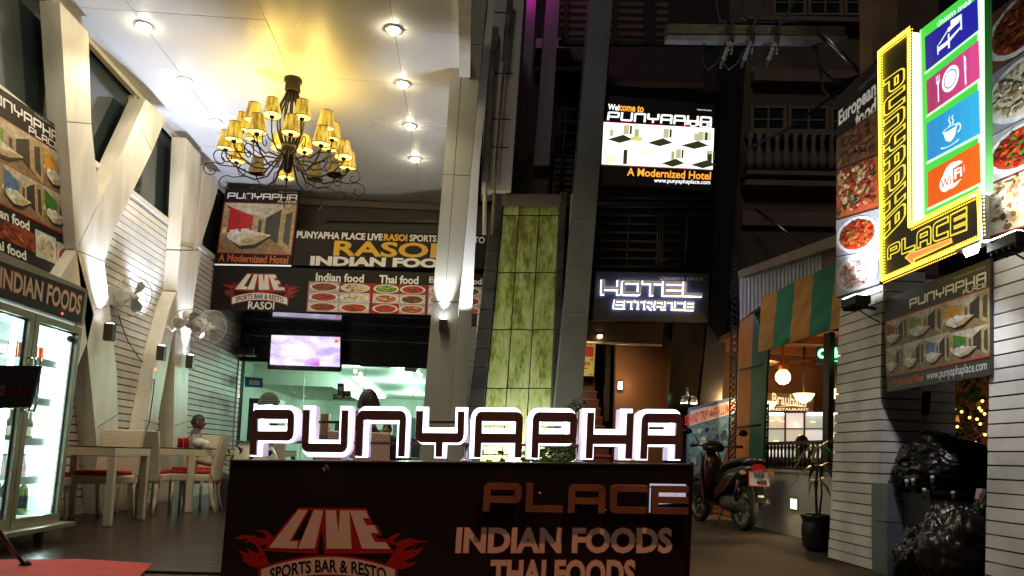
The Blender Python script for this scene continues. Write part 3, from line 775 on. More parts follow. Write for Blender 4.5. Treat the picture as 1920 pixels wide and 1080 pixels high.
def arm(ang, R, zs, drop, scroll, dark=False, tilt=0.):
    cs, sn = math.cos(ang), math.sin(ang)
    def pt(r, z, side=0.): return C3 + Vector((r * cs - side * sn, r * sn + side * cs, z))
    q = MB()
    q.tube([pt(.06, 4.22), pt(.12, 4.12), pt(.25, drop + .03), pt(R * .62, drop), pt(R * .85, drop + .06), pt(R * .97, drop + .14), pt(R, zs - .03)], [.011, .011, .010, .010, .009, .008, .008], M_iron, 6)
    # scroll curling out below the shade
    pts = [pt(R * .80, drop + .045)]
    cx, cz, r0 = R + .13, drop - .03, .105
    for i in range(14):
        th = 2.4 - i * .52; rr = r0 * (1 - i / 16.)
        pts.append(pt(cx + rr * math.cos(th) * scroll, cz + rr * math.sin(th)))
    q.tube(pts, .0065, M_iron, 5)
    q.lathe([(.005, 0), (.026, .012), (.03, .03), (.012, .04)], pt(R, zs - .035), M_iron, 10)
    a_ = q.build('arm', ch)
    M = Matrix.Rotation(tilt, 3, 'X') @ Matrix.Rotation(tilt * .7, 3, 'Y')
    q = MB(); c = pt(R, zs)
    n = 28
    ms = M_shadedk if dark else M_shade
    q.lathe([(.098, 0), (.095, .02), (.062, .195)], (0, 0, 0), ms, n, caps=False, pleat=.02)
    q.lathe([(.100, -.003), (.100, .008)], (0, 0, 0), M_trim, n, caps=False); q.lathe([(.064, .19), (.064, .2)], (0, 0, 0), M_trim, n, caps=False)
    q.lathe([(.0, .2), (.062, .196)], (0, 0, 0), ms, n, caps=False)
    if not dark: q.lathe([(.094, .012), (.0, .05)], (0, 0, 0), M_bulb, 16, caps=False)
    q.v = [tuple(M @ Vector(p) + c) for p in q.v]
    q.build('lamp_shade', a_)
for k in range(10):
    arm(6.283 * (k + .25) / 10, .49 + random.uniform(-.03, .05), 4.40 + random.uniform(-.02, .03), 4.10, 1.0, False, random.uniform(-.12, .12))
for k in range(12):
    arm(6.283 * (k + .5) / 12, .67 + random.uniform(-.03, .04), 4.13 + random.uniform(-.02, .02), 3.90, 1.1, k in (2, 4, 1), random.uniform(-.1, .1))
for k in range(6):
    a0 = 1.047 * k + .3; lamp('chandelier_glow', 'POINT', C3 + Vector((.36 * math.cos(a0), .36 * math.sin(a0), 4.60)), 11, (1., .66, .15), ch, .20)
# ================================================================== BIG POSTER ON THE LEFT WINDOW
q = MB(); q.slab(colpoly([(144, 469), (176, 590), (164, 640), (60, 905), (0, 905), (113, 520)]), (-.14, 0, 0), M_clad); q.build('leg', c1)
QP = [(-60, 125), (131, 252), (148, 532), (-60, 449)]
t, P = board('hotel_poster', 'large slanting dark poster above the fridge with bedroom photos and dishes', 'poster', 'X', -4.09, (1, 0, 0), QP, .03, M_board)
P.c += .003
f = P.fr(*QP)
P.logo(f, 'PUNYAPHA', WHT, 1, .2, 1.1, .12, (.10, .042, .86, .105)); P.logo(f, 'PLACE', WHT, 1, .2, 1.15, .14, (.53, .115, .86, .16)); P.text(f, TH2, ink(190), 1, 0, (.6, .005, .86, .03))
P.rect(f, 0, .168, 1, .705, RED, 1)
room(P, f, (120, 165, 40), 0, .175, .66, .44, 2); room(P, f, (225, 150, 50), .66, .175, .995, .44, 2)
room(P, f, (190, 30, 30), 0, .445, .25, .695, 2); room(P, f, (90, 120, 170), .25, .445, .64, .695, 2); room(P, f, (60, 125, 45), .64, .445, .995, .695, 2)
P.text(f, 'Indian food', WHT, 1, .03, (.12, .725, .5, .785)); P.text(f, 'Thai food', WHT, 1, .03, (.12, .925, .46, .985))
food(P, f, 'curry', (120, 50, 25), .2, .79, .55, .915, 1, fill=True); food(P, f, 'pale', (215, 215, 215), .555, .755, .765, .93, 1); food(P, f, 'red', (210, 215, 210), .77, .77, .985, .95, 1)
P.build('print', t)

# ================================================================== DRINKS FRIDGE
YB = 6.30
_b = onY(111, 983, YB); _t = onY(155, 613, YB)
KF = (_t[0] - _b[0]) / (_t[2] - _b[2]); CF = _b[0] - KF * _b[2]
def onF(px, py, c):
    r = ray(px, py); t = (c + KF * EYE) / (r[0] - KF * r[2]); return O + r * t
ON['F'] = onF
def FP(px, py, dx=0.): p = onF(px, py, CF); return (p[1], p[2])
fy = lambda px, py: FP(px, py)
def fpt(y, z, dx): return np.array([CF + KF * z - dx, y, z])
def fbox(mb, y0, z0, y1, z1, d0, d1, m):
    a = [fpt(y, z, d0) for y, z in ((y0, z0), (y1, z0), (y1, z1), (y0, z1))]
    mb.slab(a, (-(d1 - d0), 0, 0), m)
yr = YB; zb = _b[2]; ztop = onF(165, 544, CF)[2]; zh = onF(155, 613, CF)[2]
ydv = onF(67, 597, CF)[1]; wd = yr - ydv; yl = ydv - wd
fr_ = T('drinks_fridge', 'two-door glass drinks fridge full of bottles with INDIAN FOODS header', 'fridge', (CF, YB - .6, 0))
M_fin = em('self_glowing_fridge_liner', (.85, 1., .97), .62, (.8, .86, .85)); M_tb = em('fridge_tube', (.86, 1., 1.), 12)  # liner glows by itself, standing in for tube light spread inside
q = MB()
fbox(q, yl, zb + .05, yr, zh, .60, .64, M_fin); q.build('back_liner', fr_)
q = MB(); fbox(q, yr - .035, zb, yr, ztop, .045, .64, M_alu); fbox(q, yl, zb, yl + .035, ztop, .045, .64, M_alu); fbox(q, yl, ztop - .03, yr, ztop, .03, .64, M_alu); fbox(q, yl, zb, yr, zb + .07, .045, .64, M_alu); q.build('cabinet', fr_)
q = MB(); fbox(q, yr - .045, zb + .07, yr - .038, zh, .06, .6, M_fin); q.build('side_liner', fr_)
q = MB(); fbox(q, yl + .02, zh - .03, yr - .02, zh + .01, .05, .62, M_fin); q.build('top_liner', fr_)
# header light box
q = MB(); fbox(q, yl, zh + .01, yr, ztop, -.01, .045, M_alu); hdr = q.build('header', fr_, bevel=.006)
HP = Print('F', CF + .016, (1, 0, 0)); HQ = [(-80, 455), (165, 544), (155.5, 613), (-80, 534)]
f = HP.fr(*HQ); HP.rect(f, .0, .07, .975, .93, ink(20, 20, 26), 1); CRM = ink(232, 215, 180)
HP.text(f, 'INDIAN FOODS', ink(150, 20, 20), 2, .055, (.262, .205, .952, .715)); HP.text(f, 'INDIAN FOODS', CRM, 3, .025, (.27, .22, .945, .70))
HP.ell(f, .78, .84, .008, .035, em('red_indicator', (1, .02, .05), 6), 4, 12); HP.build('header_print', fr_)
# doors
M_fg = glass('fridge_glass', (.9, 1, .98), .96)
for a, b, nm in ((ydv + .006, yr - .004, 1), (yl + .004, ydv - .006, 0)):
    q = MB(); w = .055; z0, z1 = zb + .02, zh - .012
    fbox(q, a, z0, a + w, z1, 0, .04, M_alu); fbox(q, b - w, z0, b, z1, 0, .04, M_alu)
    fbox(q, a + w, z0, b - w, z0 + .075, 0, .04, M_alu); fbox(q, a + w, z1 - w, b - w, z1, 0, .04, M_alu)
    d = q.build('door', fr_, bevel=.004)
    q = MB(); fbox(q, a + w, z0 + .075, b - w, z1 - w, .018, .024, M_fg); q.build('door_glass', d)
    q = MB(); fbox(q, a + w, z0 + .075, a + w + .014, z1 - w, .026, .034, M_black); fbox(q, b - w - .014, z0 + .075, b - w, z1 - w, .026, .034, M_black); fbox(q, a + w, z1 - w - .012, b - w, z1 - w, .026, .034, M_black); q.build('gasket', d)
    hy = a + .03 if nm else b - .03
    q = MB(); q.tube([fpt(hy, 1.02, .0), fpt(hy, 1.02, -.05), fpt(hy + (.0), 1.06, -.055), fpt(hy, 1.36, -.055), fpt(hy, 1.40, -.05), fpt(hy, 1.40, 0)], .011, M_chrome, 8); q.build('door_handle', d)
    # light tube behind the hinge side
    q = MB(); fbox(q, b - w - .045, zb + .15, b - w - .015, zh - .1, .07, .10, M_tb); q.build('light_tube', fr_)
    lamp('tube_light', 'AREA', tuple(fpt(b - w - .06, (zb + zh) / 2, .12)), 9, (.86, 1., .98), fr_, .08, tuple(fpt(a, (zb + zh) / 2, .45)), size_y=1.4)
# shelves and goods
shz = [zb + .085] + [onX(90, yy, -3.75)[2] for yy in (888, 827, 762, 698)]
q = MB()
M_wire = mat('white_wire_shelf', (.75, .8, .8), .4)
for z in shz[1:]:
    q.v and None
    q = MB(); fbox(q, yl + .05, z - .02, ydv - .06, z, .10, .58, M_wire); q.build('shelf', fr_)
    q = MB(); fbox(q, ydv + .06, z - .02, yr - .11, z, .10, .58, M_wire); fbox(q, ydv + .06, z - .035, yr - .11, z + .022, .095, .105, mat('price_rail', (.7, .76, .76), .4)); q.build('shelf', fr_)
fbx = MB(); fbox(fbx, yl + .05, shz[0] - .015, yr - .06, shz[0], .08, .58, M_wire); fbx.build('shelf', fr_)
def bottle(y, z, d, h, r, col, label, cap=(60, 60, 60), lab=(225, 225, 215), group=None, txt=None):
    p = fpt(y, z, d)
    t = T('bottle', label, 'bottle', tuple(p), group=group)
    mg_ = _flat.setdefault(('gl', col), mat('bottle_glass', col, .1, spec=.7, coat=.3))
    q = MB(); q.lathe([(r * .9, .001), (r, .01), (r, h * .55), (r * .85, h * .64), (r * .38, h * .74), (r * .34, h * .95)], p, mg_, 14); q.build('body', t)
    q = MB(); q.lathe([(r * .4, h * .93), (r * .4, h)], p, ink(*cap), 10); q.build('cap', t)
    q = MB(); q.lathe([(r * 1.02, h * .16), (r * 1.02, h * .46)], p, ink(*lab), 14, caps=False); q.build('label_band', t)
    return t
def can(y, z, d, col, label, group, h=.12, r=.031, X=None):
    p = np.array(X) if X is not None else fpt(y, z, d)
    t = T('drink_can', label, 'can', tuple(p), group=group)
    q = MB(); q.lathe([(r * .85, .001), (r, .008), (r, h - .012), (r * .85, h)], p, _flat.setdefault(('can', col), mat('can_print', [(c / 255) ** 2.2 for c in col], .25, metal=.3, var=.25, vscale=40)), 14); q.build('body', t)
    q = MB(); q.lathe([(r * .86, h), (r * .82, h + .003), (.001, h + .003)], p, M_steel, 14, caps=False); q.build('lid', t)
    return t
Y0 = ydv + .10; Y1 = yr - .15
def ys_(n, a=0., b=1.): return [Y0 + (Y1 - Y0) * (a + (b - a) * i / max(1, n - 1)) for i in range(n)]
ORD = ['leftmost', 'second from the left', 'third from the left', 'fourth from the left', 'rightmost']
for i, y in enumerate(ys_(5, .12, .98)):
    can(y, shz[4] + .001, .22, (215, 90, 35), ORD[i] + ' orange and white drink can on the top fridge shelf', 'orange cans in the fridge', .125, .034)
for i, y in enumerate(ys_(3, .1, .55)):
    bottle(y, shz[3] + .001, .24, .22, .036, (.62, .55, .12), ORD[i] + ' pale yellow bottle on the second fridge shelf', (220, 190, 40), (235, 225, 120), 'yellow bottles in the fridge')
for i, y in enumerate(ys_(2, .75, .95)):
    can(y, shz[3] + .001, .22, (95, 85, 80), ('left', 'right')[i] + ' grey drink can on the second fridge shelf', 'grey cans in the fridge', .13, .034)
for i, y in enumerate(ys_(4, .05, .95)):
    bottle(y, shz[2] + .001, .22, .235, .034, (.10, .055, .02), ORD[i] + ' brown glass bottle with pale label on the middle fridge shelf', (190, 170, 60), (220, 215, 190), 'brown bottles in the fridge')
for i, y in enumerate(ys_(4, .0, .9)):
    bottle(y, shz[1] + .001, .22, .19, .034, (.6, .62, .6), ORD[i] + ' clear glass bottle with red label on the fourth fridge shelf', (200, 60, 60), (235, 190, 190), 'clear bottles in the fridge')
bl = [(0, 'green beer bottle, leftmost on the fridge floor', (.01, .07, .02), (210, 215, 205), .28), (.35, 'tall green wine bottle with large white label on the fridge floor', (.02, .05, .02), (238, 238, 232), .33), (.55, 'green beer bottle with black cap behind the white-labelled wine bottle', (.01, .09, .02), (40, 90, 50), .27), (.95, 'olive wine bottle with dark label, rightmost on the fridge floor', (.12, .16, .02), (30, 24, 30), .32)]
for a, lb, c, l_, h in bl:
    bottle(Y0 + (Y1 - Y0) * a, shz[0] + .001, .30 if a == .55 else .2, h, .043, c, lb, (20, 20, 20), l_)
for s_ in range(1, 5):
    for i, y in enumerate([yl + .14 + i * .11 for i in range(4)]):
        bottle(y, shz[s_] + .001, .25, .2, .035, [(.05, .1, .1), (.2, .12, .05), (.3, .3, .28), (.25, .05, .03)][s_ - 1], ORD[i] + ' ' + ['dark bottle on the lowest', 'amber bottle on the second', 'clear bottle on the third', 'red bottle on the top'][s_ - 1] + ' shelf behind the left fridge door', (180, 60, 50), (180, 200, 200), 'bottles in the left half of the fridge')
q = MB(); fbox(q, ydv + .14, zh - .19, yr - .16, zh - .06, .35, .55, mat('evaporator_cover', (.6, .66, .66), .4)); q.build('evaporator', fr_)
q = MB(); q.ball(tuple(fpt(yr - .11, zh - .12, .03)), .028, M_blackm, 10, 6); q.build('hinge_knob', fr_)
# base skirt and casters
q = MB(); fbox(q, yl, zb - .012, yr + .05, zb + .02, -.10, .02, M_alu); q.build('kick_plate', fr_)
for y in (yr - .22, ydv - .2):
    q = MB(); q.lathe([(.045, -.018), (.045, .018)], (CF - .03, y, .018 + .046), M_blackm, 14, (1, 0, 0)); q.box((CF - .03, y, .095), (.05, .05, .05), M_blackm); q.build('caster', fr_)

# ================================================================== TABLES AND CHAIRS
m, t_, b = _nt('cream_wicker')
b.inputs['Roughness'].default_value = .55
gm = t_.nodes.new('ShaderNodeTexCoord')
ck = t_.nodes.new('ShaderNodeTexWave'); ck.wave_type = 'BANDS'; ck.bands_direction = 'Z'; ck.inputs['Scale'].default_value = 22; ck.inputs['Distortion'].default_value = .4
c2_ = t_.nodes.new('ShaderNodeTexWave'); c2_.bands_direction = 'DIAGONAL'; c2_.inputs['Scale'].default_value = 22
for w in (ck, c2_): t_.links.new(gm.outputs['Object'], w.inputs['Vector'])
mxx = t_.nodes.new('ShaderNodeMath'); mxx.operation = 'MULTIPLY'; t_.links.new(ck.outputs['Fac'], mxx.inputs[0]); t_.links.new(c2_.outputs['Fac'], mxx.inputs[1])
rp = t_.nodes.new('ShaderNodeValToRGB'); rp.color_ramp.elements[0].color = (.54, .46, .33, 1); rp.color_ramp.elements[1].color = (.80, .73, .57, 1); rp.color_ramp.elements[1].position = .5
t_.links.new(mxx.outputs[0], rp.inputs[0]); t_.links.new(rp.outputs[0], b.inputs['Base Color'])
bp = t_.nodes.new('ShaderNodeBump'); bp.inputs['Strength'].default_value = .5; bp.inputs['Distance'].default_value = .006; t_.links.new(mxx.outputs[0], bp.inputs['Height']); t_.links.new(bp.outputs[0], b.inputs['Normal'])
M_wick = m
M_red = mat('red_cushion', (.42, .022, .015), .75, var=.2, vscale=14, bump=.2, bscale=120)
M_tglass = glass('table_glass', (.55, .6, .55), .75)
def table(loc, sx, sy, label):
    t = T('dining_table', label, 'table', loc, group='white wicker dining tables', local=True)
    q = MB(); q.bb((-sx / 2, -sy / 2, .655), (sx / 2, sy / 2, .735), M_wick); q.build('tabletop', t, bevel=.008, local=True)
    q = MB(); q.bb((-sx / 2, -sy / 2, .737), (sx / 2, sy / 2, .747), mat('smoked_glass', (.02, .022, .02), .06)); q.build('glass_top', t, local=True)
    for a in (-1, 1):
        for c in (-1, 1):
            q = MB(); q.box((a * (sx / 2 - .035), c * (sy / 2 - .035), .3275), (.068, .068, .655), M_wick); q.build('leg', t, bevel=.01, local=True)
    return t
table((-3.67, 7.69, FZ), .78, .80, 'white wicker table nearest the fridge with a bare dark glass top')
table((-3.56, 9.48, FZ), .80, .90, 'white wicker table with two red cans on it')
table((-3.05, 11.45, FZ), .9, .8, 'white wicker table farthest back, partly behind the sign box')
def chair(label):
    t = T('wicker_chair', label, 'chair', (0, 0, 0), group='cream wicker dining chairs', local=True)
    q = MB(); q.bb((-.22, -.2, .36), (.22, .24, .445), M_wick); q.build('seat', t, bevel=.015, local=True)
    q = MB(); q.bb((-.205, -.17, .447), (.205, .235, .492), M_red); q.build('cushion', t, bevel=.018, local=True)
    q = MB(); N = 7
    pts = []
    for i in range(N):
        k = i / (N - 1); z = .36 + k * .57; y = -.205 - .02 * k - .085 * k * k
        pts.append((y, z))
    ins = [(-.22, y, z) for y, z in pts] + [(-.22, y - .045, z) for y, z in reversed(pts)]
    q.slab(ins, (.44, 0, 0), M_wick); q.build('backrest', t, bevel=.012, local=True)
    for a in (-1, 1):
        q = MB(); q.tube([(a * .19, .205, .36), (a * .19, .21, .18), (a * .19, .215, .001)], [.024, .021, .017], M_wick, 8); q.build('leg', t, local=True)
        q = MB(); q.tube([(a * .19, -.215, .36), (a * .19, -.225, .24), (a * .192, -.25, .1), (a * .195, -.285, .001)], [.026, .023, .02, .016], M_wick, 8); q.build('leg', t, local=True)
    q = MB(); q.tube([(-.21, -.21, .45), (-.235, -.235, .43), (-.235, -.26, .36), (-.23, -.265, .30)], .006, M_red, 5); q.tube([(.21, -.21, .45), (.235, -.235, .43), (.235, -.26, .36), (.23, -.265, .30)], .006, M_red, 5); q.build('cushion_tie', t, local=True)
    return t
ch0 = chair('cream wicker chair seen from behind between the first two tables')
ch0.location = (-3.63, 8.92, FZ)
dup(ch0, (-3.74, 8.12, FZ), math.pi - .06, 'cream wicker chair facing the camera behind the nearest table')
dup(ch0, (-3.92, 7.18, FZ), .05, 'cream wicker chair half hidden by the fridge, red cushion showing')
dup(ch0, (-3.22, 9.30, FZ), math.pi / 2 + .1, 'cream wicker chair seen edge-on at the aisle side of the table with cans')
dup(ch0, (-3.62, 10.35, FZ), math.pi, 'cream wicker chair beyond the table with cans, facing the camera')
dup(ch0, (-2.75, 10.95, FZ), .1, 'cream wicker chair tucked under the farthest table')
dup(ch0, (-.76, 5.78, FZ), 0., 'cream wicker chair under the man in black, just behind the sign box')
dup(ch0, (-1.29, 9.0, FZ), .5, 'cream wicker chair under the diner in the striped shirt')
dup(ch0, (-1.27, 12.4, FZ), math.pi, 'cream wicker chair under the man at the glass shopfront')
table((-.82, 6.62, FZ), .8, .8, 'white wicker table in front of the man in black')
table((-1.35, 11.5, FZ), .9, .8, 'white wicker table near the shopfront door')
for px, lb in ((337.5, 'red drink can on the second table, left of a pair'), (349, 'red drink can on the second table, right of a pair')):
    p = onZ(px, 841, FZ + .748); p = onY(px, 841, 9.35); p[2] = FZ + .748; can(0, 0, 0, (190, 18, 22), lb, 'red cans on the table', .125, .033, X=p)
# water bottle and carrier bag
p = onY(358, 840, 9.6); p[2] = FZ + .748
t = T('water_bottle', 'clear water bottle behind the red cans', 'bottle', tuple(p)); q = MB(); q.lathe([(.03, .001), (.032, .02), (.032, .14), (.012, .19), (.012, .205)], p, glass('clear_plastic', (.9, .95, 1), .8, .1), 12); q.build('body', t); q = MB(); q.lathe([(.014, .2), (.014, .222)], p, ink(40, 90, 190), 10); q.build('cap', t)
p = onY(375, 838, 9.5); p[2] = FZ + .748
t = MB(); random.seed(5)
t.ball(p + (0, 0, .06), (.10, .07, .062), mat('white_plastic_bag', (.6, .6, .6), .3, var=.2, vscale=20), 12, 8, .14); tag(t.build('plastic_bag'), 'crumpled white plastic bag on the second table', 'bag')
p = onY(392, 839, 9.55); p[2] = FZ + .748
pl_ = T('food_plate', 'white plate of food beside the plastic bag on the second table', 'plate', tuple(p)); q = MB(); q.lathe([(.05, .001), (.11, .015), (.108, .019), (.04, .006)], p, ink(235), 18); q.build('dish', pl_)
q = MB()
for i in range(14): q.ball(p + (random.uniform(-.06, .06), random.uniform(-.06, .06), .022), .018, ink(*random.choice([(220, 190, 60), (200, 90, 40), (120, 140, 60)])), 6, 5)
q.build('serving', pl_)
# ================================================================== WALL FANS
M_fan = mat('cream_fan_plastic', (.74, .72, .68), .35); M_blade = mat('pale_fan_blade', (.60, .60, .60), .3); M_cage = mat('fan_cage_wire', (.75, .75, .73), .4)
def fan(px, py, Y, R, axis, label, base_px):
    c = Vector(onY(px, py, Y)); ax = Vector(axis).normalized(); x = ax.orthogonal().normalized(); y = ax.cross(x)
    t = T('wall_fan', label, 'fan', tuple(c), group='white wall fans')
    q = MB(); q.lathe([(.035, -.16), (.062, -.13), (.062, -.03), (.03, -.01)], c, M_fan, 14, ax); q.build('motor', t)
    q = MB()
    for k in range(3):
        a0 = k * 2.094 + .4
        for i in range(3):
            pass
        pts = []
        for r, w, tw in ((.03, .03, .02), (.1, .07, .025), (R * .6, .09, .02), (R * .82, .06, .01)):
            d = x * math.cos(a0) + y * math.sin(a0); e = -x * math.sin(a0) + y * math.cos(a0)
            pts.append((c + d * r + e * w + ax * (.03 + tw), c + d * r - e * w * .5 + ax * (.03 - tw)))
        v = [p for ab in pts for p in ab]
        q.add(v, [(2 * i, 2 * i + 1, 2 * i + 3, 2 * i + 2) for i in range(3)], M_blade, True)
    q.lathe([(.035, 0), (.035, .05), (.01, .06)], c, M_blade, 12, ax); q.build('blades', t)
    q = MB()
    for k in range(36):
        a0 = 6.283 * k / 36; d = x * math.cos(a0) + y * math.sin(a0)
        q.tube([c + d * .04 + ax * .085, c + d * R * .6 + ax * .08, c + d * R + ax * .03, c + d * R * .6 - ax * .03, c + d * .06 - ax * .035], .0018, M_cage, 3, cap=False)
    q.ring(c + ax * .03, R, .006, M_fan, ax, 32, 6); q.ring(c + ax * .075, R * .66, .003, M_cage, ax, 28, 4)
    q.lathe([(.045, .083), (.045, .09), (.001, .092)], c, M_fan, 14, ax); q.build('cage', t)
    w = Vector(onX(*base_px, XW + .02)); q = MB(); q.tube([c - ax * .1 + Vector((0, 0, -.05)), c - ax * .1 + Vector((0, 0, -.10)), w.lerp(c, .5) + Vector((0, 0, -.12)), w], .022, M_fan, 8); q.box(tuple(w), (.07, .16, .22), M_fan); q.build('bracket', t, bevel=.008)
    return t
fan(246, 555, 8.95, .24, (.75, -.5, -.35), 'white wall fan nearest the fridge, on the left bay of slats', (212, 556))
fan(354, 601, 9.35, .22, (.35, -.55, -.8), 'white wall fan tilted down in front of the X-shaped column', (300, 606))
fan(393, 614, 10.6, .25, (.8, -.55, -.3), 'white wall fan farthest back, beside the black corner spotlight', (358, 626))
# hanging fan cables and wall socket
cb = MB(); cb.tube([onX(a, b, XW + .02) for a, b in ((222, 590), (228, 610), (240, 640), (260, 670), (286, 700))], .006, M_blackm, 5); cb.tube([onX(a, b, XC + .03) for a, b in ((292, 690), (287, 740), (280, 790), (269, 826))], .007, M_blackm, 5); tag(cb.build('power_cable'), 'thin black cable looping from the first fan down the slanting leg', 'cable')
p = onX(286, 698, XC + .03); sk = T('wall_socket', 'white wall socket with red switch light on the slanting leg', 'socket', tuple(p)); q = MB(); q.bb(p + (-.02, -.045, -.09), p + (.02, .045, .06), M_fan); q.build('plate', sk, bevel=.006); q = MB(); q.box(p + (.022, .02, .04), (.012, .03, .03), em('switch_light', (1, .2, .05), 3)); q.build('switch', sk)

# ================================================================== MENU STAND AND MAT
ms = T('menu_stand', 'black music-style stand holding an open menu, left edge by the fridge', 'stand', tuple(onY(20, 1040, 4.4)))
MP = Print('Y', 4.45, (0, -1, 0)); QM = [(-60, 684), (76, 686), (55, 764), (-60, 767)]
q = MB(); q.slab([onY(a, b, 4.45) for a, b in QM], (0, .02, 0), M_blackm); q.build('menu_board', ms, bevel=.004)
MP.c -= .002; f = MP.fr(*QM)
for i, u in enumerate((.42, .6, .76)): food(MP, f, ('crust', 'red', 'pizza')[i], (60, 30, 18), u, .46 + .02 * i, u + .15, .72, 1, fill=True, nb=14, dim=.55)
for i in range(4): MP.rect(f, .5, .14 + i * .07, .8 - .05 * (i % 2), .155 + i * .07, ink(70, 55, 45), 1)
MP.build('menu_print', ms)
p0 = Vector(onY(-30, 960, 4.4)); pf = Vector(onZ(46, 1060, .02))
q = MB(); q.tube([p0, p0.lerp(pf, .6), pf], [.014, .012, .011], M_black, 8); q.tube([pf + Vector((-.02, -.01, -.012)), pf + Vector((.03, .0, .02))], .022, M_blackm, 8); q.build('leg', ms)
q = MB(); q.tube([p0 + Vector((-.02, 0, -.1)), Vector(onY(-32, 760, 4.47))], .014, M_black, 8); q.build('post', ms)
q = MB(); q.tube([p0, p0 + Vector((-.45, .1, -.3))], .012, M_black, 8); q.build('leg', ms)
mt = MB(); mt.slab([onZ(a, b, .02) for a, b in ((-160, 1050), (150, 1048), (286, 1056), (230, 1110), (-220, 1110))], (0, 0, -.013), mat('red_carpet', (.42, .03, .02), .95, var=.25, vscale=8, bump=.6, bscale=160))
tag(mt.build('door_mat'), 'bright red carpet mat on the floor at the lower left', 'mat')
# ================================================================== MAIN SIGN BOX WITH STANDING LETTERS
YX = 4.2
QB = [(433, 862), (1300, 870), (1290.5, 1120), (409, 1120)]
bx = T('sign_box', 'big dark brown sign box in front carrying INDIAN FOODS and the LIVE flame logo', 'sign', tuple(onY(860, 1100, YX)))
tl, tr = onY(433, 862, YX), onY(1300, 870, YX); sl_, sr_ = onY(413, 1080, YX), onY(1292, 1080, YX)
bl = sl_ + (sl_ - tl) * (sl_[2] / (tl[2] - sl_[2])); br = sr_ + (sr_ - tr) * (sr_[2] / (tr[2] - sr_[2])); bl[2] = br[2] = .0
M_lac = mat('dark_brown_lacquer', (.013, .0068, .0062), .30, var=.25, vscale=2.5, coat=.25)
q = MB(); q.slab([tl, tr, br, bl], (0, .34, 0), M_lac); q.build('cabinet', bx, bevel=.006)
trim = MB(); e = np.array([0, -.012, 0]); w_ = (tr - tl) / np.linalg.norm(tr - tl)
trim.slab([tl + e, tr + e, tr + e - (0, 0, .008), tl + e - (0, 0, .008)], (0, .02, 0), mat('box_edge_trim', (.07, .04, .035), .35)); trim.slab([tr + e - w_ * .012, tr + e, br + e, br + e - w_ * .012], (0, .011, 0), M_lac); trim.build('edge_trim', bx)
P = Print('Y', YX - .0015, (0, -1, 0))
SAL = ink(228, 196, 176, .55)
lg = lambda x, y: (400 + x / 4.174, 840 + y / 4.174)
live_logo(P, lg, 1, ink(226, 198, 180, .5), ink(165, 26, 20, .5))
def word(body, BL, BR, TR, TL, off):
    f = P.fr(TL, TR, BR, BL); P.text(f, body, ink(190, 25, 22), 1, off + .018); P.text(f, body, SAL, 3, off)
word('INDIAN FOODS', (856, 1035), (1257.5, 1035), (1258, 992), (859, 991), .04)
word('THAI FOODS', (920, 1098), (1188, 1098), (1190, 1052), (922, 1052), .04)
P.build('print', bx)
P = Print('Y', YX - .004, (0, -1, 0)); f = P.fr((603, 870), (618, 870), (618, 886), (603, 886))
q = MB(); pts = [f(.1 + random.random() * .8, .1 + random.random() * .8, 1) for _ in range(16)]
for p in pts: q.ball(p, (.006, .003, .006), ink(150, 110, 80), 6, 4, .3)
q.build('peeling_chip', bx)
# copper letters standing off the face
COP = mat('copper_brushed_letter', (.40, .16, .085), .38, metal=.55, var=.15, vscale=6)
COPs = mat('copper_letter_side', (.30, .13, .08), .5, metal=.4)
pl = T('raised_word', 'copper coloured word PLACE standing off the sign box face', 'letters', tuple(onY(1090, 958, YX)))
Pb = Print('Y', YX, (0, -1, 0)); f = Pb.fr((908, 904), (1285, 911), (1284, 963), (904, 957))
for ch_, mb in zip('PLACE', extrude_logo(f, 'PLACE', COP, COPs, .028, .04, .235, 1.30, .17)): mb.build('letter', pl, bevel=.002)
q = MB()
for u in (.03, .1, .25, .3, .46, .6, .66, .72, .82, .86, .95): q.tube([f(u, .9 if u < .8 else .06, 0), f(u, .9 if u < .8 else .06, 0) + np.array([0, -.045, 0])], .004, M_steel, 5)
q.build('stand_off', pl)
# the last letter is still lit from behind
HAL = em('halo_led', (.75, .82, 1.), 11)
for mb in [] and extrude_logo(f, 'E', HAL, HAL, .006, .018, .20, 1.30, 0, box=(.838, .02, .995, .96)): mb.build('halo_lamp', pl)
q = MB(); q.ball(f(.275, .35, 0) + np.array([0, -.01, 0]), .007, ink(240), 8, 6); q.build('loose_led', pl)

q = MB(); q.poly([f(u, v, 0) + np.array([0, -.012, 0]) for u, v in ((.818, -.06), (1.0, -.06), (1.0, .60), (.83, .70), (.828, .98), (.818, .98))], em('halo_plate', (.50, .55, .75), .6)); q.build('halo_plate', pl)
# standing letters PUNYAPHA on rails
sw = T('standing_letters', 'row of brown letters PUNYAPHA glowing white round the edges, on top of the sign box', 'letters', tuple(onY(870, 862, YX + .14)))
YL = YX + .10
FACE = mat('brown_letter_face', (.10, .048, .046), .42, var=.1, vscale=8)
GLOW = em('opal_letter_body', (.80, .77, 1.), 3.4); GLOW2 = em('opal_letter_side', (.52, .44, .66), .75)
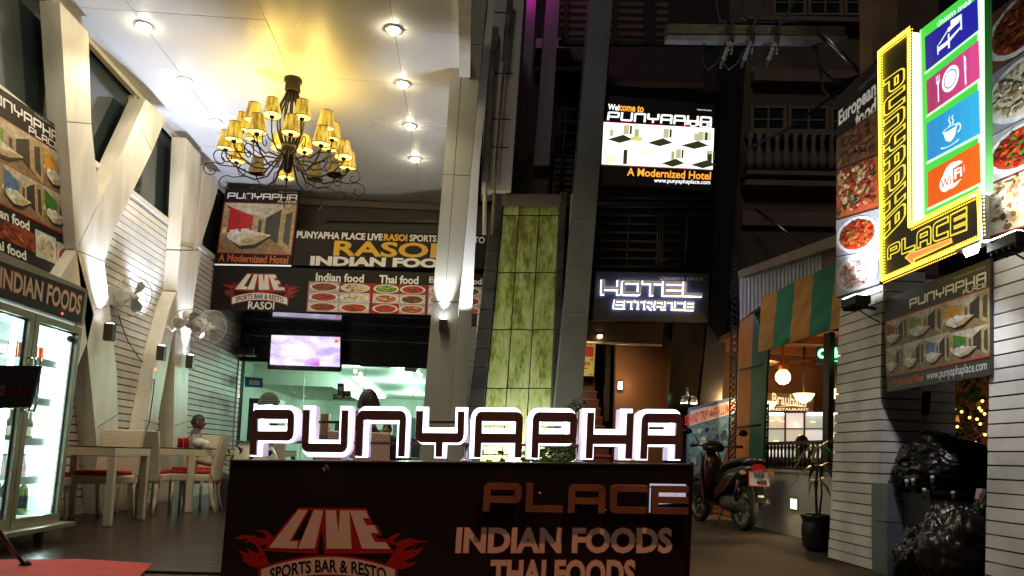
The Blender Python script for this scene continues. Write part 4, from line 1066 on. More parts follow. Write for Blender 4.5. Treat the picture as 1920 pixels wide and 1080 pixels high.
# photographed extents of every letter (left, right) at the body
ext = [(466, 566), (562, 667), (662, 776), (773, 884), (876, 986), (984, 1087), (1085, 1192), (1188, 1284)]
Pl = Print('Y', YL, (0, -1, 0))
topy = lambda x: 758 + (x - 466) * .010; boty = lambda x: 856 + (x - 466) * .010
for ch_, (a, b_) in zip('PUNYAPHA', ext):
    f = Pl.fr((a + 3, topy(a)), (b_ - 3, topy(b_)), (b_ - 7, boty(b_)), (a - 1, boty(a)))
    asp = (b_ - a) / 98. * 1.28
    body = extrude_logo(f, ch_, GLOW, GLOW2, .12, -.12, .235, asp, 0, grow=0.075, box=(.09, .08, .93, .93))[0]
    L_ = body.build('letter', sw)
    shift = .018 if a < 870 else .030
    face = extrude_logo(f, ch_, FACE, FACE, .02, .010, .205, asp, 0, box=(.075 + (-.02 if a < 870 else .05), .10, .93 + (-.02 if a < 870 else .05), .97 if ch_ != 'U' else .90))[0]
    face.build('face_plate', L_, bevel=.002)
q = MB()
for y0 in (789, 834):
    if y0 == 789:
        for a, b_ in ((592, 650), (795, 856)): q.slab([onY(a, y0, YL + .09), onY(b_, y0 + .5, YL + .09), onY(b_, y0 + 5, YL + .09), onY(a, y0 + 4.5, YL + .09)], (0, .02, 0), M_lac)
    else:
        q.slab([onY(500, y0 - 8, YL + .09), onY(1262, y0 + 1, YL + .09), onY(1262, y0 + 6, YL + .09), onY(500, y0 - 3, YL + .09)], (0, .02, 0), mat('brown_rail', (.10, .05, .045), .4))
q.build('rail', sw)
for px in (652, 874, 1083):
    b0 = onY(px, 864, YL + .11); q = MB(); q.lathe([(.045, 0), (.03, .012), (.012, .02), (.012, .30)], (b0[0], b0[1], tl[2] + (b0[0] - tl[0]) * .0245 + .001), M_chrome, 14); q.build('foot', sw)
# street lamp over the pavement, behind and above the viewer
sp = T('street_lamp', 'sodium street lamp on a curved arm over the pavement, out of view above', 'street lamp', (3.2, .4, 0))
q = MB(); q.tube([(3.2, .4, 0), (3.2, .4, 5.6), (3.0, .6, 6.0), (2.2, 1.4, 6.2), (1.6, 2.1, 6.15)], [.07, .055, .05, .04, .04], M_steel, 10); q.build('pole', sp)
q = MB(); q.box((1.45, 2.2, 6.12), (.3, .55, .12), M_alu, .6); q.build('lamp_head', sp, bevel=.03)
q = MB(); q.lathe([(.09, -.065), (.05, -.09), (.0, -.1)], (1.45, 2.2, 6.12), em('sodium_glass', (1., .5, .2), 20), 14, caps=False); q.build('lamp_glass', sp)
lamp('lamp_beam', 'SPOT', (1.45, 2.2, 5.98), 620, (1., .43, .21), sp, .07, (0, 4.15, .35), 44, .55)
# ================================================================== HOTEL FRONT (around Y = 11.5)
YH = 11.5
M_greyp = mat('grey_aluminium_cladding', (.19, .205, .215), .42, var=.15, vscale=1.5)
M_dgl = mat('dark_facade_glass', (.008, .008, .010), .05, spec=.8)
M_tile = mat('dark_slate_tile', (.055, .058, .062), .35, orand=.35, var=.3, vscale=3, bump=.2, bscale=22)
M_grout = mat('pale_grout', (.32, .32, .30), .9)
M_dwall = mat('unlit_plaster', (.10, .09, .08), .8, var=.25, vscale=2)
# white fascia strip with drain pipes right of the front column
wf = T('white_fascia', 'white panelled fascia strip with rusty drain pipes beside the front column', 'fascia', tuple(onY(930, 355, 11.3)))
q = MB(); fpx = [(915, -10), (973, -10), (950, 357), (903, 356)]; q.slab([onY(a, b, 11.3) for a, b in fpx], (0, .5, 0), M_cladw); q.build('panel', wf)
q = MB()
for yy in (22, 136, 222, 275): q.slab([onY(a, b, 11.299) for a, b in ((912, yy), (962, yy + 1), (962, yy + 3), (912, yy + 2))], (0, -.004, 0), M_joint)
q.build('joint', wf)
q = MB(); q.slab([onY(a, b, 11.26) for a, b in ((973, -10), (983, -10), (958, 358), (949, 357))], (0, .1, 0), mat('bright_edge', (.75, .75, .78), .4)); q.build('edge_trim', wf)
M_pipe = mat('grimy_grey_pipe', (.20, .195, .18), .5, var=.4, vscale=5); M_rust = mat('rusty_pipe', (.22, .15, .08), .6, var=.4, vscale=8)
dp = T('drain_pipe', 'fat grey drain pipe with an elbow left of the white fascia', 'pipe', tuple(onY(910, 420, 11.1)))
q = MB(); q.tube([onY(925, 88, 11.15), onY(921, 150, 11.15), onY(912, 300, 11.15), onY(910, 340, 11.15)], .058, M_pipe, 10); q.tube([onY(910, 340, 11.15), onY(908, 440, 11.15)], [.035, .032], mat('white_pipe', (.5, .5, .48), .5), 8); q.build('pipe', dp)
q = MB(); q.ball(onY(925, 88, 11.15), (.085, .085, .11), M_rust, 10, 8); q.bb(onY(926, 72, 11.2) - np.array([.07, .05, .1]), onY(926, 72, 11.2) + np.array([.07, .05, .16]), M_pipe); q.build('elbow', dp)
for pxs, lb, mm, rr in (([(958, -10), (951, 60), (947, 115)], 'grey pipe running up the right side of the white fascia', M_pipe, .05), ([(946, 120), (944, 135), (933, 270), (922, 440)], 'thin rusty conduit hanging down over the slate tiles', M_rust, .02)):
    q = MB(); q.tube([onY(a, b, 11.12) for a, b in pxs], rr, mm, 8); tag(q.build('wall_pipe'), lb, 'pipe')
# grey slatted shutter behind the post
sh = T('roller_shutter', 'grey slatted shutter strip between the white post and the slate tiles', 'shutter', tuple(onY(880, 840, 11.6)))
q = MB(); q.bb(onY(868, 860, 11.7) + np.array([0, 0, 0]), onY(905, 590, 11.75), M_dark); q.build('backing', sh)
z = .05; xs0 = onY(868, 850, 11.6)[0]; xs1 = onY(893, 600, 11.6)[0]
while z < 2.75:
    q = MB(); q.bb((-.12, 11.6, z), (.22, 11.63, z + .084), mat('grey_slat', (.2, .2, .21), .5) if z < .1 else q_m); q_m = q.mats[0]; q.build('slat', sh); z += .092
q = MB(); q.slab([onY(a, b, 11.58) for a, b in ((895, 590), (904, 592), (893, 862), (884, 862))], (0, .08, 0), M_cladw); q.build('frame', sh)
# water wall of green stained panels, leaning back, framed with slate tiles
ww = T('green_panel_wall', 'backlit green mossy panel wall between columns of dark slate tiles', 'feature wall', tuple(onY(970, 860, YH)))
m, t_, b = _nt('mossy_lit_panel')
gm = t_.nodes.new('ShaderNodeNewGeometry'); mp = t_.nodes.new('ShaderNodeMapping'); mp.inputs['Scale'].default_value = (3.2, 3.2, 1.0)
t_.links.new(gm.outputs['Position'], mp.inputs[0])
n1 = t_.nodes.new('ShaderNodeTexNoise'); n1.inputs['Scale'].default_value = 1.7; n1.inputs['Detail'].default_value = 8; n1.inputs['Roughness'].default_value = .68
t_.links.new(mp.outputs[0], n1.inputs['Vector'])
n2 = t_.nodes.new('ShaderNodeTexNoise'); n2.inputs['Scale'].default_value = 9; n2.inputs['Detail'].default_value = 6; t_.links.new(mp.outputs[0], n2.inputs['Vector'])
ad = t_.nodes.new('ShaderNodeMix'); ad.data_type = 'FLOAT'; ad.inputs[0].default_value = .30; t_.links.new(n1.outputs[0], ad.inputs[2]); t_.links.new(n2.outputs[0], ad.inputs[3])
rp = t_.nodes.new('ShaderNodeValToRGB'); E_ = rp.color_ramp.elements
E_[0].position = .40; E_[0].color = (.19, .20, .04, 1); E_[1].position = .60; E_[1].color = (.60, .68, .37, 1)
E_.new(.45).color = (.30, .37, .09, 1); E_.new(.50).color = (.40, .54, .17, 1)
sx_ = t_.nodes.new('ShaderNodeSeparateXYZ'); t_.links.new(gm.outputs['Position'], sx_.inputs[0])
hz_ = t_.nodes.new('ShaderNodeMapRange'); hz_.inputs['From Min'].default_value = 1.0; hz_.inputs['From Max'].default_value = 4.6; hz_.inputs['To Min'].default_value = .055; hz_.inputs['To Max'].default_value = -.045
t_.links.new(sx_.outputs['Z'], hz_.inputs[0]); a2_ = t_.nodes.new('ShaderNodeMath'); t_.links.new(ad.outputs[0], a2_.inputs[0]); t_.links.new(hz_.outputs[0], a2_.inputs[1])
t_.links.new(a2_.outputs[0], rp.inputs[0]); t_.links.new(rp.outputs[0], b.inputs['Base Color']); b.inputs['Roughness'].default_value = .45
oi_ = t_.nodes.new('ShaderNodeObjectInfo'); cm_ = t_.nodes.new('ShaderNodeVectorMath'); cm_.operation = 'SCALE'; cm_.inputs['Scale'].default_value = 7
cb_ = t_.nodes.new('ShaderNodeCombineXYZ')
for k_ in range(3): t_.links.new(oi_.outputs['Random'], cb_.inputs[k_])
va_ = t_.nodes.new('ShaderNodeVectorMath'); t_.links.new(cb_.outputs[0], cm_.inputs[0]); t_.links.new(mp.outputs[0], va_.inputs[0]); t_.links.new(cm_.outputs[0], va_.inputs[1])
t_.links.new(va_.outputs[0], n1.inputs['Vector']); t_.links.new(va_.outputs[0], n2.inputs['Vector'])
M_moss = m
rowsy = [(384, 404), (404, 511), (511, 618), (618, 728), (728, 852), (852, 1000)]
xl = lambda y: 944 + (y - 385) * -.093; xr = lambda y: 1048.5 + (y - 390) * -.043
c1x = lambda y: 973 + (y - 408) * -.069; c2x = lambda y: 1011 + (y - 408) * -.060
def zclip(p): p[2] = max(p[2], .02); return p
for y0, y1 in rowsy:
    for A, B_ in ((xl, c1x), (c1x, c2x), (c2x, xr)):
        q = MB(); g_ = 1.0
        q.slab([zclip(onY(A(y0) + g_, y0 + g_, YH)), zclip(onY(B_(y0) - g_, y0 + g_, YH)), zclip(onY(B_(y1) - g_, y1 - g_, YH)), zclip(onY(A(y1) + g_, y1 - g_, YH))], (0, .04, 0), M_moss); q.build('panel', ww)
q = MB(); q.slab([onY(935, 384, YH + .045), onY(1050, 384, YH + .045), zclip(onY(1020, 960, YH + .045)), zclip(onY(880, 960, YH + .045))], (0, .1, 0), mat('moss_joint', (.02, .022, .004), .9)); q.build('backing', ww)
# slate tiles
TL_ = lambda y: xl(y) - 1.5; TL2 = lambda y: 922.5 + (y - 385) * -.118
TR_ = lambda y: xr(y) + 1; TR2 = lambda y: 1062 + (y - 370) * -.042
yy = 361.; k = 0
while yy < 880:
    y1 = yy + 36.5
    for A, B_ in ((TL2, TL_), (TR_, TR2)):
        q = MB(); q.slab([zclip(onY(A(yy) + .6, yy + .7, YH - .05)), zclip(onY(B_(yy) - .6, yy + .7, YH - .05)), zclip(onY(B_(y1) - .6, y1 - .7, YH - .05)), zclip(onY(A(y1) + .6, y1 - .7, YH - .05))], (0, .04, 0), M_tile); q.build('tile', ww)
    yy = y1
q = MB()
for A, B_ in ((TL2, TL_), (TR_, TR2)):
    q.slab([onY(A(361), 361, YH - .011), onY(B_(361), 361, YH - .011), zclip(onY(B_(880), 880, YH - .011)), zclip(onY(A(880), 880, YH - .011))], (0, .1, 0), M_grout)
q.build('grout', ww)
q = MB(); q.slab([onY(a, b, YH - .06) for a, b in ((941, 363), (1052, 365), (1050, 386), (941, 384))], (0, .2, 0), mat('lintel_grey', (.16, .14, .13), .6)); q.build('lintel', ww)
q = MB(); q.slab([onY(a, b, YH - .08) for a, b in ((1072, 362), (1077, 362), (1068, 500), (1064, 500))], (0, .1, 0), mat('pale_strip', (.6, .52, .45), .5)); q.build('edge_strip', ww)
# floodlight washing the wall from the planter
fl_ = T('planter_floodlight', 'small floodlight in the planter washing the green panel wall', 'floodlight', (.85, 10.94, .25))
q = MB(); q.box((.85, 10.94, .3), (.26, .1, .16), M_blackm, 0, .5); q.tube([(.85, 10.94, 0), (.85, 10.94, .25)], .02, M_blackm); q.build('housing', fl_)
q = MB(); q.box((.85, 10.99, .34), (.2, .02, .11), em('flood_lens', (1., .97, .85), 20), 0, .5); q.build('lens', fl_)
lamp('flood_beam', 'SPOT', (.85, 11.02, .40), 120, (1., .98, .86), fl_, .06, (.80, 11.5, 1.5), 140, .7)
# wall behind, above: terrace with railings and purple lit columns
up = T('terrace_wall', 'unlit terrace storey above the green wall with dark columns', 'building', tuple(onY(1000, 300, 13)))
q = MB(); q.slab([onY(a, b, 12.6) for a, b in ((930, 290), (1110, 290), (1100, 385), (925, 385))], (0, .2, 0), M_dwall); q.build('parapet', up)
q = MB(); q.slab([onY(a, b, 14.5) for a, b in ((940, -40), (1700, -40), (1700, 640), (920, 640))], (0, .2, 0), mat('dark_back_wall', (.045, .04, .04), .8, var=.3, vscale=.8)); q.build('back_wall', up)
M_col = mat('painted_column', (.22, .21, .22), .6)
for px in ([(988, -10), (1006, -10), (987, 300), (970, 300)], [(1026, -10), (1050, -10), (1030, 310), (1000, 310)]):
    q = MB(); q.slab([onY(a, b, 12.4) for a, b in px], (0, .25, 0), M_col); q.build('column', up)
q = MB(); q.slab([onY(a, b, 13.6) for a, b in ((1005, 72), (1105, 72), (1105, 90), (1005, 90))], (0, .7, 0), mat('soffit_board', (.42, .36, .36), .6)); q.build('soffit_board', up)
q = MB(); q.slab([onY(a, b, 14.4) for a, b in ((1055, 150), (1085, 152), (1080, 330), (1050, 330))], (0, .05, 0), M_dark); q.build('doorway', up)
def railing(name, thing, pts, Y, bars, m, r=.022):
    q = MB()
    for a, b in pts: q.tube([onY(*a, Y), onY(*b, Y)], r, m, 4)
    q.build(name, thing)
railing('railing', up, [((1040 - .14 * k, 205 + k * 22), (1095 - .1 * k, 207 + k * 22)) for k in range(8)] + [((1043, 200), (1028, 372)), ((1062, 200), (1050, 372)), ((1090, 200), (1078, 372))], 12.5, 0, M_blackm, .03)
nl = T('neon_tube', 'magenta neon tube high on the dark column, just above the frame', 'neon light', tuple(onY(1002, -60, 12.1)))
q = MB(); q.tube([onY(1000, -40, 12.15), onY(1004, -90, 12.15)], .03, em('magenta_neon', (1., .02, .6), 12), 8); q.build('tube', nl)
lamp('neon_glow', 'POINT', onY(998, -30, 12.1), 4, (.9, .03, .7), nl, .1)
# big grey column
gc = T('hotel_column', 'tall grey clad column left of the welcome light box', 'column', tuple(onY(1065, 850, 11.2)))
q = MB(); q.slab([onY(a, b, 11.2) for a, b in ((1107, -10), (1149, -10), (1107, 540), (1082, 868), (1075, 955), (1022, 953), (1030, 868), (1062, 540))], (0, .3, 0), M_greyp); q.build('shaft', gc, bevel=.004)
q = MB()
for yy in (115, 265, 415, 504, 590): q.tube([onY(1098 - (yy - 115) * .085, yy, 11.199), onY(1139 - (yy - 115) * .076, yy + 1, 11.199)], .004, mat('column_joint', (.25, .25, .25), .6) if yy == 115 else q.mats[0], 4)
q.build('joint', gc)
# hotel facade: dark glass upper part, entrance, right column
hf = T('hotel_facade', 'dark glass hotel front above the stair entrance', 'building', (3, YH, 0))
q = MB(); q.slab([onY(a, b, YH + .1) for a, b in ((1142, 160), (1395, 175), (1360, 640), (1095, 640))], (0, .15, 0), M_dgl); q.build('glass_wall', hf)
q = MB()
for k in range(9): q.tube([onY(1122 - k * 1.6, 372 + k * 16, YH + .07), onY(1345 - k, 374 + k * 16, YH + .07)], .022, mat('dark_louvre', (.03, .03, .032), .4) if k == 0 else q.mats[0], 4)
for px in (1180, 1235, 1240, 1245, 1290): q.tube([onY(px, 400, YH + .06), onY(px - 6, 505, YH + .06)], .018, q.mats[0], 4)
q.build('louvre', hf)
q = MB(); q.slab([onY(a, b, YH - .02) for a, b in ((1358, 60), (1402, 62), (1385, 300), (1345, 870), (1336, 968), (1290, 966), (1300, 870), (1338, 500))], (0, .3, 0), mat('reflecting_grey_column', (.022, .023, .025), .2)); q.build('side_column', hf)
q = MB(); q.slab([onY(a, b, YH) for a, b in ((1092, 600), (1245, 603), (1240, 648), (1090, 640))], (0, .08, 0), mat('brown_lintel', (.035, .018, .010), .25)); q.build('lintel', hf)
q = MB(); q.slab([onY(a, b, YH - .01) for a, b in ((1088, 639), (1241, 646), (1241, 649), (1088, 642))], (0, .06, 0), M_alu); q.build('lintel_edge', hf)
q = MB(); q.slab([zclip(onY(a, b, YH + .02)) for a, b in ((1262, 600), (1340, 602), (1325, 960), (1240, 960))], (0, .1, 0), mat('dark_smoked_glass', (.012, .010, .008), .08)); q.build('smoked_pane', hf)
# welcome light box
QW = [(1138, 178), (1340, 196), (1334, 356), (1116, 344)]
wl = T('welcome_lightbox', 'glowing light box reading Welcome to PUNYAPHA, A Modernized Hotel', 'light box', tuple(onY(1230, 350, YH)))
q = MB(); q.slab([onY(a, b, YH - .02) for a, b in QW], (0, .12, 0), M_blackm); q.build('case', wl)
P = Print('Y', YH - .023, (0, -1, 0)); f = P.fr(*QW)
LW = lit(255, 255, 255, 1.5); LO = lit(255, 165, 60, 1.3)
fw = P.fr((1141, 195), (1161, 197), (1160, 207), (1140, 205)); P.text(fw, 'Wel', LW, 1, .03); fw = P.fr((1162, 197), (1207, 200), (1206, 211), (1161, 207)); P.text(fw, 'come to', LO, 1, .03)
fw = P.fr((1140, 209), (1335, 219), (1334, 237), (1138, 225)); P.logo(fw, 'PUNYAPHA', LW, 1, .2, 1.15, .12)
fw = P.fr((1284, 225), (1335, 229), (1334, 240), (1283, 236)); P.logo(fw, 'PLACE', LW, 2, .2, 1.2, .1)
fw = P.fr((1307, 204), (1334, 206), (1334, 209), (1307, 207)); P.text(fw, TH2, LW, 1)
fw = P.fr((1132, 229), (1339, 241), (1336, 319), (1128, 309)); P.rect(fw, 0, 0, 1, 1, lit(255, 252, 235, 1.6), 1); P.rect(fw, 0, -.012, 1, 0, lit(230, 60, 40, 1), 1); P.rect(fw, 0, .985, 1, 1, lit(180, 30, 20, 1), 2)
dk = lit(60, 62, 40, .8); md = lit(190, 185, 150, 1.1); gr = lit(165, 175, 120, 1.1)
for (u0, v0), s in (((.0, .05), 1), ((.36, .08), 1.), ((.66, .1), 1.1), ((.5, .55), .9), ((.76, .55), 1.)):
    k = .2 * s; P.q(fw, [(u0 + k * .2, v0 + .35), (u0 + k * .9, v0 + .22), (u0 + k * 1.35, v0 + .32), (u0 + k * .75, v0 + .42)], dk, 2)
    P.q(fw, [(u0 + k * .9, v0), (u0 + k * 1.15, v0 - .02), (u0 + k * 1.15, v0 + .2), (u0 + k * .9, v0 + .22)], md, 2)
    P.q(fw, [(u0 + k * 1.18, v0 + .0), (u0 + k * 1.28, v0), (u0 + k * 1.28, v0 + .2), (u0 + k * 1.18, v0 + .2)], dk, 3)
for (u, v, w_, h_, c) in ((.28, .12, .04, .22, gr), (.25, .3, .1, .1, lit(215, 200, 110, 1.2)), (.19, .62, .035, .34, dk), (.06, .16, .03, .16, md), (.82, .14, .06, .18, md), (.9, .1, .08, .2, lit(215, 212, 190, 1.2)), (.02, .75, .1, .2, lit(225, 222, 190, 1.3)), (.35, .6, .1, .12, lit(235, 230, 200, 1.3)), (.95, .62, .04, .2, dk), (.62, .6, .03, .2, gr)):
    P.rect(fw, u, v, u + w_, v + h_, c, 2.5)
fw = P.fr((1177, 315), (1333, 323), (1332, 337), (1176, 329)); P.text(fw, 'A Modernized Hotel', LO, 1, .02)
fw = P.fr((1227, 334), (1332, 338), (1331, 348), (1226, 344)); P.text(fw, 'www.punyaphaplace.com', LW, 1, .008)
P.build('backlit_film', wl)
# hotel entrance sign with halo letters
QE = [(1118, 509), (1330, 513), (1328, 604), (1111, 601)]
hs = T('hotel_entrance_sign', 'dark sign with halo-lit letters HOTEL ENTRANCE over the stair', 'sign', tuple(onY(1220, 600, YH)))
q = MB(); q.slab([onY(a, b, YH - .05) for a, b in QE], (0, .1, 0), mat('charcoal_sign_panel', (.055, .056, .062), .3)); q.build('panel', hs)
P = Print('Y', YH - .052, (0, -1, 0)); fw = P.fr((1237, 517), (1318, 519), (1318, 529), (1237, 527)); P.text(fw, TH, ink(190, 185, 175), 1, .01)
fw = P.fr((1261, 588), (1328, 590), (1327, 599), (1260, 597)); P.logo(fw, '216/20', ink(80, 62, 52), 1, .2, .9, .3); P.build('print', hs)
FC = em('letter_face_painted_glow', (.80, .70, .64), .17, (.8, .75, .7)); HL = em('blue_white_halo', (.50, .56, 1.), 8)  # faint face glow stands in for street light falling on the letters
Pb = Print('Y', YH - .055, (0, -1, 0))
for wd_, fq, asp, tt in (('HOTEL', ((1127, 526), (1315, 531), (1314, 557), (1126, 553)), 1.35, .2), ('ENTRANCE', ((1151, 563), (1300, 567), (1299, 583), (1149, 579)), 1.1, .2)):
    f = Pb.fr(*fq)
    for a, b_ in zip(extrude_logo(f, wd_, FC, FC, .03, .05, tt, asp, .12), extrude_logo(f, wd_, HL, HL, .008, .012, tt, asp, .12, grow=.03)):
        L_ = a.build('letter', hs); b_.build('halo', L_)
# entrance interior: stairs, orange wall, poster
en = T('entrance_stair', 'dark red tiled stair climbing inside the hotel entrance', 'stair', (1.9, 12, 0))
M_step = mat('dark_red_step', (.34, .08, .05), .3, var=.2); M_nose = mat('step_riser', (.10, .030, .022), .35)
for k in range(14):
    y0_ = 11.75 + k * .22
    q = MB(); q.bb((1.4, y0_, k * .175), (2.5, y0_ + .24, (k + 1) * .175 - .03), M_nose); q.bb((1.4, y0_ - .03, (k + 1) * .175 - .03), (2.5, y0_ + .22, (k + 1) * .175), M_step); q.build('step', en)
M_or = mat('orange_plaster', (.15, .06, .022), .6, var=.18, vscale=2.2)
hw = T('stair_wall', 'orange plaster wall beside the entrance stair', 'wall', (3, 13, 0))
q = MB(); q.bb((2.54, 12.6, 0), (4.2, 12.75, 3.2), M_or); q.build('side_wall', hw)
q = MB(); q.bb((1.2, 15.0, 0), (2.6, 15.2, 4.2), mat('ochre_back_wall', (.24, .15, .06), .6)); q.build('back_wall', hw)
q = MB(); q.bb((2.55, 13.6, 1.5), (2.64, 13.75, 4.2), mat('door_jamb', (.03, .015, .01), .4)); q.build('door_jamb', hw)
q = MB(); q.bb((1.2, 11.6, 3.15), (4.2, 15.2, 3.25), mat('porch_ceiling', (.12, .06, .03), .4)); q.build('porch_ceiling', hw)
po = T('offer_poster', 'yellow poster with a red bag and letters FER at the stair top', 'poster', tuple(onY(1105, 700, 13.4)))
P = Print('Y', 13.4, (0, -1, 0)); QO = [(1080, 640), (1117, 644), (1113, 705), (1078, 705)]; q = MB(); q.slab([onY(a, b, 13.41) for a, b in QO], (0, .03, 0), ink(215, 205, 120)); q.build('panel', po)
f = P.fr(*QO); P.rect(f, .45, .12, .92, .42, ink(200, 40, 20), 1); P.arc(f, .68, .1, .12, .06, .15, ink(200, 40, 20), 1, 8, math.pi, 6.283); P.text(f, 'FER', ink(130, 60, 30), 1, .02, (.4, .58, .8, .68)); P.rect(f, .45, .76, .65, .79, ink(120, 70, 30), 1); P.arc(f, .85, .5, .06, .025, .3, ink(60, 60, 30), 1); P.text(f, 'U', ink(150, 30, 20), 1, .03, (.1, .28, .35, .42)); P.text(f, 'VISA', ink(60, 50, 30), 1, .02, (.75, .93, .95, .97)); P.build('print', po)
p = onY(1163, 723, 12.5); wl2 = T('stair_wall_lamp', 'small bright lamp low on the orange stair wall', 'wall lamp', tuple(p)); q = MB(); q.box(p, (.06, .05, .12), em('warm_lamp', (1, .85, .5), 14)); q.build('lens', wl2); q = MB(); q.box(p + (0, .03, 0), (.08, .02, .15), M_blackm); q.build('back_plate', wl2)
lamp('lamp_glow', 'POINT', p + (0, -.12, 0), 5, (1, .72, .35), wl2, .05)
p = onY(1125, 630, 11.45); el = T('entrance_downlight', 'tiny bright spotlight under the dark entrance lintel', 'downlight', tuple(p)); q = MB(); q.ball(p, .035, em('warm_spot', (1, .82, .5), 25), 10, 6); q.build('lens', el); q = MB(); q.lathe([(.05, 0), (.05, .05)], p + (0, .0, .01), M_blackm, 12, caps=False); q.build('ring', el)
lamp('spot_beam', 'SPOT', (1.9, 11.25, 2.5), 95, (1, .70, .36), el, .06, (2.0, 13.2, 1.3), 120, .8)
# banner by the entrance with twin spotlight
QT = [(1291, 765), (1387, 741), (1355, 868), (1286, 900)]
YT = 10.9
tb = T('trip_banner', 'blue standing banner with red words ISLAND TRIP WITH LUNCH behind the motorbike', 'banner', tuple(onY(1320, 880, YT)))
q = MB(); q.slab([onY(a, b, YT) for a, b in QT], (0, .03, 0), ink(70, 95, 150)); q.build('panel', tb)
P = Print('Y', YT - .002, (0, -1, 0)); f = P.fr(*QT); P.rect(f, .03, .05, .97, .26, ink(165, 175, 190), 1); P.text(f, 'ISLAND TRIP WITH LUNCH', ink(190, 40, 45), 2, .03, (-.06, .10, .95, .23)); P.rect(f, .03, .28, .97, .97, photo(85, 120, 155), 1)
for i in range(26):
    u, v = random.uniform(.1, .9), random.uniform(.35, .9); s = random.uniform(.05, .16)
    P.q(f, [(u + s * math.cos(a) * random.uniform(.5, 1), v + s * .8 * math.sin(a) * random.uniform(.5, 1)) for a in [6.283 * j / 7 for j in range(7)] if True], photo(*random.choice([(45, 75, 110), (70, 110, 150), (35, 50, 75), (150, 170, 185), (90, 100, 105)])), 2 + i * .05)
P.build('print', tb)
p = onY(1292, 756, 10.6); ts = T('banner_spotlight', 'twin spotlight on a short pole shining down on the trip banner', 'spotlight', tuple(p))
for dx in (-.07, .07): q = MB(); q.lathe([(.03, .10), (.055, .02), (.055, 0)], p + (dx, 0, 0), M_steel, 12); q.lathe([(.05, -.002), (.0, -.004)], p + (dx, 0, 0), em('warm_lens', (1, .85, .6), 30), 12, caps=False); q.build('lamp_head', ts)
q = MB(); q.tube([p + (0, .05, .06), p + (0, .1, .24)], .016, M_steel); q.tube([p + (-.07, 0, .1), p + (.07, 0, .1)], .012, M_steel); q.build('bracket', ts)
lamp('spot_beam', 'SPOT', p + (0, 0, -.03), 5, (1, .8, .55), ts, .04, p + (.15, .15, -1), 80, .6)
# ================================================================== BEER RESTAURANT ALONG THE ALLEY (plane X = 3.84)
XB = 3.84
M_whw = mat('white_wash', (.50, .48, .44), .7, var=.2, vscale=2.5)
lwv = T('low_wall', 'low whitewashed wall along the alley under the restaurant balustrade', 'wall', (XB, 9, 0))
q = MB(); q.bb((XB, 7.3, 0), (XB + .16, 10.5, .725), M_whw); q.build('wall_face', lwv)
q = MB(); q.bb((XB - .02, 7.3, .725), (XB + .18, 10.5, .755), mat('wall_cap', (.35, .30, .25), .6)); q.build('cap', lwv)
p = onX(1490, 945, XB - .005); rl = T('recessed_lamp', 'square recessed lamp with louvres glowing in the low white wall', 'wall lamp', tuple(p))
q = MB(); q.bb(p + (-.012, -.09, -.07), p + (.0, .09, .07), M_steel); q.build('frame', rl, bevel=.003)
q = MB(); q.bb(p + (-.016, -.075, -.055), p + (-.0125, .075, .055), em('recessed_lens', (1., .78, .36), 5)); q.build('lens', rl)
for k in range(3):
    q = MB(); q.bb(p + (-.022, -.075, -.03 + .03 * k - .003), p + (-.0165, .075, -.03 + .03 * k + .003), M_steel); q.build('louvre', rl)
lamp('lamp_glow', 'AREA', p + (-.03, 0, 0), 3.5, (1, .75, .4), rl, .12, p + (-1, 0, -.5))
ba = T('balustrade', 'dark turned wooden balustrade on the low white wall', 'railing', (XB, 8.6, .755))
M_dw = mat('dark_turned_wood', (.020, .010, .007), .4)
q = MB(); q.bb((XB + .04, 7.3, 1.06), (XB + .12, 9.5, 1.10), M_dw); q.build('handrail', ba)
q = MB(); q.bb((XB + .05, 7.3, .758), (XB + .11, 9.5, .79), M_dw); q.build('bottom_rail', ba)
y = 7.36
while y < 9.5:
    q = MB(); q.lathe([(.012, .79), (.030, .83), (.034, .87), (.016, .92), (.012, .98), (.022, 1.02), (.014, 1.06)], (XB + .08, y, 0), M_dw, 8); q.build('baluster', ba); y += .105
def xslab(pts, x, th, m, name, parent=None):
    q = MB(); q.slab([onX(a, b, x) for a, b in pts], (th, 0, 0), m); return q.build(name, parent)
bh = T('beer_restaurant', 'beer restaurant with orange and green posts, warmly lit inside', 'building', (XB, 9, 0))
M_orange = mat('orange_paint', (.60, .20, .02), .55, var=.15, vscale=3); M_green = mat('green_paint', (.015, .12, .055), .5, var=.2, vscale=3)
xslab([(1387, 600), (1413, 588), (1408, 700), (1403, 878), (1379, 885)], XB + .02, .15, M_orange, 'orange_column', bh)
xslab([(1413.5, 588), (1442, 640), (1437, 700), (1429, 892), (1403.5, 885), (1408.5, 700)], XB - .02, .03, M_green, 'green_post', bh)
xslab([(1544, 625), (1556, 622), (1551, 900), (1541, 900)], XB + .03, .06, M_dw, 'dark_post', bh)
# lattice strips
def lattice(pts, nx, nz, name):
    A, B_, C, D = [onX(a, b, XB + .05) for a, b in pts]; q = MB()
    g = lambda u, v: (A * (1 - u) + B_ * u) * (1 - v) + (D * (1 - u) + C * u) * v
    for i in range(nz):
        for s in (0, 1):
            q.tube([g(s, i / nz), g(1 - s, (i + 1) / nz)], .010, M_dark, 4)
    for s in (0, 1): q.tube([g(s, 0), g(s, 1)], .012, M_dark, 4)
    q.build(name, bh)
lattice([(1374, 480), (1386, 476), (1379, 880), (1366, 885)], 1, 34, 'lattice'); lattice([(1433, 760), (1441, 757), (1438, 890), (1430, 893)], 1, 9, 'lattice')
q = MB(); q.tube([onX(1385, 693, XB - .03), onX(1429, 681, XB - .03)], .018, M_greyp, 6); q.build('bracket', bh)
q = MB(); q.tube([onX(1380, 802, XB - .03), onX(1425, 796, XB - .03)], .014, M_blackm, 6); q.build('bracket', bh)
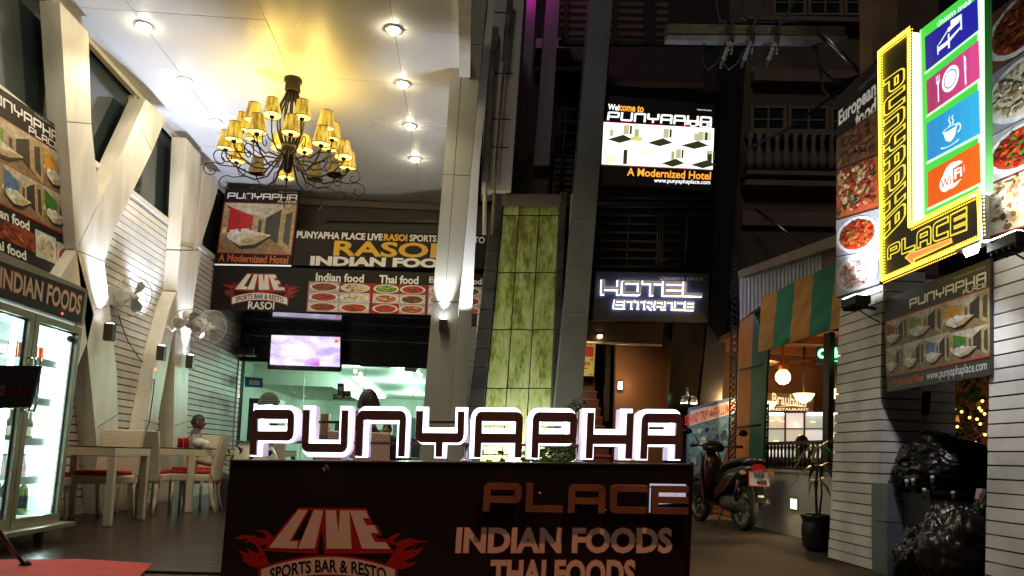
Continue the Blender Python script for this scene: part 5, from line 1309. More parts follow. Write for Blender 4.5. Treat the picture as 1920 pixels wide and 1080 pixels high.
# corrugated sheet, fascia
co = T('corrugated_fence', 'white corrugated sheets with blue ribs over the striped awning', 'cladding', tuple(onX(1460, 540, XB)))
tp = lambda x: 520 + (x - 1385) * (474 - 520) / 154.; bt = lambda x: (602 - (x - 1387) * .75) if x < 1428 else 572 + (x - 1428) * (494 - 572) / 139.
M_corr = mat('white_corrugated', (.42, .43, .45), .5, var=.2, vscale=6); M_blue = mat('blue_rib', (.03, .04, .14), .5)
n = 22
xs_ = [1386 + (1541 - 1386) * (i / n) for i in range(n + 1)]
for i in range(n):
    a, b_ = xs_[i], xs_[i + 1]
    q = MB(); q.slab([onX(a + .9, tp(a), XB), onX(b_ - .9, tp(b_), XB), onX(b_ - .9, bt(b_), XB), onX(a + .9, bt(a), XB)], (.04, 0, 0), M_corr); q.build('sheet_rib', co)
q = MB(); q.slab([onX(1385, 522, XB + .042), onX(1541, 476, XB + .042), onX(1541, 520, XB + .042), onX(1388, 602, XB + .042)], (.02, 0, 0), M_blue); q.build('valley', co)
xslab([(1541, 474), (1572, 464), (1572, 492), (1541, 508)], XB, .04, mat('brown_sheet', (.16, .06, .03), .6), 'brown_sheet', co)
q = MB(); q.slab([onX(a, b, XB - .16) for a, b in ((1384, 508), (1576, 437), (1576, 459), (1385, 521))], (.1, 0, 0), mat('tan_fascia', (.22, .17, .11), .6, var=.2)); q.build('fascia', co)
# awning
aw = T('striped_awning', 'faded orange and green striped fabric awning over the alley side', 'awning', tuple(onX(1500, 640, XB - .3)))
tops = [(1428, 556), (1458, 546), (1491, 526), (1526, 513), (1567, 491), (1600, 476)]; bots = [(1421, 660), (1448, 652), (1480, 642.5), (1516, 631), (1556, 619), (1590, 609)]
M_ao = mat('faded_orange_canvas', (.62, .30, .06), .85, var=.3, vscale=3, bump=.2, bscale=20); M_ag = mat('faded_green_canvas', (.03, .24, .15), .85, var=.3, vscale=3, bump=.2, bscale=20)
for i in range(5):
    q = MB(); N = 6
    vs = []
    for k in range(N + 1):
        v = k / N; X_ = XB - .02 - .42 * v ** 1.3
        for c in (0, 1):
            a, b_ = tops[i + c], bots[i + c]; vs.append(onX(a[0] * (1 - v) + b_[0] * v, a[1] * (1 - v) + b_[1] * v - 0, X_))
    vs2 = [np.array(p) + np.array([.006, 0, -.006]) for p in vs]; nn = len(vs)
    fs = [(2 * k, 2 * k + 1, 2 * k + 3, 2 * k + 2) for k in range(N)] + [(nn + 2 * k, nn + 2 * k + 2, nn + 2 * k + 3, nn + 2 * k + 1) for k in range(N)] + [(2 * N, 2 * N + 1, nn + 2 * N + 1, nn + 2 * N)]
    q.add(vs + vs2, fs, M_ag if i % 2 else M_ao, True); q.build('fabric_stripe', aw)
# interior
M_bwood = mat('warm_brown_wood', (.12, .045, .018), .45, var=.3, vscale=3)
it = T('beer_hall_interior', 'warm brown beer hall interior with small-paned windows', 'room', (5.5, 12, 0))
YI = 12.6
q = MB(); q.bb((3.9, YI + .05, 0), (8.5, YI + .15, 3.2), M_bwood); q.build('back_wall', it)
q = MB(); q.bb((8.2, 7.3, 0), (8.3, YI, 3.2), M_bwood); q.build('side_wall', it)
q = MB(); q.bb((XB + .12, 7.2, 2.72), (8.3, YI, 2.8), mat('red_brown_ceiling', (.16, .05, .02), .5, var=.2)); q.build('hall_ceiling', it)
q = MB(); q.bb((XB + .2, 7.3, 0.003), (8.3, YI, .02), mat('hall_floor', (.1, .05, .03), .4)); q.build('hall_floor', it)
for k in range(4):
    q = MB(); q.bb((XB + .2, 8.4 + k * 1.1, 2.60), (8.2, 8.5 + k * 1.1, 2.72), M_bwood); q.build('beam', it)
pane_m = em('lit_pane', (.62, .55, .42), .75, (.3, .28, .24)); pane_2 = em('lit_pane_green', (.40, .52, .42), .7, (.3, .3, .3)); pane_3 = em('lit_pane_blue', (.5, .55, .6), .8)
gx = [1436, 1473, 1509, 1546, 1580, 1616]; gy = [773, 804, 838, 870]
for i in range(5):
    for j in range(3):
        q = MB(); q.slab([onY(a, b, YI) for a, b in ((gx[i] + 1, gy[j] + 1), (gx[i + 1] - 1, gy[j] + 1), (gx[i + 1] - 1, gy[j + 1] - 1), (gx[i] + 1, gy[j + 1] - 1))], (0, .04, 0), [pane_m, pane_2, pane_3][(i * 2 + j) % 3]); q.build('pane', it)
q = MB()
for x in gx: q.slab([onY(a, b, YI - .03) for a, b in ((x - 1.3, 735), (x + 1.3, 735), (x + 1, 872), (x - 1.5, 872))], (0, .07, 0), M_bwood)
for y in gy: q.slab([onY(a, b, YI - .032) for a, b in ((1434, y - 1.2), (1618, y - 1.2), (1618, y + 1.2), (1434, y + 1.2))], (0, .07, 0), M_bwood)
q.build('muntin', it)
q = MB()
for a, b_ in ((1438, 1470), (1514, 1574)):
    q = MB(); q.slab([onY(x, y, YI - .06) for x, y in ((a, 773), (b_, 774), (b_, 779), (a, 778))], (0, .02, 0), em('cool_tube', (.85, .93, 1.), 3.5)); q.build('tube_lamp', it)
for i in range(12):
    px, py = random.choice([(1450, 785), (1445, 800), (1448, 822), (1452, 830), (1462, 790), (1530, 795), (1560, 815), (1495, 795)])
    q = MB(); p = onY(px + random.uniform(-6, 6), py + random.uniform(-5, 5), YI - .05); q.box(p, (.09, .01, .012), em('fairy_lamp', (1, .35, .12), 4), 0, 0) ; q.build('fairy_lamp', it)
gb = T('glass_sign', 'etched glass panel lettered Brauhaus RESTAURANT above the small panes', 'sign', tuple(onY(1480, 770, YI - .2)))
QG = [(1437, 737), (1526, 738), (1525, 771), (1436, 770)]
q = MB(); q.slab([onY(a, b, YI - .2) for a, b in QG], (0, .02, 0), mat('smoky_sign_glass', (.22, .15, .09), .2)); q.build('panel', gb)
P = Print('Y', YI - .203, (0, -1, 0)); BE = em('backlit_cream', (.85, .66, .38), .75)
P.warp(lambda a, b: (1448 + 64 * a, 762 - 20 * b - 2 + 6 * (a - .5) * 1.0), 'Brauhaus', BE, 1, .02); f = P.fr((1449, 765), (1516, 765.5), (1516, 770), (1449, 769.5)); P.text(f, 'RESTAURANT', BE, 1, .03)
P.px([(1452, 763), (1490, 758), (1510, 764), (1488, 761)], BE, 1); P.build('lettering', gb)
p = onY(1468, 707, 10.4); gl_ = T('globe_lamp', 'round glowing globe lamp under the beer hall ceiling', 'ceiling light', tuple(p))
q = MB(); q.ball(p, .105, em('globe_glass', (1., .78, .34), 7), 18, 12); q.build('globe', gl_)
q = MB(); q.lathe([(.06, .09), (.09, .13), (.05, .2), (.02, .22), (.02, 2.72 - p[2])], p, mat('brass', (.5, .32, .1), .3, metal=.9), 14); q.build('fitting', gl_)
for k in range(4):
    a0 = .5 + 1.571 * k; d = np.array([math.cos(a0), math.sin(a0), 0]); e_ = np.array([-d[1], d[0], .25])
    q = MB(); b0 = p + np.array([0, 0, .2]); q.slab([b0 + d * .1 - e_ * .03, b0 + d * .5 - e_ * .055, b0 + d * .5 + e_ * .055, b0 + d * .1 + e_ * .03], (0, 0, .008), M_bwood); q.build('fan_blade', gl_)
lamp('globe_glow', 'POINT', p + (0, -.05, -.16), 130, (1., .62, .25), gl_, .1)
for px, py, Y_, lb in ((1507, 743, 11.6, 'glowing bowl pendant right of the globe lamp'), (1437, 758, 11.8, 'glowing bowl pendant low on the left beside the green post'), (1567, 735, 11.9, 'glowing bowl pendant at the far right of the beer hall')):
    p = onY(px, py, Y_); t = T('bowl_pendant', lb, 'pendant light', tuple(p), group='bowl pendants in the beer hall')
    q = MB(); q.lathe([(.03, -.11), (.10, -.07), (.16, .02), (.165, .04)], p, em('bowl_glass', (1., .72, .30), 3.5), 16, caps=False); q.build('bowl', t); q = MB(); q.tube([p + (0, 0, .03), (p[0], p[1], 2.72)], .012, M_dw); q.build('rod', t)
nn_ = T('neon_beer_sign', 'green neon script sign hanging under the awning beside the dark post', 'neon sign', tuple(onX(1555, 668, XB + .25)))
P = Print('X', XB + .25, (-1, 0, 0)); NG = em('green_neon', (.03, 1., .18), 5); NW = em('green_white_neon', (.55, 1., .6), 4)
f = P.fr((1533, 654), (1622, 646), (1622, 678), (1533, 679)); P.text(f, 'Carlsberg', NW, 4, .0, (.03, .1, .97, .85)); P.text(f, 'Carlsberg', NG, 2, .055, (.02, .07, .98, .88)); P.rect(f, .2, .9, .8, .96, NG, 2); P.build('neon_letters', nn_)
q = MB(); q.slab([onX(a, b, XB + .256) for a, b in ((1530, 650), (1625, 642), (1625, 682), (1530, 684))], (.03, 0, 0), mat('neon_backing', (.01, .03, .015), .4)); q.build('backing', nn_)

# ================================================================== RIGHT-HAND SLATTED PILLARS
XP = 3.28
_h = None
def pillar(name, label, y0, y1, x1, ztop, front, loc):
    t = T(name, label, 'pillar', loc)
    ya = lambda z: y0[0] + (y0[1] - y0[0]) * z / 2.3
    yb = lambda z: y1[0] + (y1[1] - y1[0]) * z / 2.3
    def blk(q, xa, xb, z0, z1, m, ins=0.):
        P0 = [(xa, ya(z0) + ins, z0), (xa, yb(z0) - ins, z0), (xa, yb(z1) - ins, z1), (xa, ya(z1) + ins, z1)]
        q.slab(P0, (xb - xa, 0, 0), m)
    q = MB(); blk(q, XP + .015, x1, 0, ztop - .01, M_dark, .012); q.build('core', t)
    z = .012
    while z < ztop - .03:
        h = .0755 + random.uniform(-.0015, .001)
        q = MB(); blk(q, XP - .003 + random.uniform(-.0025, .002), XP + .014, z, min(z + h, ztop), M_slatR); q.build('slat', t, bevel=.003)
        if front:
            z1 = min(z + h, ztop); q = MB(); q.slab([(XP + .016, ya(z) - .003, z), (x1, ya(z) - .003, z), (x1, ya(z1) - .003, z1), (XP + .016, ya(z1) - .003, z1)], (0, .014, 0), M_slatR); q.build('end_slat', t)
        z += .0853
    return t
p1_ = pillar('slatted_pillar', 'white slatted pillar below the European food board', (onX(1640, 860, XP)[1], onX(1657, 540, XP)[1]), (6.57, 6.335), 3.62, 2.42, True, (XP, 6.2, 0))
# darker return wall facing the viewer, seen between the pillars
rw = T('slat_return_wall', 'shadowed slatted wall behind the rubbish bags', 'wall', (3.7, 6.0, 0))
q = MB(); q.bb((XP + .02, 5.90, 0), (4.02, 5.95, 2.4), M_dark); q.build('backing', rw)
z = .012
while z < 2.35:
    q = MB(); q.bb((XP + .018, 5.865, z), (4.0, 5.899, z + .0765), M_slatR); q.build('slat', rw); z += .0853
q = MB(); q.slab([onY(a, b, 5.84) for a, b in ((1669, 735), (1746, 735), (1743, 775), (1669, 775))], (0, .02, 0), M_blackm); q.build('dark_panel', rw)
p2_ = pillar('slatted_pillar', 'white slatted pillar at the right edge of the frame', (2.6, 2.6), (onX(1846, 1080, XP)[1], onX(1861, 455, XP)[1]), 4.2, 2.16, False, (XP, 3.6, 0))
# grey meter cabinet and wooden post
mc = T('meter_cabinet', 'grey metal cabinet standing against the slatted pillar', 'cabinet', (3.42, 5.72, 0))
q = MB(); q.bb((3.27, 5.62, 0), (3.42, 5.84, .40), mat('grey_cabinet_paint', (.13, .15, .17), .45, var=.15)); q.build('lower_case', mc, bevel=.005)
q = MB(); q.bb((3.27, 5.62, .405), (3.42, 5.84, .70), mat('grey_cabinet_paint', (.15, .16, .175), .45, var=.15)); q.build('upper_case', mc, bevel=.005)
q = MB()
for k in range(2): q.bb((3.34, 5.617, .56 + .05 * k), (3.41, 5.62, .57 + .05 * k), M_blackm)
q.build('vent', mc)
wp = MB(); wp.bb((3.47, 5.55, 0), (3.55, 5.63, .74), mat('brown_timber_post', (.16, .09, .035), .7, var=.3, vscale=10)); tag(wp.build('timber_post'), 'short brown timber post beside the grey cabinet', 'post')
# food boards
def foodboard(label, quad, X, cuts_l, cuts_r, kinds, head, floor_=None):
    t, P = board('food_board', label, 'signboard', 'X', X, (-1, 0, 0), quad, .05, M_board)
    P.c -= .003; f = P.fr(*quad)
    if head:
        P.text(f, 'European', WHT, 1, .035, (.06, .085, .93, .175)); P.text(f, 'food', WHT, 1, .035, (.48, .165, .93, .235)); P.text(f, TH, ink(120), 1, 0, (.55, .05, .95, .075))
    for i, k in enumerate(kinds):
        a, b_ = cuts_l[i], cuts_l[i + 1]; c, d = cuts_r[i], cuts_r[i + 1]
        g = (lambda a, b_, c, d: lambda u, v, l=1: f(u, (a * (1 - v) + b_ * v) * (1 - u) + (c * (1 - v) + d * v) * u, l))(a, b_ - .004, c, d - .004)
        food(P, g, k[0], k[1], 0, 0, 1, 1, 2, fill=k[2], nb=150, sz=.62, dim=.82)
    P.build('print', t); return t
QEU = [(1569, 182), (1648, 108), (1650, 533), (1568, 559)]
foodboard('tall European food board with four slanting dish photos above the first pillar', QEU, XP - .035, [.21, .37, .62, .80, 1.], [.23, .43, .67, .85, 1.], [('brown', (110, 75, 50), True), ('pizza', (120, 60, 40), True), ('red', (170, 170, 180), False), ('pasta', (190, 195, 205), False)], True)
QRF = [(1848, 37), (1995, -80), (1995, 405), (1850, 449)]
foodboard('food board at the right edge with curry, naan, red chicken and crusty pizza photos', QRF, XP - .06, [0, .27, .55, .76, 1.], [0, .27, .55, .76, 1.], [('curry', (120, 80, 55), False), ('pale', (150, 150, 155), False), ('red', (185, 185, 190), False), ('crust', (150, 60, 45), True)], False)
# hotel poster
QHP = [(1660, 561), (1857, 484), (1857, 703), (1663, 735)]
t, P = board('hotel_poster', 'hotel poster with six bedroom photos hung between the two slatted pillars', 'poster', 'X', XP - .03, (-1, 0, 0), QHP, .02, ink(52, 50, 50))
P.c -= .003; f = P.fr(*QHP)
P.logo(f, 'PUNYAPHA', WHT, 1, .2, 1.15, .12, (.27, .10, .97, .19)); P.logo(f, 'PLACE', WHT, 1, .2, 1.2, .14, (.78, .195, .97, .235)); P.text(f, TH2, ink(165), 1, 0, (.7, .04, .96, .075))
P.rect(f, 0, .245, 1, .255, RED, 2); P.rect(f, 0, .835, 1, .845, RED, 2)
for (u0, v0, u1, v1, c) in ((0, .255, .25, .54, (185, 35, 45)), (.25, .255, .6, .54, (140, 160, 70)), (.6, .255, 1, .56, (215, 150, 50)), (0, .54, .2, .835, (190, 160, 110)), (.2, .54, .42, .835, (205, 190, 160)), (.42, .54, .67, .835, (95, 115, 165)), (.67, .56, 1, .835, (70, 125, 50))):
    room(P, f, c, u0, v0, u1, v1, 2, .82)
P.text(f, 'A Modernized Hotel', ink(185, 95, 55), 2, .01, (.03, .875, .41, .955)); P.text(f, 'www.punyaphaplace.com', ink(215), 2, .0, (.44, .865, .975, .975)); P.build('print', t)

# ================================================================== LED SIGN AND GREEN LIGHT BOX
XL = 3.0
ls = T('led_sign', 'L-shaped yellow LED sign reading PUNYAPHA PLACE with a red arrow', 'sign', tuple(onX(1700, 480, XL)))
OUT = [(1648, 98), (1704, 55), (1705, 425), (1835, 361), (1838, 446), (1653, 525)]
M_lsf = mat('led_sign_face', (.012, .011, .006), .35); YEL = em('yellow_led', (1., .74, .03), 5); YELd = em('yellow_led_letter', (1., .76, .015), 1.05)
q = MB()
import mathutils.geometry as mg_
pts = [onX(a, b, XL) for a, b in OUT]; n = len(pts); bk = [p + np.array([.06, 0, 0]) for p in pts]
tri = [tuple(t_) for t_ in mg_.tessellate_polygon([[Vector(p) for p in pts]])]
q.add(pts + bk, tri + [tuple(i + n for i in t_) for t_ in tri] + [(i, (i + 1) % n, (i + 1) % n + n, i + n) for i in range(n)], M_lsf); q.build('case', ls)
q = MB(); pp = [Vector(onX(a, b, XL - .012)) for a, b in OUT + OUT[:1]]
for a, b_ in zip(pp[:-1], pp[1:]): q.tube([a, b_], .0115, YEL, 6)
q.build('led_border', ls)
q = MB()
for a, b_ in zip(pp[:-1], pp[1:]):
    L_ = (b_ - a).length; k = int(L_ / .022); nin = (b_ - a).normalized().cross(Vector((1, 0, 0)))
    for i in range(k):
        c = a.lerp(b_, (i + .5) / k)
        for s in (-1, 1): q.box(c + nin * .024 * s + Vector((.010, 0, 0)), (.004, .008, .008), em('amber_led', (1, .5, .02), 2.2) if not q.mats else q.mats[0])
o = q.build('led_dots', ls); o['kind'] = 'stuff'
P = Print('X', XL - .002, (-1, 0, 0))
# vertical word runs downwards, letter tops to the right
fv = P.fr((1656, 152), (1697, 122), (1699, 408), (1657, 452))
def rot(f): return lambda u, v, l=1: f(1 - v, u, l)
for wd_, ff, bx_, asp in (('PUNYAPHA', rot(fv), (0, 0, 1, 1), 1.05),):
    P.logo(ff, wd_, YELd, 1, .34, asp, .10, bx_); P.logo(ff, wd_, M_lsf, 2, .34, asp, .10, bx_, grow=-.075)
fh = P.fr((1664, 462), (1814, 386), (1814, 432), (1664, 488))
P.logo(fh, 'PLACE', YELd, 1, .32, 1.05, .08); P.logo(fh, 'PLACE', M_lsf, 2, .32, 1.05, .08, grow=-.075)
RDL = em('red_arrow_led', (1., .09, .01), 1.6)
P.px([(1697, 483), (1716, 464), (1716, 500)], YELd, 3); P.px([(1714, 472), (1785, 446), (1787, 455), (1714, 489)], YELd, 3.3); P.px([(1700, 482.5), (1713.5, 469), (1713.5, 495)], RDL, 4); P.px([(1712, 475.5), (1783, 448.5), (1785, 453), (1712, 486)], RDL, 4.3)
P.build('led_letters', ls)
gx_ = T('green_lightbox', 'green light box with bed, dining, coffee and WiFi panels', 'light box', tuple(onX(1790, 380, XL + .02)))
QGR = [(1725, 57), (1846, -38), (1848.5, 361), (1733, 424)]
q = MB(); q.slab([onX(a, b, XL + .02) for a, b in QGR], (.045, 0, 0), mat('green_case', (.05, .25, .05), .4)); q.build('case', gx_)
q = MB(); q.slab([onX(a, b, XL + .025) for a, b in ((1706, 60), (1724.5, 62), (1731, 426), (1707, 427))], (.035, 0, 0), em('white_lit_side', (.9, 1., .97), 1.5)); q.build('lit_side', gx_)
P = Print('X', XL + .017, (-1, 0, 0)); f = P.fr(*QGR)
P.rect(f, 0, 0, 1, 1, lit(70, 215, 75, 1.), 1); P.rect(f, .90, 0, 1, 1, lit(225, 255, 225, 1.3), 2); P.rect(f, 0, 0, .03, 1, lit(170, 235, 170, 1.), 2)
GW = lit(235, 250, 245, 1.25); GS = lit(205, 250, 205, 1.15)
ft = P.fr((1758, 41), (1822, -6), (1822, 10), (1759, 54)); P.text(ft, TH, GW, 3, .02)
panels = [([(1735, 70), (1834, -3), (1836, 56), (1737, 134)], (22, 24, 140), (28, 30, 160)), ([(1738, 152), (1836, 75), (1838.5, 146), (1740, 215)], (165, 45, 105), (225, 75, 145)), ([(1738.5, 232.5), (1836.5, 168.5), (1839, 250), (1740, 302.5)], (20, 135, 205), (50, 185, 235)), ([(1740.5, 322.5), (1838, 267), (1840, 342), (1741, 390)], (225, 85, 20), (240, 110, 25))]
for i, (qd, c0, c1_) in enumerate(panels):
    g = P.fr(*qd)
    P.rect(g, -.03, 1.0, 1.03, 1.07, GS, 3); P.rect(g, 1, 0, 1.03, 1.0, GS, 3)
    for k in range(6):
        t0 = k / 6; cc = tuple(int(a + (b_ - a) * t0) for a, b_ in zip(c0, c1_)); P.rect(g, k / 6, 0, (k + 1) / 6 + (0 if k < 5 else 0), 1, lit(*cc, 1.05), 3.5)
    if i == 0:
        P.q(g, [(.25, .52), (.27, .52), (.27, .80), (.25, .80)], GW, 5); P.q(g, [(.27, .60), (.46, .60), (.46, .72), (.27, .72)], GW, 5); P.q(g, [(.46, .44), (.49, .42), (.49, .86), (.46, .86)], GW, 5)
        P.q(g, [(.49, .58), (.70, .47), (.70, .53), (.49, .68)], GW, 5); P.q(g, [(.27, .52), (.48, .26), (.50, .28), (.30, .53)], GW, 5); P.q(g, [(.46, .25), (.70, .20), (.68, .32), (.56, .34), (.48, .38)], GW, 6)
        P.q(g, [(.52, .08), (.72, .12), (.72, .20), (.52, .22)], GW, 5); P.q(g, [(.70, .12), (.725, .12), (.725, .60), (.70, .60)], GW, 6)
    elif i == 1:
        P.ell(g, .48, .46, .165, .34, GW, 5, 26); P.arc(g, .48, .46, .115, .235, .06, lit(120, 60, 95, .8), 6, 26)
        P.rect(g, .23, .36, .25, .86, GW, 5); P.rect(g, .205, .10, .215, .30, GW, 5); P.rect(g, .235, .10, .245, .3, GW, 5); P.rect(g, .265, .10, .275, .30, GW, 5); P.q(g, [(.205, .28), (.275, .28), (.25, .38), (.23, .38)], GW, 5)
        P.q(g, [(.74, .1), (.775, .2), (.775, .55), (.74, .55)], GW, 5); P.rect(g, .745, .55, .77, .92, GW, 5)
    elif i == 2:
        P.arc(g, .47, .50, .13, .06, .12, GW, 5, 20); P.q(g, [(.345, .53), (.40, .76), (.47, .82), (.54, .76), (.595, .53), (.56, .72), (.47, .77), (.38, .72)], GW, 5); P.arc(g, .61, .58, .055, .1, .18, GW, 5, 14, -1.6, 1.6); P.arc(g, .46, .86, .16, .055, .14, GW, 5, 16, .1, 3.3)
        P.q(g, [(.44, .44), (.47, .36), (.44, .28), (.47, .16), (.475, .17), (.46, .28), (.49, .36), (.46, .44)], GW, 5); P.q(g, [(.50, .42), (.53, .34), (.50, .26), (.53, .20), (.54, .21), (.52, .27), (.55, .35), (.52, .42)], GW, 5)
    else:
        P.ell(g, .50, .46, .19, .34, GW, 5, 26); P.ell(g, .38, .56, .13, .24, GW, 5.5, 22); P.ell(g, .60, .44, .13, .28, GW, 5.7, 22)
        gt = lambda u, v, l=1: g(.28 + u * .20, .44 + v * .24, l); P.text(gt, 'Wi', lit(215, 85, 20, 1.), 7, .005)
        P.q(g, [(.52, .30), (.72, .27), (.72, .66), (.52, .70)], lit(225, 90, 25, 1.), 6.5); gt = lambda u, v, l=1: g(.555 + u * .13, .36 + v * .24, l); P.text(gt, 'Fi', GW, 7.5, .03)
P.build('backlit_film', gx_)
p = onX(1822, 468, XL - .02); us = T('sign_lamp', 'small white tube lamp under the right end of the LED sign', 'lamp', tuple(p))
for k in range(3):
    q = MB(); q.tube([p + (0, -.07 + .01 * k, -.014 * k), p + (0, .07 - .01 * k, -.014 * k)], .005, em('white_tube', (.95, .97, 1.), 30) if k == 0 else q_m4, 6); q_m4 = q.mats[0]; q.build('tube', us)
q = MB(); q.bb(p + (-.03, -.11, .01), p + (.05, .11, .03), M_steel); q.build('reflector', us)
lamp('tube_beam', 'SPOT', p + (-.05, 0, -.06), 34, (.95, .97, 1.), us, .06, (2.7, 5.2, .4), 130, .8)
# hangers fixing the signs
q = MB()
for a, b in ((1690, 380), (1720, 300), (1800, 420), (1680, 200)): q.tube([onX(a, b, XL + .1), onX(a, b, XL + .1) + np.array([.45, 0, 0])], .02, M_steel, 6)
q.build('hanger', ls)
# floodlights on the pillars
def flood(px, py, X, tgt, e, label):
    p = onX(px, py, X); t = T('floodlight', label, 'floodlight', tuple(p), group='black floodlights on the slatted pillars')
    q = MB(); q.box(p, (.13, .24, .07), M_blackm, 0, 0); 
    for k in range(5): q.box(p + (.0, -.1 + .05 * k, -.045), (.11, .012, .03), M_blackm)
    q.build('housing', t, bevel=.006)
    q = MB(); q.box(p + (-.005, 0, .038), (.10, .20, .006), em('flood_glass', (.92, .97, 1.), 45)); q.build('lens', t)
    q = MB(); q.tube([p + (.0, 0, -.03), (XP + .01, p[1], p[2] - .05)], .014, M_blackm); q.tube([p + (.02, .02, -.05), p + (.1, -.02, -.12), p + (.13, -.12, -.18)], .006, M_blackm, 5); q.build('bracket', t)
    lamp('flood_beam', 'SPOT', p + (-.02, 0, .06), e, (.93, .97, 1.), t, .05, tgt, 84, .9)
flood(1604, 566, XP - .17, (XP + .0, 6.1, 4.0), 260, 'black floodlight shining up the European food board')
flood(1897, 455, XP - .19, (XP + .0, 4.2, 3.6), 150, 'black floodlight shining up the right-edge food board')
# ================================================================== RUBBISH
from mathutils import noise as nz_
M_bag = mat('black_bin_bag', (.007, .0065, .0065), .26, spec=.45, bump=.12, bscale=18); M_bagb = mat('translucent_dark_bag', (.020, .014, .012), .24, spec=.5, var=.4, vscale=5, bump=.12, bscale=18)
def bag(name, label, c, r, m, seed, knot=None):
    q = MB(); nu, nv = 84, 54; vs = []
    for j in range(nv + 1):
        th = math.pi * j / nv
        for k in range(nu):
            ph = 6.2832 * k / nu
            d = Vector((math.sin(th) * math.cos(ph), math.sin(th) * math.sin(ph), math.cos(th)))
            n1 = nz_.noise(d * 1.5 + Vector((seed, 0, 0))); w_ = d + Vector((nz_.noise(d * 1.7 + Vector((seed, 7, 0))), nz_.noise(d * 1.7 + Vector((1, seed, 0))), nz_.noise(d * 1.7 + Vector((3, 0, seed))))) * .55
            cr_ = (1 - abs(math.sin(4.5 * ph + 5 * n1 + seed))) * .05 * math.sin(th)
            n_ = n1 * .20 + cr_ + max(0, 1 - abs(nz_.noise(w_ * 2.6 + Vector((seed, 0, 2)))) * 2.6) * .10 + max(0, 1 - abs(nz_.noise(w_ * 5.2 + Vector((0, seed, 2)))) * 2.8) * .045
            s = 1 + n_ - .1
            z = d.z * s * r[2]
            p = Vector(c) + Vector((d.x * s * r[0], d.y * s * r[1], max(z, -r[2] * .82)))
            vs.append(p)
    q.add(vs, [(j * nu + k, (j + 1) * nu + k, (j + 1) * nu + (k + 1) % nu, j * nu + (k + 1) % nu) for j in range(nv) for k in range(nu)], m, True)
    if knot: q.tube([Vector(knot), Vector(knot) + Vector((.02, -.01, .06)), Vector(knot) + Vector((.06, -.02, .12))], [.05, .02, .045], m, 8)
    return tag(q.build(name), label, 'bin bag', 'black bin bags between the pillars')
cr = T('crate', 'dark open bin under the heaped black bag', 'bin', (3.62, 5.5, 0))
q = MB(); q.slab([(3.42, 5.25, .0), (3.86, 5.25, 0), (3.90, 5.25, .64), (3.38, 5.25, .64)], (0, .5, 0), M_blackm); q.build('bin_body', cr)
q = MB(); q.bb((3.36, 5.22, .64), (3.92, 5.28, .675), M_black); q.build('rim', cr)
bag('bin_bag', 'large black bin bag heaped on top of the dark bin', (3.60, 5.42, .86), (.34, .27, .24), M_bag, 1.3)
bag('bin_bag', 'brownish translucent bin bag on the ground in front of the bin', (3.42, 5.02, .27), (.27, .22, .33), M_bagb, 4.7)
bag('bin_bag', 'low black bin bag on the ground left of the brownish one', (3.36, 5.32, .20), (.18, .16, .22), M_bag, 8.1)
bag('bin_bag', 'black bin bag squeezed against the right pillar', (3.72, 5.0, .36), (.20, .2, .40), M_bag, 12.6)
for px, py, lb in ((1748, 898, 'white bottle cap poking out below the big bag'), (1700, 905, 'pale bottle neck at the left of the bag pile'), (1712, 903, 'second pale bottle neck at the left of the bag pile'), (1733, 921, 'white bottle cap low in the middle of the bag pile'), (1787, 927, 'white bottle cap at the right of the bag pile')):
    p = onY(px, py, 5.17); q = MB(); q.lathe([(.013, 0), (.013, .022), (.001, .023)], p, ink(215), 10); q.lathe([(.011, -.05), (.011, 0)], p, M_blackm, 10); tag(q.build('plastic_bottle'), lb, 'bottle', 'bottles sticking out of the rubbish')
p = onY(1843, 940, 5.0); q = MB(); q.box(p, (.09, .05, .17), ink(190, 185, 180), .1, .25); q.box(p + (-.0, -.027, .03), (.092, .012, .055), ink(190, 25, 25), .1, .25); tag(q.build('carton'), 'crushed red and white carton beside the right pillar', 'carton')

# bush with fairy lights
def leaves(q, c, r, n, m, size, seed, flat=1.):
    rnd = random.Random(seed)
    for i in range(n):
        d = Vector((rnd.gauss(0, 1), rnd.gauss(0, 1), rnd.gauss(0, 1))).normalized() * (rnd.random() ** .45)
        p = Vector(c) + Vector((d.x * r[0], d.y * r[1], d.z * r[2]))
        a = Vector((rnd.uniform(-1, 1), rnd.uniform(-1, 1), rnd.uniform(-.6, .8))).normalized(); b_ = a.orthogonal().normalized(); b_ = Matrix.Rotation(rnd.uniform(0, 6.28), 3, a) @ b_
        s = size * rnd.uniform(.6, 1.3)
        q.add([p, p + a * s * .5 + b_ * s * .26, p + a * s, p + a * s * .5 - b_ * s * .26], [(0, 1, 2, 3)], rnd.choice(m))
LF = [mat('leaf_green', (.045, .10, .018), .5), mat('leaf_green', (.07, .14, .025), .5), mat('leaf_green', (.03, .065, .015), .55)]
bs = T('lit_bush', 'dark leafy bush strung with small orange lights behind the rubbish', 'bush', (4.25, 6.5, 0))
q = MB(); leaves(q, (4.32, 6.5, 1.35), (.42, .4, .85), 1500, LF, .075, 3); o = q.build('foliage', bs); o['kind'] = 'stuff'
q = MB(); q.tube([(4.3, 6.5, 0), (4.28, 6.5, .7), (4.35, 6.45, 1.4)], [.03, .025, .015], M_dw); q.build('stem', bs)
M_fb = em('orange_fairy_bulb', (1., .33, .06), 9)
for px, py in ((1785, 765), (1795, 800), (1840, 770), (1846, 776), (1836, 765), (1832, 786), (1838, 795), (1847, 815), (1829, 830), (1834, 845), (1818, 783), (1842, 752), (1803, 772), (1781, 758)):
    q = MB(); q.ball(onY(px, py, 6.05), .012, M_fb, 6, 5); q.build('fairy_bulb', bs)
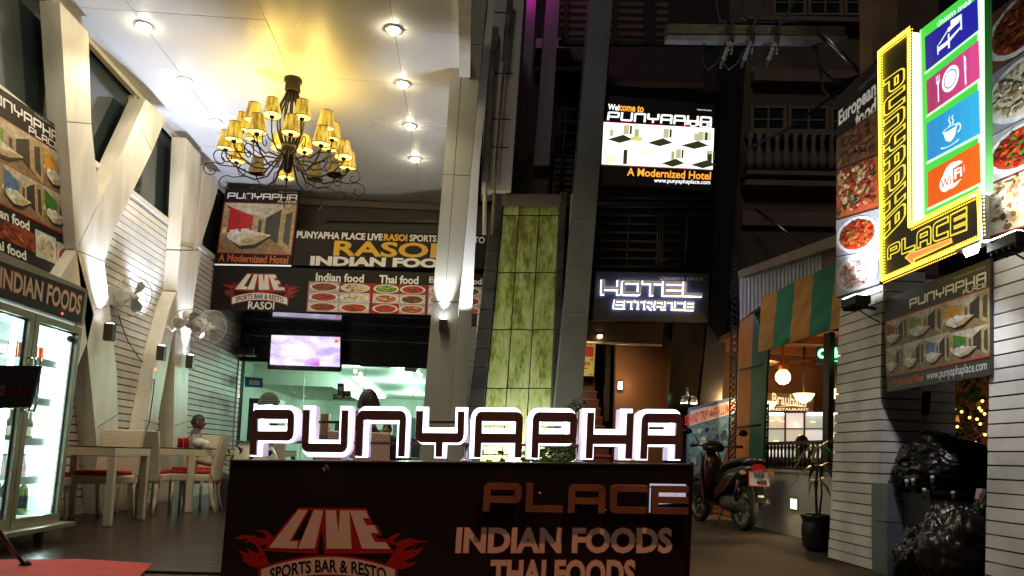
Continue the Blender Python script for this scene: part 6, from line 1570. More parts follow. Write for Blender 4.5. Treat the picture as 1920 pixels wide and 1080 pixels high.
ob = T('orange_screen', 'orange self-glowing cloth glimpsed through the bush', 'screen', (4.9, 7.4, .9)); q = MB(); q.slab([onY(a, b, 7.4) for a, b in ((1781, 758), (1793, 765), (1805, 812), (1784, 806))], (0, .03, 0), em('orange_glow_cloth', (.9, .25, .03), .7)); q.build('cloth', ob); q = MB(); q.tube([(4.85, 7.45, 0), (4.85, 7.45, 1.5)], .02, M_dw); q.build('post', ob)  # glow is put into the cloth itself in place of light on it
# dracaena in a ribbed pot
pt_ = T('potted_plant', 'thin leafy plant in a dark ribbed pot against the white pillar', 'plant', (3.43, 7.1, 0))
q = MB(); q.lathe([(.09, .001), (.10, .02)] + [(.125 + .006 * (k % 2) + .012 * math.sin(k / 12 * 3.14), .03 + .024 * k) for k in range(12)] + [(.15, .33), (.15, .35), (.12, .35), (.115, .30), (.0, .30)], (3.43, 7.1, 0), mat('dark_ribbed_pot', (.014, .012, .011), .25), 20, caps=False); q.build('pot', pt_)
q = MB(); q.tube([(3.43, 7.1, .3), (3.42, 7.1, .6), (3.44, 7.08, 1.0)], [.014, .012, .01], M_dw); q.tube([(3.45, 7.1, .3), (3.48, 7.1, .55), (3.47, 7.12, .82)], [.012, .01, .008], M_dw); q.build('stem', pt_)
random.seed(11)
M_drac = [mat('dracaena_leaf', (.06, .11, .02), .4), mat('dracaena_leaf', (.13, .15, .03), .45)]
for (bx__, by, bz), n in (((3.44, 7.08, 1.0), 9), ((3.47, 7.12, .82), 7), ((3.42, 7.1, .66), 5)):
    for k in range(n):
        a0 = 6.283 * k / n + random.uniform(-.3, .3); L_ = random.uniform(.22, .36); up_ = random.uniform(.3, 1.1); q = MB()
        d = Vector((math.cos(a0), math.sin(a0), 0)); s = Vector((-d.y, d.x, 0)); vs = []
        for i, (t0, w) in enumerate(((0, .010), (.3, .022), (.65, .018), (1, .001))):
            c = Vector((bx__, by, bz)) + d * L_ * t0 + Vector((0, 0, L_ * (up_ * t0 - 1.0 * t0 * t0)))
            vs += [c + s * w, c - s * w]
        q.add(vs, [(2 * i, 2 * i + 1, 2 * i + 3, 2 * i + 2) for i in range(3)], random.choice(M_drac), True); q.build('leaf', pt_)
# planter at the foot of the green wall
pb = T('planter_bush', 'leafy yellow-green shrub lit from behind at the foot of the green wall', 'bush', (1.2, 10.4, 0))
LG = [mat('lit_leaf', (.12, .20, .03), .45), mat('lit_leaf', (.20, .28, .05), .45), mat('lit_leaf', (.06, .11, .02), .5)]
q = MB(); leaves(q, (1.32, 10.45, .80), (.42, .25, .38), 1100, LG, .07, 21); o = q.build('foliage', pb); o['kind'] = 'stuff'
q = MB(); q.tube([(1.3, 10.45, 0), (1.3, 10.45, .6)], .03, M_dw); q.build('stem', pb)
pc = T('column_shrub', 'dark feathery shrub climbing in front of the grey hotel column', 'bush', (1.75, 10.9, 0))
q = MB(); leaves(q, (1.62, 10.95, 1.15), (.26, .15, .55), 700, LF, .07, 22); o = q.build('foliage', pc); o['kind'] = 'stuff'
q = MB(); q.tube([(1.62, 10.95, 0), (1.62, 10.95, .9)], .025, M_dw); q.build('stem', pc)
bl_ = T('broadleaf_plant', 'bright broad-leaved plant showing just above the sign box', 'plant', (.35, 9.2, 0))
for i in range(22):
    a0 = random.uniform(0, 6.28); c = Vector((.40 + random.uniform(-.22, .55), 9.2 + random.uniform(-.15, .15), random.uniform(.66, .86))); d = Vector((math.cos(a0), math.sin(a0) * .5, random.uniform(-.2, .6))).normalized(); s = d.cross(Vector((.2, 1, .1))).normalized(); L_ = random.uniform(.1, .17)
    q = MB(); q.add([c, c + d * L_ * .4 + s * L_ * .28, c + d * L_, c + d * L_ * .4 - s * L_ * .28], [(0, 1, 2, 3)], random.choice(LG[:2])); q.build('leaf', bl_)
q = MB(); q.tube([(.45, 9.2, 0), (.45, 9.2, .75)], .02, M_dw); q.build('stem', bl_)
# pale urn with dark leaves near the shopfront
ur = T('flower_urn', 'pale round urn painted with dark leaves behind the letter P', 'urn', (-2.95, 10.0, FZ)); q = MB(); q.lathe([(.12, .001), (.2, .1), (.29, .42), (.30, .62), (.22, .78), (.20, .84), (.23, .86)], (-2.62, 9.6, FZ), mat('ivory_glaze', (.66, .63, .56), .25), 24, caps=False); q.build('body', ur)
random.seed(4)
for i in range(16):
    a0 = -1.57 + random.uniform(-.9, .9); z = random.uniform(.5, .80); rr = .318 if z < .7 else .29; c = Vector((-2.62 + rr * math.cos(a0), 9.6 + rr * math.sin(a0), FZ + z)); tx = Vector((-math.sin(a0), math.cos(a0), 0)); d = (tx * random.uniform(-1, 1) + Vector((0, 0, random.uniform(-.5, 1)))).normalized(); s = d.cross(Vector((math.cos(a0), math.sin(a0), 0)))
    q = MB(); q.add([c, c + d * .05 + s * .02, c + d * .11, c + d * .05 - s * .02], [(0, 1, 2, 3)], ink(25, 35, 60)); q.build('painted_leaf', ur)

# ================================================================== OVERHEAD ELECTRICS AND BUILDINGS BEHIND
YE = 8.6
ca = T('cross_arm', 'weathered timber cross-arm carrying cables, above the light box', 'cross-arm', tuple(onY(1420, 70, YE)))
q = MB(); q.slab([onY(a, b, YE) for a, b in ((1251, 44), (1586, 50), (1584, 66), (1250, 65))], (0, .14, 0), mat('weathered_timber', (.17, .13, .07), .8, var=.4, vscale=6, stretch=(1, 1, 5), bump=.5, bscale=20)); q.build('timber', ca)
q = MB(); q.slab([onY(a, b, YE - .03) for a, b in ((1251, 66), (1591, 67), (1583, 80), (1249, 75))], (0, .1, 0), mat('galvanised_angle', (.34, .35, .37), .5, metal=.4, var=.2, vscale=9)); q.build('steel_angle', ca)
q = MB(); q.tube([onY(1533, 54, YE - .06), onY(1616, 140, YE - .06)], .026, M_steel, 6); q.build('brace', ca)
M_cab = mat('black_cable', (.04, .045, .055), .45)
M_por = mat('porcelain_insulator', (.35, .33, .30), .25, var=.3, vscale=30)
for k, (x0, lb) in enumerate(((1362, 'fuse cutout with hanging insulator, left of three on the cross-arm'), (1401, 'fuse cutout with hanging insulator, middle of three on the cross-arm'), (1447, 'fuse cutout with hanging insulator, right of three on the cross-arm'))):
    t = T('fuse_cutout', lb, 'insulator', tuple(onY(x0, 90, YE - .1)), group='fuse cutouts on the cross-arm')
    a, b_ = Vector(onY(x0 + 8, 74, YE - .1)), Vector(onY(x0 - 10, 121, YE - .1))
    q = MB(); q.tube([a.lerp(b_, i / 12) for i in range(13)], [.018 + (.022 if i % 2 and 4 < i < 11 else 0) for i in range(13)], M_por, 8); q.build('insulator', t)
    q = MB(); q.box(a, (.07, .05, .09), M_steel, 0, .3); q.build('clamp', t); q = MB(); q.box(b_, (.03, .03, .08), M_steel, 0, .4); q.build('contact', t); q = MB(); q.tube([a.lerp(b_, .3) + Vector((.05, -.02, 0)), a.lerp(b_, .62) + Vector((.07, -.03, 0))], .02, M_steel, 6); q.build('fuse_tube', t)
    q = MB(); q.tube([a, Vector(onY(x0 + 12 + k * 3, 40, YE - .1)), Vector(onY(x0 + 22 + 8 * k, 10, YE - .1)), Vector(onY(x0 + 24 + 12 * k, -25, YE - .1))], .018, M_cab, 6)
    q.tube([a.lerp(b_, .4) + Vector((-.05, 0, 0)), Vector(onY(x0 - 18, 118, YE - .1)), Vector(onY(x0 - 34, 131, YE - .1)), Vector(onY(x0 - 43, 120, YE - .1)), Vector(onY(x0 - 42, 82, YE - .05))], .014, M_cab, 6); q.build('lead', t)
q = MB()
for pts in ([(1350, -20), (1343, 10), (1350, 38), (1372, 45), (1480, 40), (1620, 45)], [(1395, -20), (1388, 30), (1400, 40)], [(1522, 80), (1532, 125), (1560, 150), (1595, 148), (1616, 140)], [(1528, 80), (1540, 130), (1570, 158), (1612, 142)], [(1536, 130), (1545, 170), (1565, 185)], [(1400, 100 + 180), (1480, 240), (1600, 150)]):
    q.tube([onY(a, b, YE + .05) for a, b in pts], .017, M_cab, 6)
tag(q.build('overhead_cable'), 'bundle of black overhead cables looping round the cross-arm', 'cable')
up2 = T('utility_pole', 'tan concrete utility pole rising behind the LED sign', 'pole', (4.35, 7.4, 0))
q = MB(); q.slab([(4.12, 7.3, 0), (4.44, 7.3, 0), (4.40, 7.3, 7.), (4.14, 7.3, 7.)], (0, .26, 0), mat('tan_concrete', (.30, .20, .11), .8, var=.25, vscale=4)); q.build('shaft', up2, bevel=.02)
q = MB(); q.box((4.27, 7.29, 5.0), (.14, .01, .16), M_blackm, .3, 0); q.build('band', up2)
# shophouse
sb = T('shophouse', 'dim old shophouse with cream window frames and balustraded ledges', 'building', (6.5, 13.2, 0))
YB2 = 13.2
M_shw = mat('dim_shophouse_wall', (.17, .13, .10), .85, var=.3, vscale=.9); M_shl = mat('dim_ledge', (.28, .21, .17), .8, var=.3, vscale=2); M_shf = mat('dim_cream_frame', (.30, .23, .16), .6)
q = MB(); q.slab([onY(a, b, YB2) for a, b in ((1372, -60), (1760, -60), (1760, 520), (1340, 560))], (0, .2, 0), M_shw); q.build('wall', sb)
def ledge(x0, x1, y0, y1, d=.25): 
    q = MB(); q.slab([onY(a, b, YB2 - d) for a, b in ((x0, y0), (x1, y0 + 5), (x1, y1 + 5), (x0, y1))], (0, d - .01, 0), M_shl); q.build('ledge', sb)
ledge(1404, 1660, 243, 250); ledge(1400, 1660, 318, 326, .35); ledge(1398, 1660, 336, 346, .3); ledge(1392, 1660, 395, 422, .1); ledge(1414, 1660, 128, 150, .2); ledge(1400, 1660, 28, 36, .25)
def win(x0, y0, x1, y1, nx=2, ny=2):
    q = MB(); P4 = lambda a, b, d: onY(a, b, YB2 - d)
    def bar(a0, b0, a1, b1): q.slab([P4(a0, b0, .05), P4(a1, b0, .05), P4(a1, b1, .05), P4(a0, b1, .05)], (0, .045, 0), M_shf)
    bar(x0, y0, x1, y0 + 4); bar(x0, y1 - 4, x1, y1); bar(x0, y0 + 4, x0 + 5, y1 - 4); bar(x1 - 5, y0 + 4, x1, y1 - 4)
    for k in range(1, nx): xm = x0 + (x1 - x0) * k / nx; bar(xm - 1.5, y0 + 4, xm + 1.5, y1 - 4)
    fr2 = q.build('window', sb)
    q = MB(); q.slab([P4(x0 + 4, y0 + 3, .02), P4(x1 - 4, y0 + 3, .02), P4(x1 - 4, y1 - 3, .02), P4(x0 + 4, y1 - 3, .02)], (0, .015, 0), M_wglass); q.build('pane', fr2)
    q = MB(); ym = y0 + (y1 - y0) * .55; q.slab([P4(x0 + 5, ym - 1.2, .04), P4(x1 - 5, ym - 1.2, .04), P4(x1 - 5, ym + 1.2, .04), P4(x0 + 5, ym + 1.2, .04)], (0, .02, 0), M_shf); q.build('glazing_bar', fr2)
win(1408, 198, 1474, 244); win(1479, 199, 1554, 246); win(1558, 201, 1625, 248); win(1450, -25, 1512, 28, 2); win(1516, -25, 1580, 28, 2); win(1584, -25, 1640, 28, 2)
for k in range(15):
    x = 1408 + 17 * k; q = MB(); b0 = onY(x - 2, 318, YB2 - .2); b1 = onY(x, 252, YB2 - .2); h = b1[2] - b0[2]
    q.lathe([(.04, 0), (.085, h * .18), (.09, h * .3), (.045, h * .6), (.04, h * .8), (.07, h)], (b0[0], b0[1], b0[2]), M_shl, 8); q.build('baluster', sb)
q = MB(); q.tube([onY(1416, 392, YB2 - .4), onY(1512, 462, YB2 - .9)], .022, M_steel, 6); q.build('awning_stay', sb)
# hotel upper balconies
hb = T('hotel_balcony', 'dark upper hotel balcony with horizontal railings and a corrugated canopy', 'balcony', (2.8, 12.4, 7.6))
for k in range(6):
    q = MB(); yy = 2 + k * 14; q.slab([onY(a, b, 13.0) for a, b in ((1052, yy), (1252, yy + 3), (1252, yy + 10), (1052, yy + 7))], (0, .05, 0), mat('timber_rail_board', (.16, .12, .095), .7) if k == 0 else q_m2); q_m2 = q.mats[0]; q.build('rail_board', hb)
q = MB()
for x in (1058, 1150, 1210, 1222): q.slab([onY(a, b, 12.93) for a, b in ((x, -20), (x + 9, -20), (x + 7, 80), (x - 2, 80))], (0, .06, 0), M_blackm)
q.slab([onY(a, b, 12.95) for a, b in ((1048, 74), (1340, 78), (1340, 86), (1048, 82))], (0, .1, 0), M_blackm); q.build('railing_post', hb)
n = 24
for k in range(n):
    a, b_ = 1146 + k * 7.3, 1146 + (k + 1) * 7.3
    q = MB(); A = [onY(a, 88, 12.9), onY(b_ - 1, 88, 12.9), onY(b_ - 5 - .4, 152, 12.3), onY(a - 4, 152, 12.3)]; q.slab(A, (0, .02, .02), mat('dark_canopy_sheet', (.075, .055, .06), .5, var=.2) if k == 0 else q_m3); q_m3 = q.mats[0]; q.build('canopy_rib', hb)
q = MB(); q.slab([onY(a, b, 12.28) for a, b in ((1140, 152), (1320, 154), (1318, 166), (1138, 164))], (0, .1, 0), mat('canopy_edge', (.12, .07, .06), .6)); q.build('canopy_edge', hb)
# ================================================================== MOTOR SCOOTER (local frame, nose along +y)
mb_ = T('motor_scooter', 'black and red motor scooter parked nose-in beside the trip banner, red-framed plate', 'motorcycle', (3.44, 9.02, 0), R_(7), local=True)
M_tyre = mat('tyre_rubber', (.012, .012, .012), .7, bump=.3, bscale=80); M_eng = mat('engine_alloy', (.10, .10, .10), .45, metal=.6, var=.3, vscale=20)
M_pl = mat('black_scooter_plastic', (.013, .013, .014), .25, coat=.3); M_rp = mat('red_scooter_paint', (.045, .004, .005), .25, coat=.5); M_seat = mat('black_vinyl', (.016, .015, .015), .45)
M_sil = mat('silver_plastic', (.13, .125, .12), .4, metal=.5)
LB = dict(local=True)
for y, r, w in ((0, .285, .055), (1.24, .285, .045)):
    q = MB(); q.lathe([(r - .07, -w * .75), (r - .02, -w), (r, -w * .45), (r, w * .45), (r - .02, w), (r - .07, w * .75), (r - .07, -w * .75)], (0, y, r), M_tyre, 32, (1, 0, 0), caps=False); wh = q.build('wheel', mb_, **LB)
    q = MB(); q.lathe([(r - .07, -.03), (r - .085, -.02), (r - .085, .02), (r - .07, .03)], (0, y, r), M_sil, 28, (1, 0, 0), caps=False)
    q.lathe([(.05, -.05), (.05, .05)], (0, y, r), M_eng, 14, (1, 0, 0))
    for k in range(5):
        a0 = 6.283 * k / 5; q.tube([(0, y + .04 * math.cos(a0), r + .04 * math.sin(a0)), (0, y + (r - .08) * math.cos(a0 + .2), r + (r - .08) * math.sin(a0 + .2))], .016, M_sil, 6)
    q.build('rim', wh, **LB)
def loft(secs, m, name, parent, n=14, smooth=True):
    """secs: (y, z, half-width, half-height, power)"""
    vs = []
    for y, z, a, h in secs:
        for k in range(n):
            t = 6.283 * k / n; c, s_ = math.cos(t), math.sin(t)
            vs.append((a * math.copysign(abs(c) ** .75, c), y, z + h * math.copysign(abs(s_) ** .75, s_)))
    fs = [(i * n + k, i * n + (k + 1) % n, (i + 1) * n + (k + 1) % n, (i + 1) * n + k) for i in range(len(secs) - 1) for k in range(n)] + [tuple(reversed(range(n))), tuple(range((len(secs) - 1) * n, len(secs) * n))]
    q = MB(); q.add(vs, fs, m, smooth); return q.build(name, parent, **LB)
loft([(-.34, .75, .05, .03), (-.28, .74, .11, .075), (-.1, .70, .155, .11), (.15, .64, .16, .13), (.36, .55, .15, .12), (.5, .46, .12, .08)], M_pl, 'rear_body', mb_)
loft([(-.30, .83, .10, .03), (-.12, .85, .145, .045), (.12, .82, .15, .05), (.30, .78, .135, .05), (.48, .74, .09, .04), (.56, .71, .03, .02)], M_seat, 'seat', mb_)
for s in (-1, 1):
    q = MB(); q.slab([(s * .150, -.05, .66), (s * .165, .25, .60), (s * .16, .5, .44), (s * .15, .46, .36), (s * .16, .15, .50)], (s * .012, 0, 0), M_rp); q.build('side_panel', mb_, **LB)
    q = MB(); q.slab([(s * .12, .92, .95), (s * .17, .86, .70), (s * .19, .78, .40), (s * .17, .72, .24), (s * .08, .80, .24), (s * .05, .92, .55)], (0, .05, 0), M_rp); q.build('leg_shield', mb_, **LB)
q = MB(); q.slab([(-.15, .48, .27), (.15, .48, .27), (.15, .84, .27), (-.15, .84, .27)], (0, 0, .04), M_pl); q.build('footboard', mb_, **LB)
loft([(.82, .60, .12, .30), (.90, .70, .14, .28), (.98, .72, .12, .22), (1.06, .70, .06, .12)], M_rp, 'front_cowl', mb_)
loft([(.78, 1.0, .13, .05), (.86, 1.03, .15, .075), (.94, 1.03, .12, .07), (1.02, 1.0, .06, .04)], M_pl, 'handlebar_cowl', mb_)
q = MB(); q.tube([(-.36, .74, 1.03), (-.24, .80, 1.04), (-.1, .86, 1.02), (.1, .86, 1.02), (.24, .80, 1.04), (.36, .74, 1.03)], .013, M_eng, 8); hbr = q.build('handlebar', mb_, **LB)
for s in (-1, 1):
    q = MB(); q.tube([(s * .26, .79, 1.04), (s * .37, .735, 1.03)], .019, M_blackm, 8); q.build('grip', hbr, **LB)
    q = MB(); q.tube([(s * .22, .82, 1.05), (s * .27, .82, 1.16), (s * .36, .79, 1.2)], .007, M_blackm, 6); q.ball((s * .40, .79, 1.22), (.07, .02, .045), M_pl, 12, 8); q.build('mirror', mb_, **LB)
    q = MB(); q.tube([(s * .05, 1.24, .285), (s * .055, 1.08, .62), (s * .05, .96, .85)], .018, M_sil, 8); q.build('fork', mb_, **LB)
    q = MB(); q.tube([(s * .13, -.06, .36), (s * .14, -.12, .62)], [.028, .024], M_rp, 8); q.build('shock_absorber', mb_, **LB)
    q = MB(); q.tube([(s * .09, -.26, .72), (s * .155, -.30, .71)], .01, M_blackm, 6); q.ball((s * .18, -.31, .71), (.042, .03, .026), em('amber_lens', (1, .35, .05), .12, (.55, .22, .03)), 10, 8); q.build('indicator', mb_, **LB)
q = MB(); q.ball((0, -.335, .765), (.095, .035, .05), em('tail_lens', (1., .02, .02), .10, (.30, .01, .01)), 14, 10); q.build('tail_light', mb_, **LB)
q = MB(); q.tube([(-.10, -.10, .80), (-.115, -.30, .86), (0, -.37, .875), (.115, -.30, .86), (.10, -.10, .80)], .014, M_chrome, 8); q.build('grab_rail', mb_, **LB)
q = MB(); q.slab([(-.055, -.30, .70), (.055, -.30, .70), (.075, -.40, .36), (-.075, -.40, .36)], (0, .025, .01), M_pl); q.build('rear_mudguard', mb_, **LB)
q = MB(); q.bb((-.035, -.406, .425), (.04, -.40, .45), ink(215)); q.build('reflector', mb_, **LB)
loft([(1.0, .56, .05, .02), (1.12, .60, .065, .025), (1.26, .595, .065, .02), (1.4, .54, .06, .02), (1.5, .45, .045, .02)], M_rp, 'front_mudguard', mb_)
loft([(-.05, .30, .07, .08), (.15, .32, .12, .11), (.34, .33, .13, .12), (.48, .31, .09, .09)], M_eng, 'engine', mb_)
q = MB(); q.tube([(.12, .35, .22), (.15, .2, .2), (.16, -.02, .30), (.165, -.26, .38)], [.018, .02, .042, .046], M_sil, 10); q.build('exhaust', mb_, **LB)
q = MB(); q.tube([(-.10, .36, .22), (-.22, .30, .012)], .012, M_blackm, 6); q.tube([(-.22, .30, .012), (-.25, .36, .010)], .010, M_blackm, 6); q.build('kickstand', mb_, **LB)
# number plate, red-orange rim
q = MB(); q.slab([(-.135, -.372, .55), (.135, -.372, .55), (.125, -.34, .735), (-.125, -.34, .735)], (0, .01, 0), ink(205, 45, 25)); pln = q.build('number_plate', mb_, **LB)
q = MB(); A, B_, C, D = [np.array(p) for p in ((-.12, -.345, .722), (.12, -.345, .722), (.128, -.3755, .564), (-.128, -.3755, .564))]
def pf(u, v, l=1): return (A * (1 - u) + B_ * u) * (1 - v) + (D * (1 - u) + C * u) * v + np.array([0, -.0012 * l, 0])
q.poly([pf(0, 0), pf(1, 0), pf(1, 1), pf(0, 1)], ink(222, 214, 205))
for body, bx in (('จสส', (.25, .05, .78, .42)), ('ชลบุรี', (.36, .46, .68, .58)), ('488', (.36, .62, .86, .97))):
    v, fs = text_geo(body, .03); u0, v0, u1, v1 = bx
    q.add([pf(u0 + a * (u1 - u0), v1 - b * (v1 - v0), 3) for a, b in v], fs, ink(20))
q.build('plate_print', pln, **LB)

# ================================================================== PEOPLE
M_skin = mat('skin', (.30, .16, .10), .5, var=.08, vscale=12); M_skind = mat('tanned_skin', (.20, .10, .06), .5, var=.08); M_hair = mat('black_hair', (.012, .010, .009), .5); 
def person(label, loc, rz, pose, top, trousers, skin=M_skin, hair='short', glasses=False, stripes=None, h=1.72, sit=False, cut=None):
    t = T('person', label, 'person', loc, rz, local=True)
    k = h / 1.72
    J = dict(pel=(0, 0, .93), wst=(0, .0, 1.08), chs=(0, .0, 1.30), nk0=(0, -.005, 1.43), nk1=(0, .008, 1.50), hd0=(0, .018, 1.58))
    R = dict(pel=(.155, .105), wst=(.135, .095), chs=(.165, .11), nk0=(.085, .075), nk1=(.062, .06), hd0=(.055, .06))
    E = [('pel', 'wst'), ('wst', 'chs'), ('chs', 'nk0'), ('nk0', 'nk1'), ('nk1', 'hd0')]
    for s, n in ((-1, 'l'), (1, 'r')):
        arm = pose.get('arm' + n, [(.20, 0, 1.38), (.25, .01, 1.12), (.27, .06, .88), (.27, .09, .80)])
        for i, p in enumerate(arm): J['a%s%d' % (n, i)] = (s * p[0], p[1], p[2]); R['a%s%d' % (n, i)] = [(.062, .062), (.046, .046), (.034, .034), (.036, .022)][i]
        E += [('chs', 'a%s0' % n)] + [('a%s%d' % (n, i), 'a%s%d' % (n, i + 1)) for i in range(len(arm) - 1)]
        leg = [(.09, .0, .86), (.10, .46, .88), (.10, .44, .46), (.10, .42, .09), (.10, .56, .05)] if sit else [(.09, 0, .86), (.10, .01, .48), (.10, -.02, .09), (.11, .10, .04)]
        if sit: leg = [(a, b, c) for a, b, c in leg]
        for i, p in enumerate(leg): J['l%s%d' % (n, i)] = (s * p[0], p[1], p[2]); R['l%s%d' % (n, i)] = ([(.095, .095), (.075, .075), (.06, .06), (.045, .045), (.042, .03)] if sit else [(.095, .095), (.062, .065), (.045, .045), (.045, .03)])[i]
        E += [('pel', 'l%s0' % n)] + [('l%s%d' % (n, i), 'l%s%d' % (n, i + 1)) for i in range(len(leg) - 1)]
    for s, n in ((-1, 'l'), (1, 'r')):
        a, b_ = Vector(J['a%s2' % n]), Vector(J['a%s3' % n]); d = (b_ - a).normalized(); sd = Vector((1, 0, 0)) if abs(d.x) < .8 else Vector((0, 1, 0)); sd = (sd - d * sd.dot(d)).normalized(); dn = Vector((0, 0, -1)) if abs(d.z) < .8 else Vector((0, 1, 0))
        for f_i, (o_, ln) in enumerate(((-.03, .062), (-.01, .075), (.012, .07), (.032, .055))):
            J['f%s%da' % (n, f_i)] = tuple(b_ + d * .035 + sd * o_); J['f%s%db' % (n, f_i)] = tuple(b_ + d * (.035 + ln * .6) + sd * o_ * 1.15 + dn * .008); J['f%s%dc' % (n, f_i)] = tuple(b_ + d * (.035 + ln) + sd * o_ * 1.2 + dn * .028)
            for q_, r_ in (('a', .012), ('b', .010), ('c', .008)): R['f%s%d%s' % (n, f_i, q_)] = (r_, r_)
            E += [('a%s3' % n, 'f%s%da' % (n, f_i)), ('f%s%da' % (n, f_i), 'f%s%db' % (n, f_i)), ('f%s%db' % (n, f_i), 'f%s%dc' % (n, f_i))]
        J['t%s0' % n] = tuple(b_ - d * .01 - sd * s * .042 + dn * .01); J['t%s1' % n] = tuple(b_ + d * .03 - sd * s * .060 + dn * .022); R['t%s0' % n] = (.014, .014); R['t%s1' % n] = (.010, .010)
        E += [('a%s3' % n, 't%s0' % n), ('t%s0' % n, 't%s1' % n)]
    off = -.42 if sit else 0.
    names = list(J); idx = {n: i for i, n in enumerate(names)}
    me = bpy.data.meshes.new('body'); me.from_pydata([(J[n][0] * k, J[n][1] * k, (J[n][2] + off) * k) for n in names], [(idx[a], idx[b]) for a, b in E], []); me.update()
    o = bpy.data.objects.new('body', me); COL.objects.link(o)
    sk_ = o.modifiers.new('skin', 'SKIN'); sk_.use_smooth_shade = True
    for i, n in enumerate(names): me.skin_vertices[0].data[i].radius = (R[n][0] * k, R[n][1] * k); me.skin_vertices[0].data[i].use_root = (n == 'pel')
    ss = o.modifiers.new('sub', 'SUBSURF'); ss.levels = 2; ss.render_levels = 2
    dg = bpy.context.evaluated_depsgraph_get(); nm = bpy.data.meshes.new_from_object(o.evaluated_get(dg))
    o.modifiers.clear(); o.data = nm; o.parent = t
    import bmesh
    bm = bmesh.new(); bm.from_mesh(nm)
    hc0 = Vector((0, .03, (1.635 + off))) * k; nu, nv = 20, 16; gv = []
    for j in range(nv + 1):
        th = math.pi * j / nv
        for i in range(nu):
            ph = 6.2832 * i / nu; z = math.cos(th); s = math.sin(th)
            nar = 1 - .30 * max(0, -z - .1); yy = math.sin(ph) * (.096 if math.sin(ph) < 0 else .090) * (1 if z > -.2 else 1 - .18 * (-z - .2))
            gv.append(bm.verts.new(hc0 + Vector((.074 * s * math.cos(ph) * nar, yy * s, .118 * z)) * k))
    for j in range(nv):
        for i in range(nu):
            try: bm.faces.new((gv[j * nu + i], gv[(j + 1) * nu + i], gv[(j + 1) * nu + (i + 1) % nu], gv[j * nu + (i + 1) % nu]))
            except ValueError: pass
    bmesh.ops.remove_doubles(bm, verts=gv[:nu] + gv[-nu:], dist=1e-4)
    bm.to_mesh(nm); bm.free()
    nm.materials.clear()
    for m in (skin, top, trousers, stripes or top, M_blackm): nm.materials.append(m)
    for p in nm.polygons:
        c = p.center / k; z = c.z - off; ax = abs(c.x)
        if z > 1.47: mi = 0
        elif ax > .215 and z < pose.get('cuff', 1.12): mi = 0
        elif z > .92 or (ax > .2 and z > .75): mi = 1 if not stripes or int(z * 22) % 2 else 3
        elif z < .07: mi = 4
        else: mi = 2
        if sit and c.y > .12 and z < 1.0: mi = 4 if z < .10 else 2
        if pose and c.y > .16 and z > 1.0: mi = 0
        p.material_index = mi; p.use_smooth = True
    hz = (1.635 + off) * k; hc = Vector((0, .03 * k, hz))
    # face: nose, eyes, mouth, ears
    q = MB(); q.ball(hc + Vector((0, .088, -.012)) * k, (.013 * k, .020 * k, .022 * k), skin, 8, 6); q.build('nose', t, **LB)
    for s in (-1, 1):
        q = MB(); q.ball(hc + Vector((s * .030, .076, .016)) * k, (.011 * k, .007 * k, .007 * k), ink(235), 8, 6); q.ball(hc + Vector((s * .030, .081, .016)) * k, (.005 * k, .004 * k, .005 * k), ink(20), 6, 5); q.build('eye', t, **LB)
        q = MB(); q.ball(hc + Vector((s * .075, -.005, -.0)) * k, (.010 * k, .022 * k, .030 * k), skin, 8, 6); q.build('ear', t, **LB)
    q = MB(); q.ball(hc + Vector((0, .074, -.056)) * k, (.024 * k, .008 * k, .007 * k), mat('lips', (.22, .08, .06), .5), 8, 5); q.build('mouth', t, **LB)
    if hair:
        q = MB(); nu, nv = 20, 12; vs = []; big = 1.0 if hair == 'short' else 1.1
        for j in range(nv + 1):
            for i in range(nu):
                th = (.56 if hair == 'short' else .72) * math.pi * j / nv; ph = 6.2832 * i / nu
                fr = max(0., math.sin(ph)); th *= 1 - .36 * fr
                w = 1 + .04 * nz_.noise(Vector((i * .9, j * .8, h)))
                vs.append(hc + Vector((.080 * math.sin(th) * math.cos(ph), .100 * math.sin(th) * math.sin(ph) - .006, .124 * math.cos(th))) * k * big * w)
        q.add(vs, [(j * nu + i, (j + 1) * nu + i, (j + 1) * nu + (i + 1) % nu, j * nu + (i + 1) % nu) for j in range(nv) for i in range(nu)], M_hair, True); q.build('hair', t, **LB)
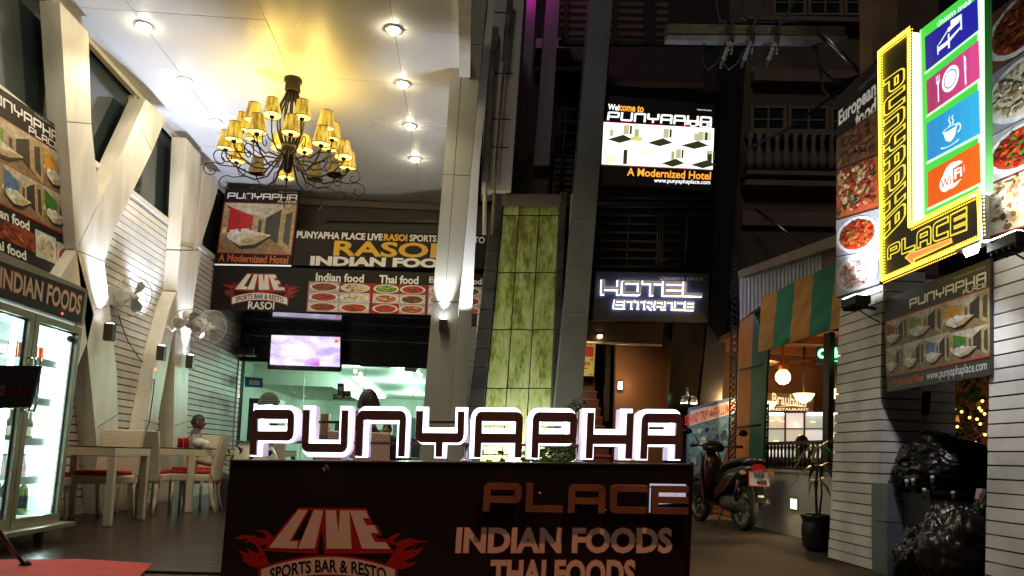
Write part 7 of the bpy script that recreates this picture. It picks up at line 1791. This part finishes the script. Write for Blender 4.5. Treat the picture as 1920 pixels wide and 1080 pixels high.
    if glasses:
        q = MB()
        for s in (-1, 1): q.ring(hc + Vector((s * .034, .102, .016)) * k, .022 * k, .0025 * k, M_chrome, (0, 1, 0), 16, 5); q.tube([hc + Vector((s * .056, .098, .018)) * k, hc + Vector((s * .086, .0, .016)) * k], .0022 * k, M_chrome, 5)
        q.tube([hc + Vector((-.012, .104, .02)) * k, hc + Vector((.012, .104, .02)) * k], .0022 * k, M_chrome, 5); q.build('glasses', t, **LB)
    return t
M_dksh = mat('black_shirt', (.012, .012, .014), .8); M_dkt = mat('dark_trousers', (.02, .02, .025), .8); M_wsh = mat('white_shirt', (.5, .48, .45), .8); M_rsh = mat('red_shirt', (.42, .02, .02), .8); M_gsh = mat('grey_shirt', (.28, .25, .23), .8)
fold = dict(arml=[(.20, 0, 1.38), (.24, .02, 1.12), (.20, .24, 1.05), (.18, .32, 1.06)], armr=[(.20, 0, 1.38), (.24, .02, 1.12), (.20, .24, 1.05), (.18, .32, 1.06)])
person('man in black with dark cropped hair seated behind the sign box, back to the camera', (-.75, 5.8, -.09), R_(4), fold, M_dksh, M_dkt, M_skind, 'short', h=1.78, sit=True)
person('black-haired diner in a red and white striped shirt seated facing away', (-1.28, 9.02, -.04), R_(28), fold, M_rsh, M_dkt, M_skin, 'full', stripes=M_wsh, h=1.68, sit=True)
person('dark-haired man seated by the shopfront, facing the camera', (-1.27, 12.38, -.03), R_(172), fold, M_gsh, M_dkt, M_skin, 'short', h=1.68, sit=True)
person('man with glasses in a pale shirt seated in the beer hall, looking right', (4.37, 9.5, -.06), R_(-75), fold, M_wsh, M_dkt, M_skind, 'short', True, h=1.64, sit=True)
person('diner in a grey shirt seated by the slatted wall at the far table', (-3.72, 10.62, FZ - .08), R_(-80), fold, M_gsh, M_dkt, M_skind, 'short', h=1.66, sit=True)
# stool for the beer hall guest
q = MB(); q.bb((4.15, 9.3, .02), (4.6, 9.75, .36), M_dw); tag(q.build('wooden_bench'), 'dark wooden bench under the seated man in the beer hall', 'bench')
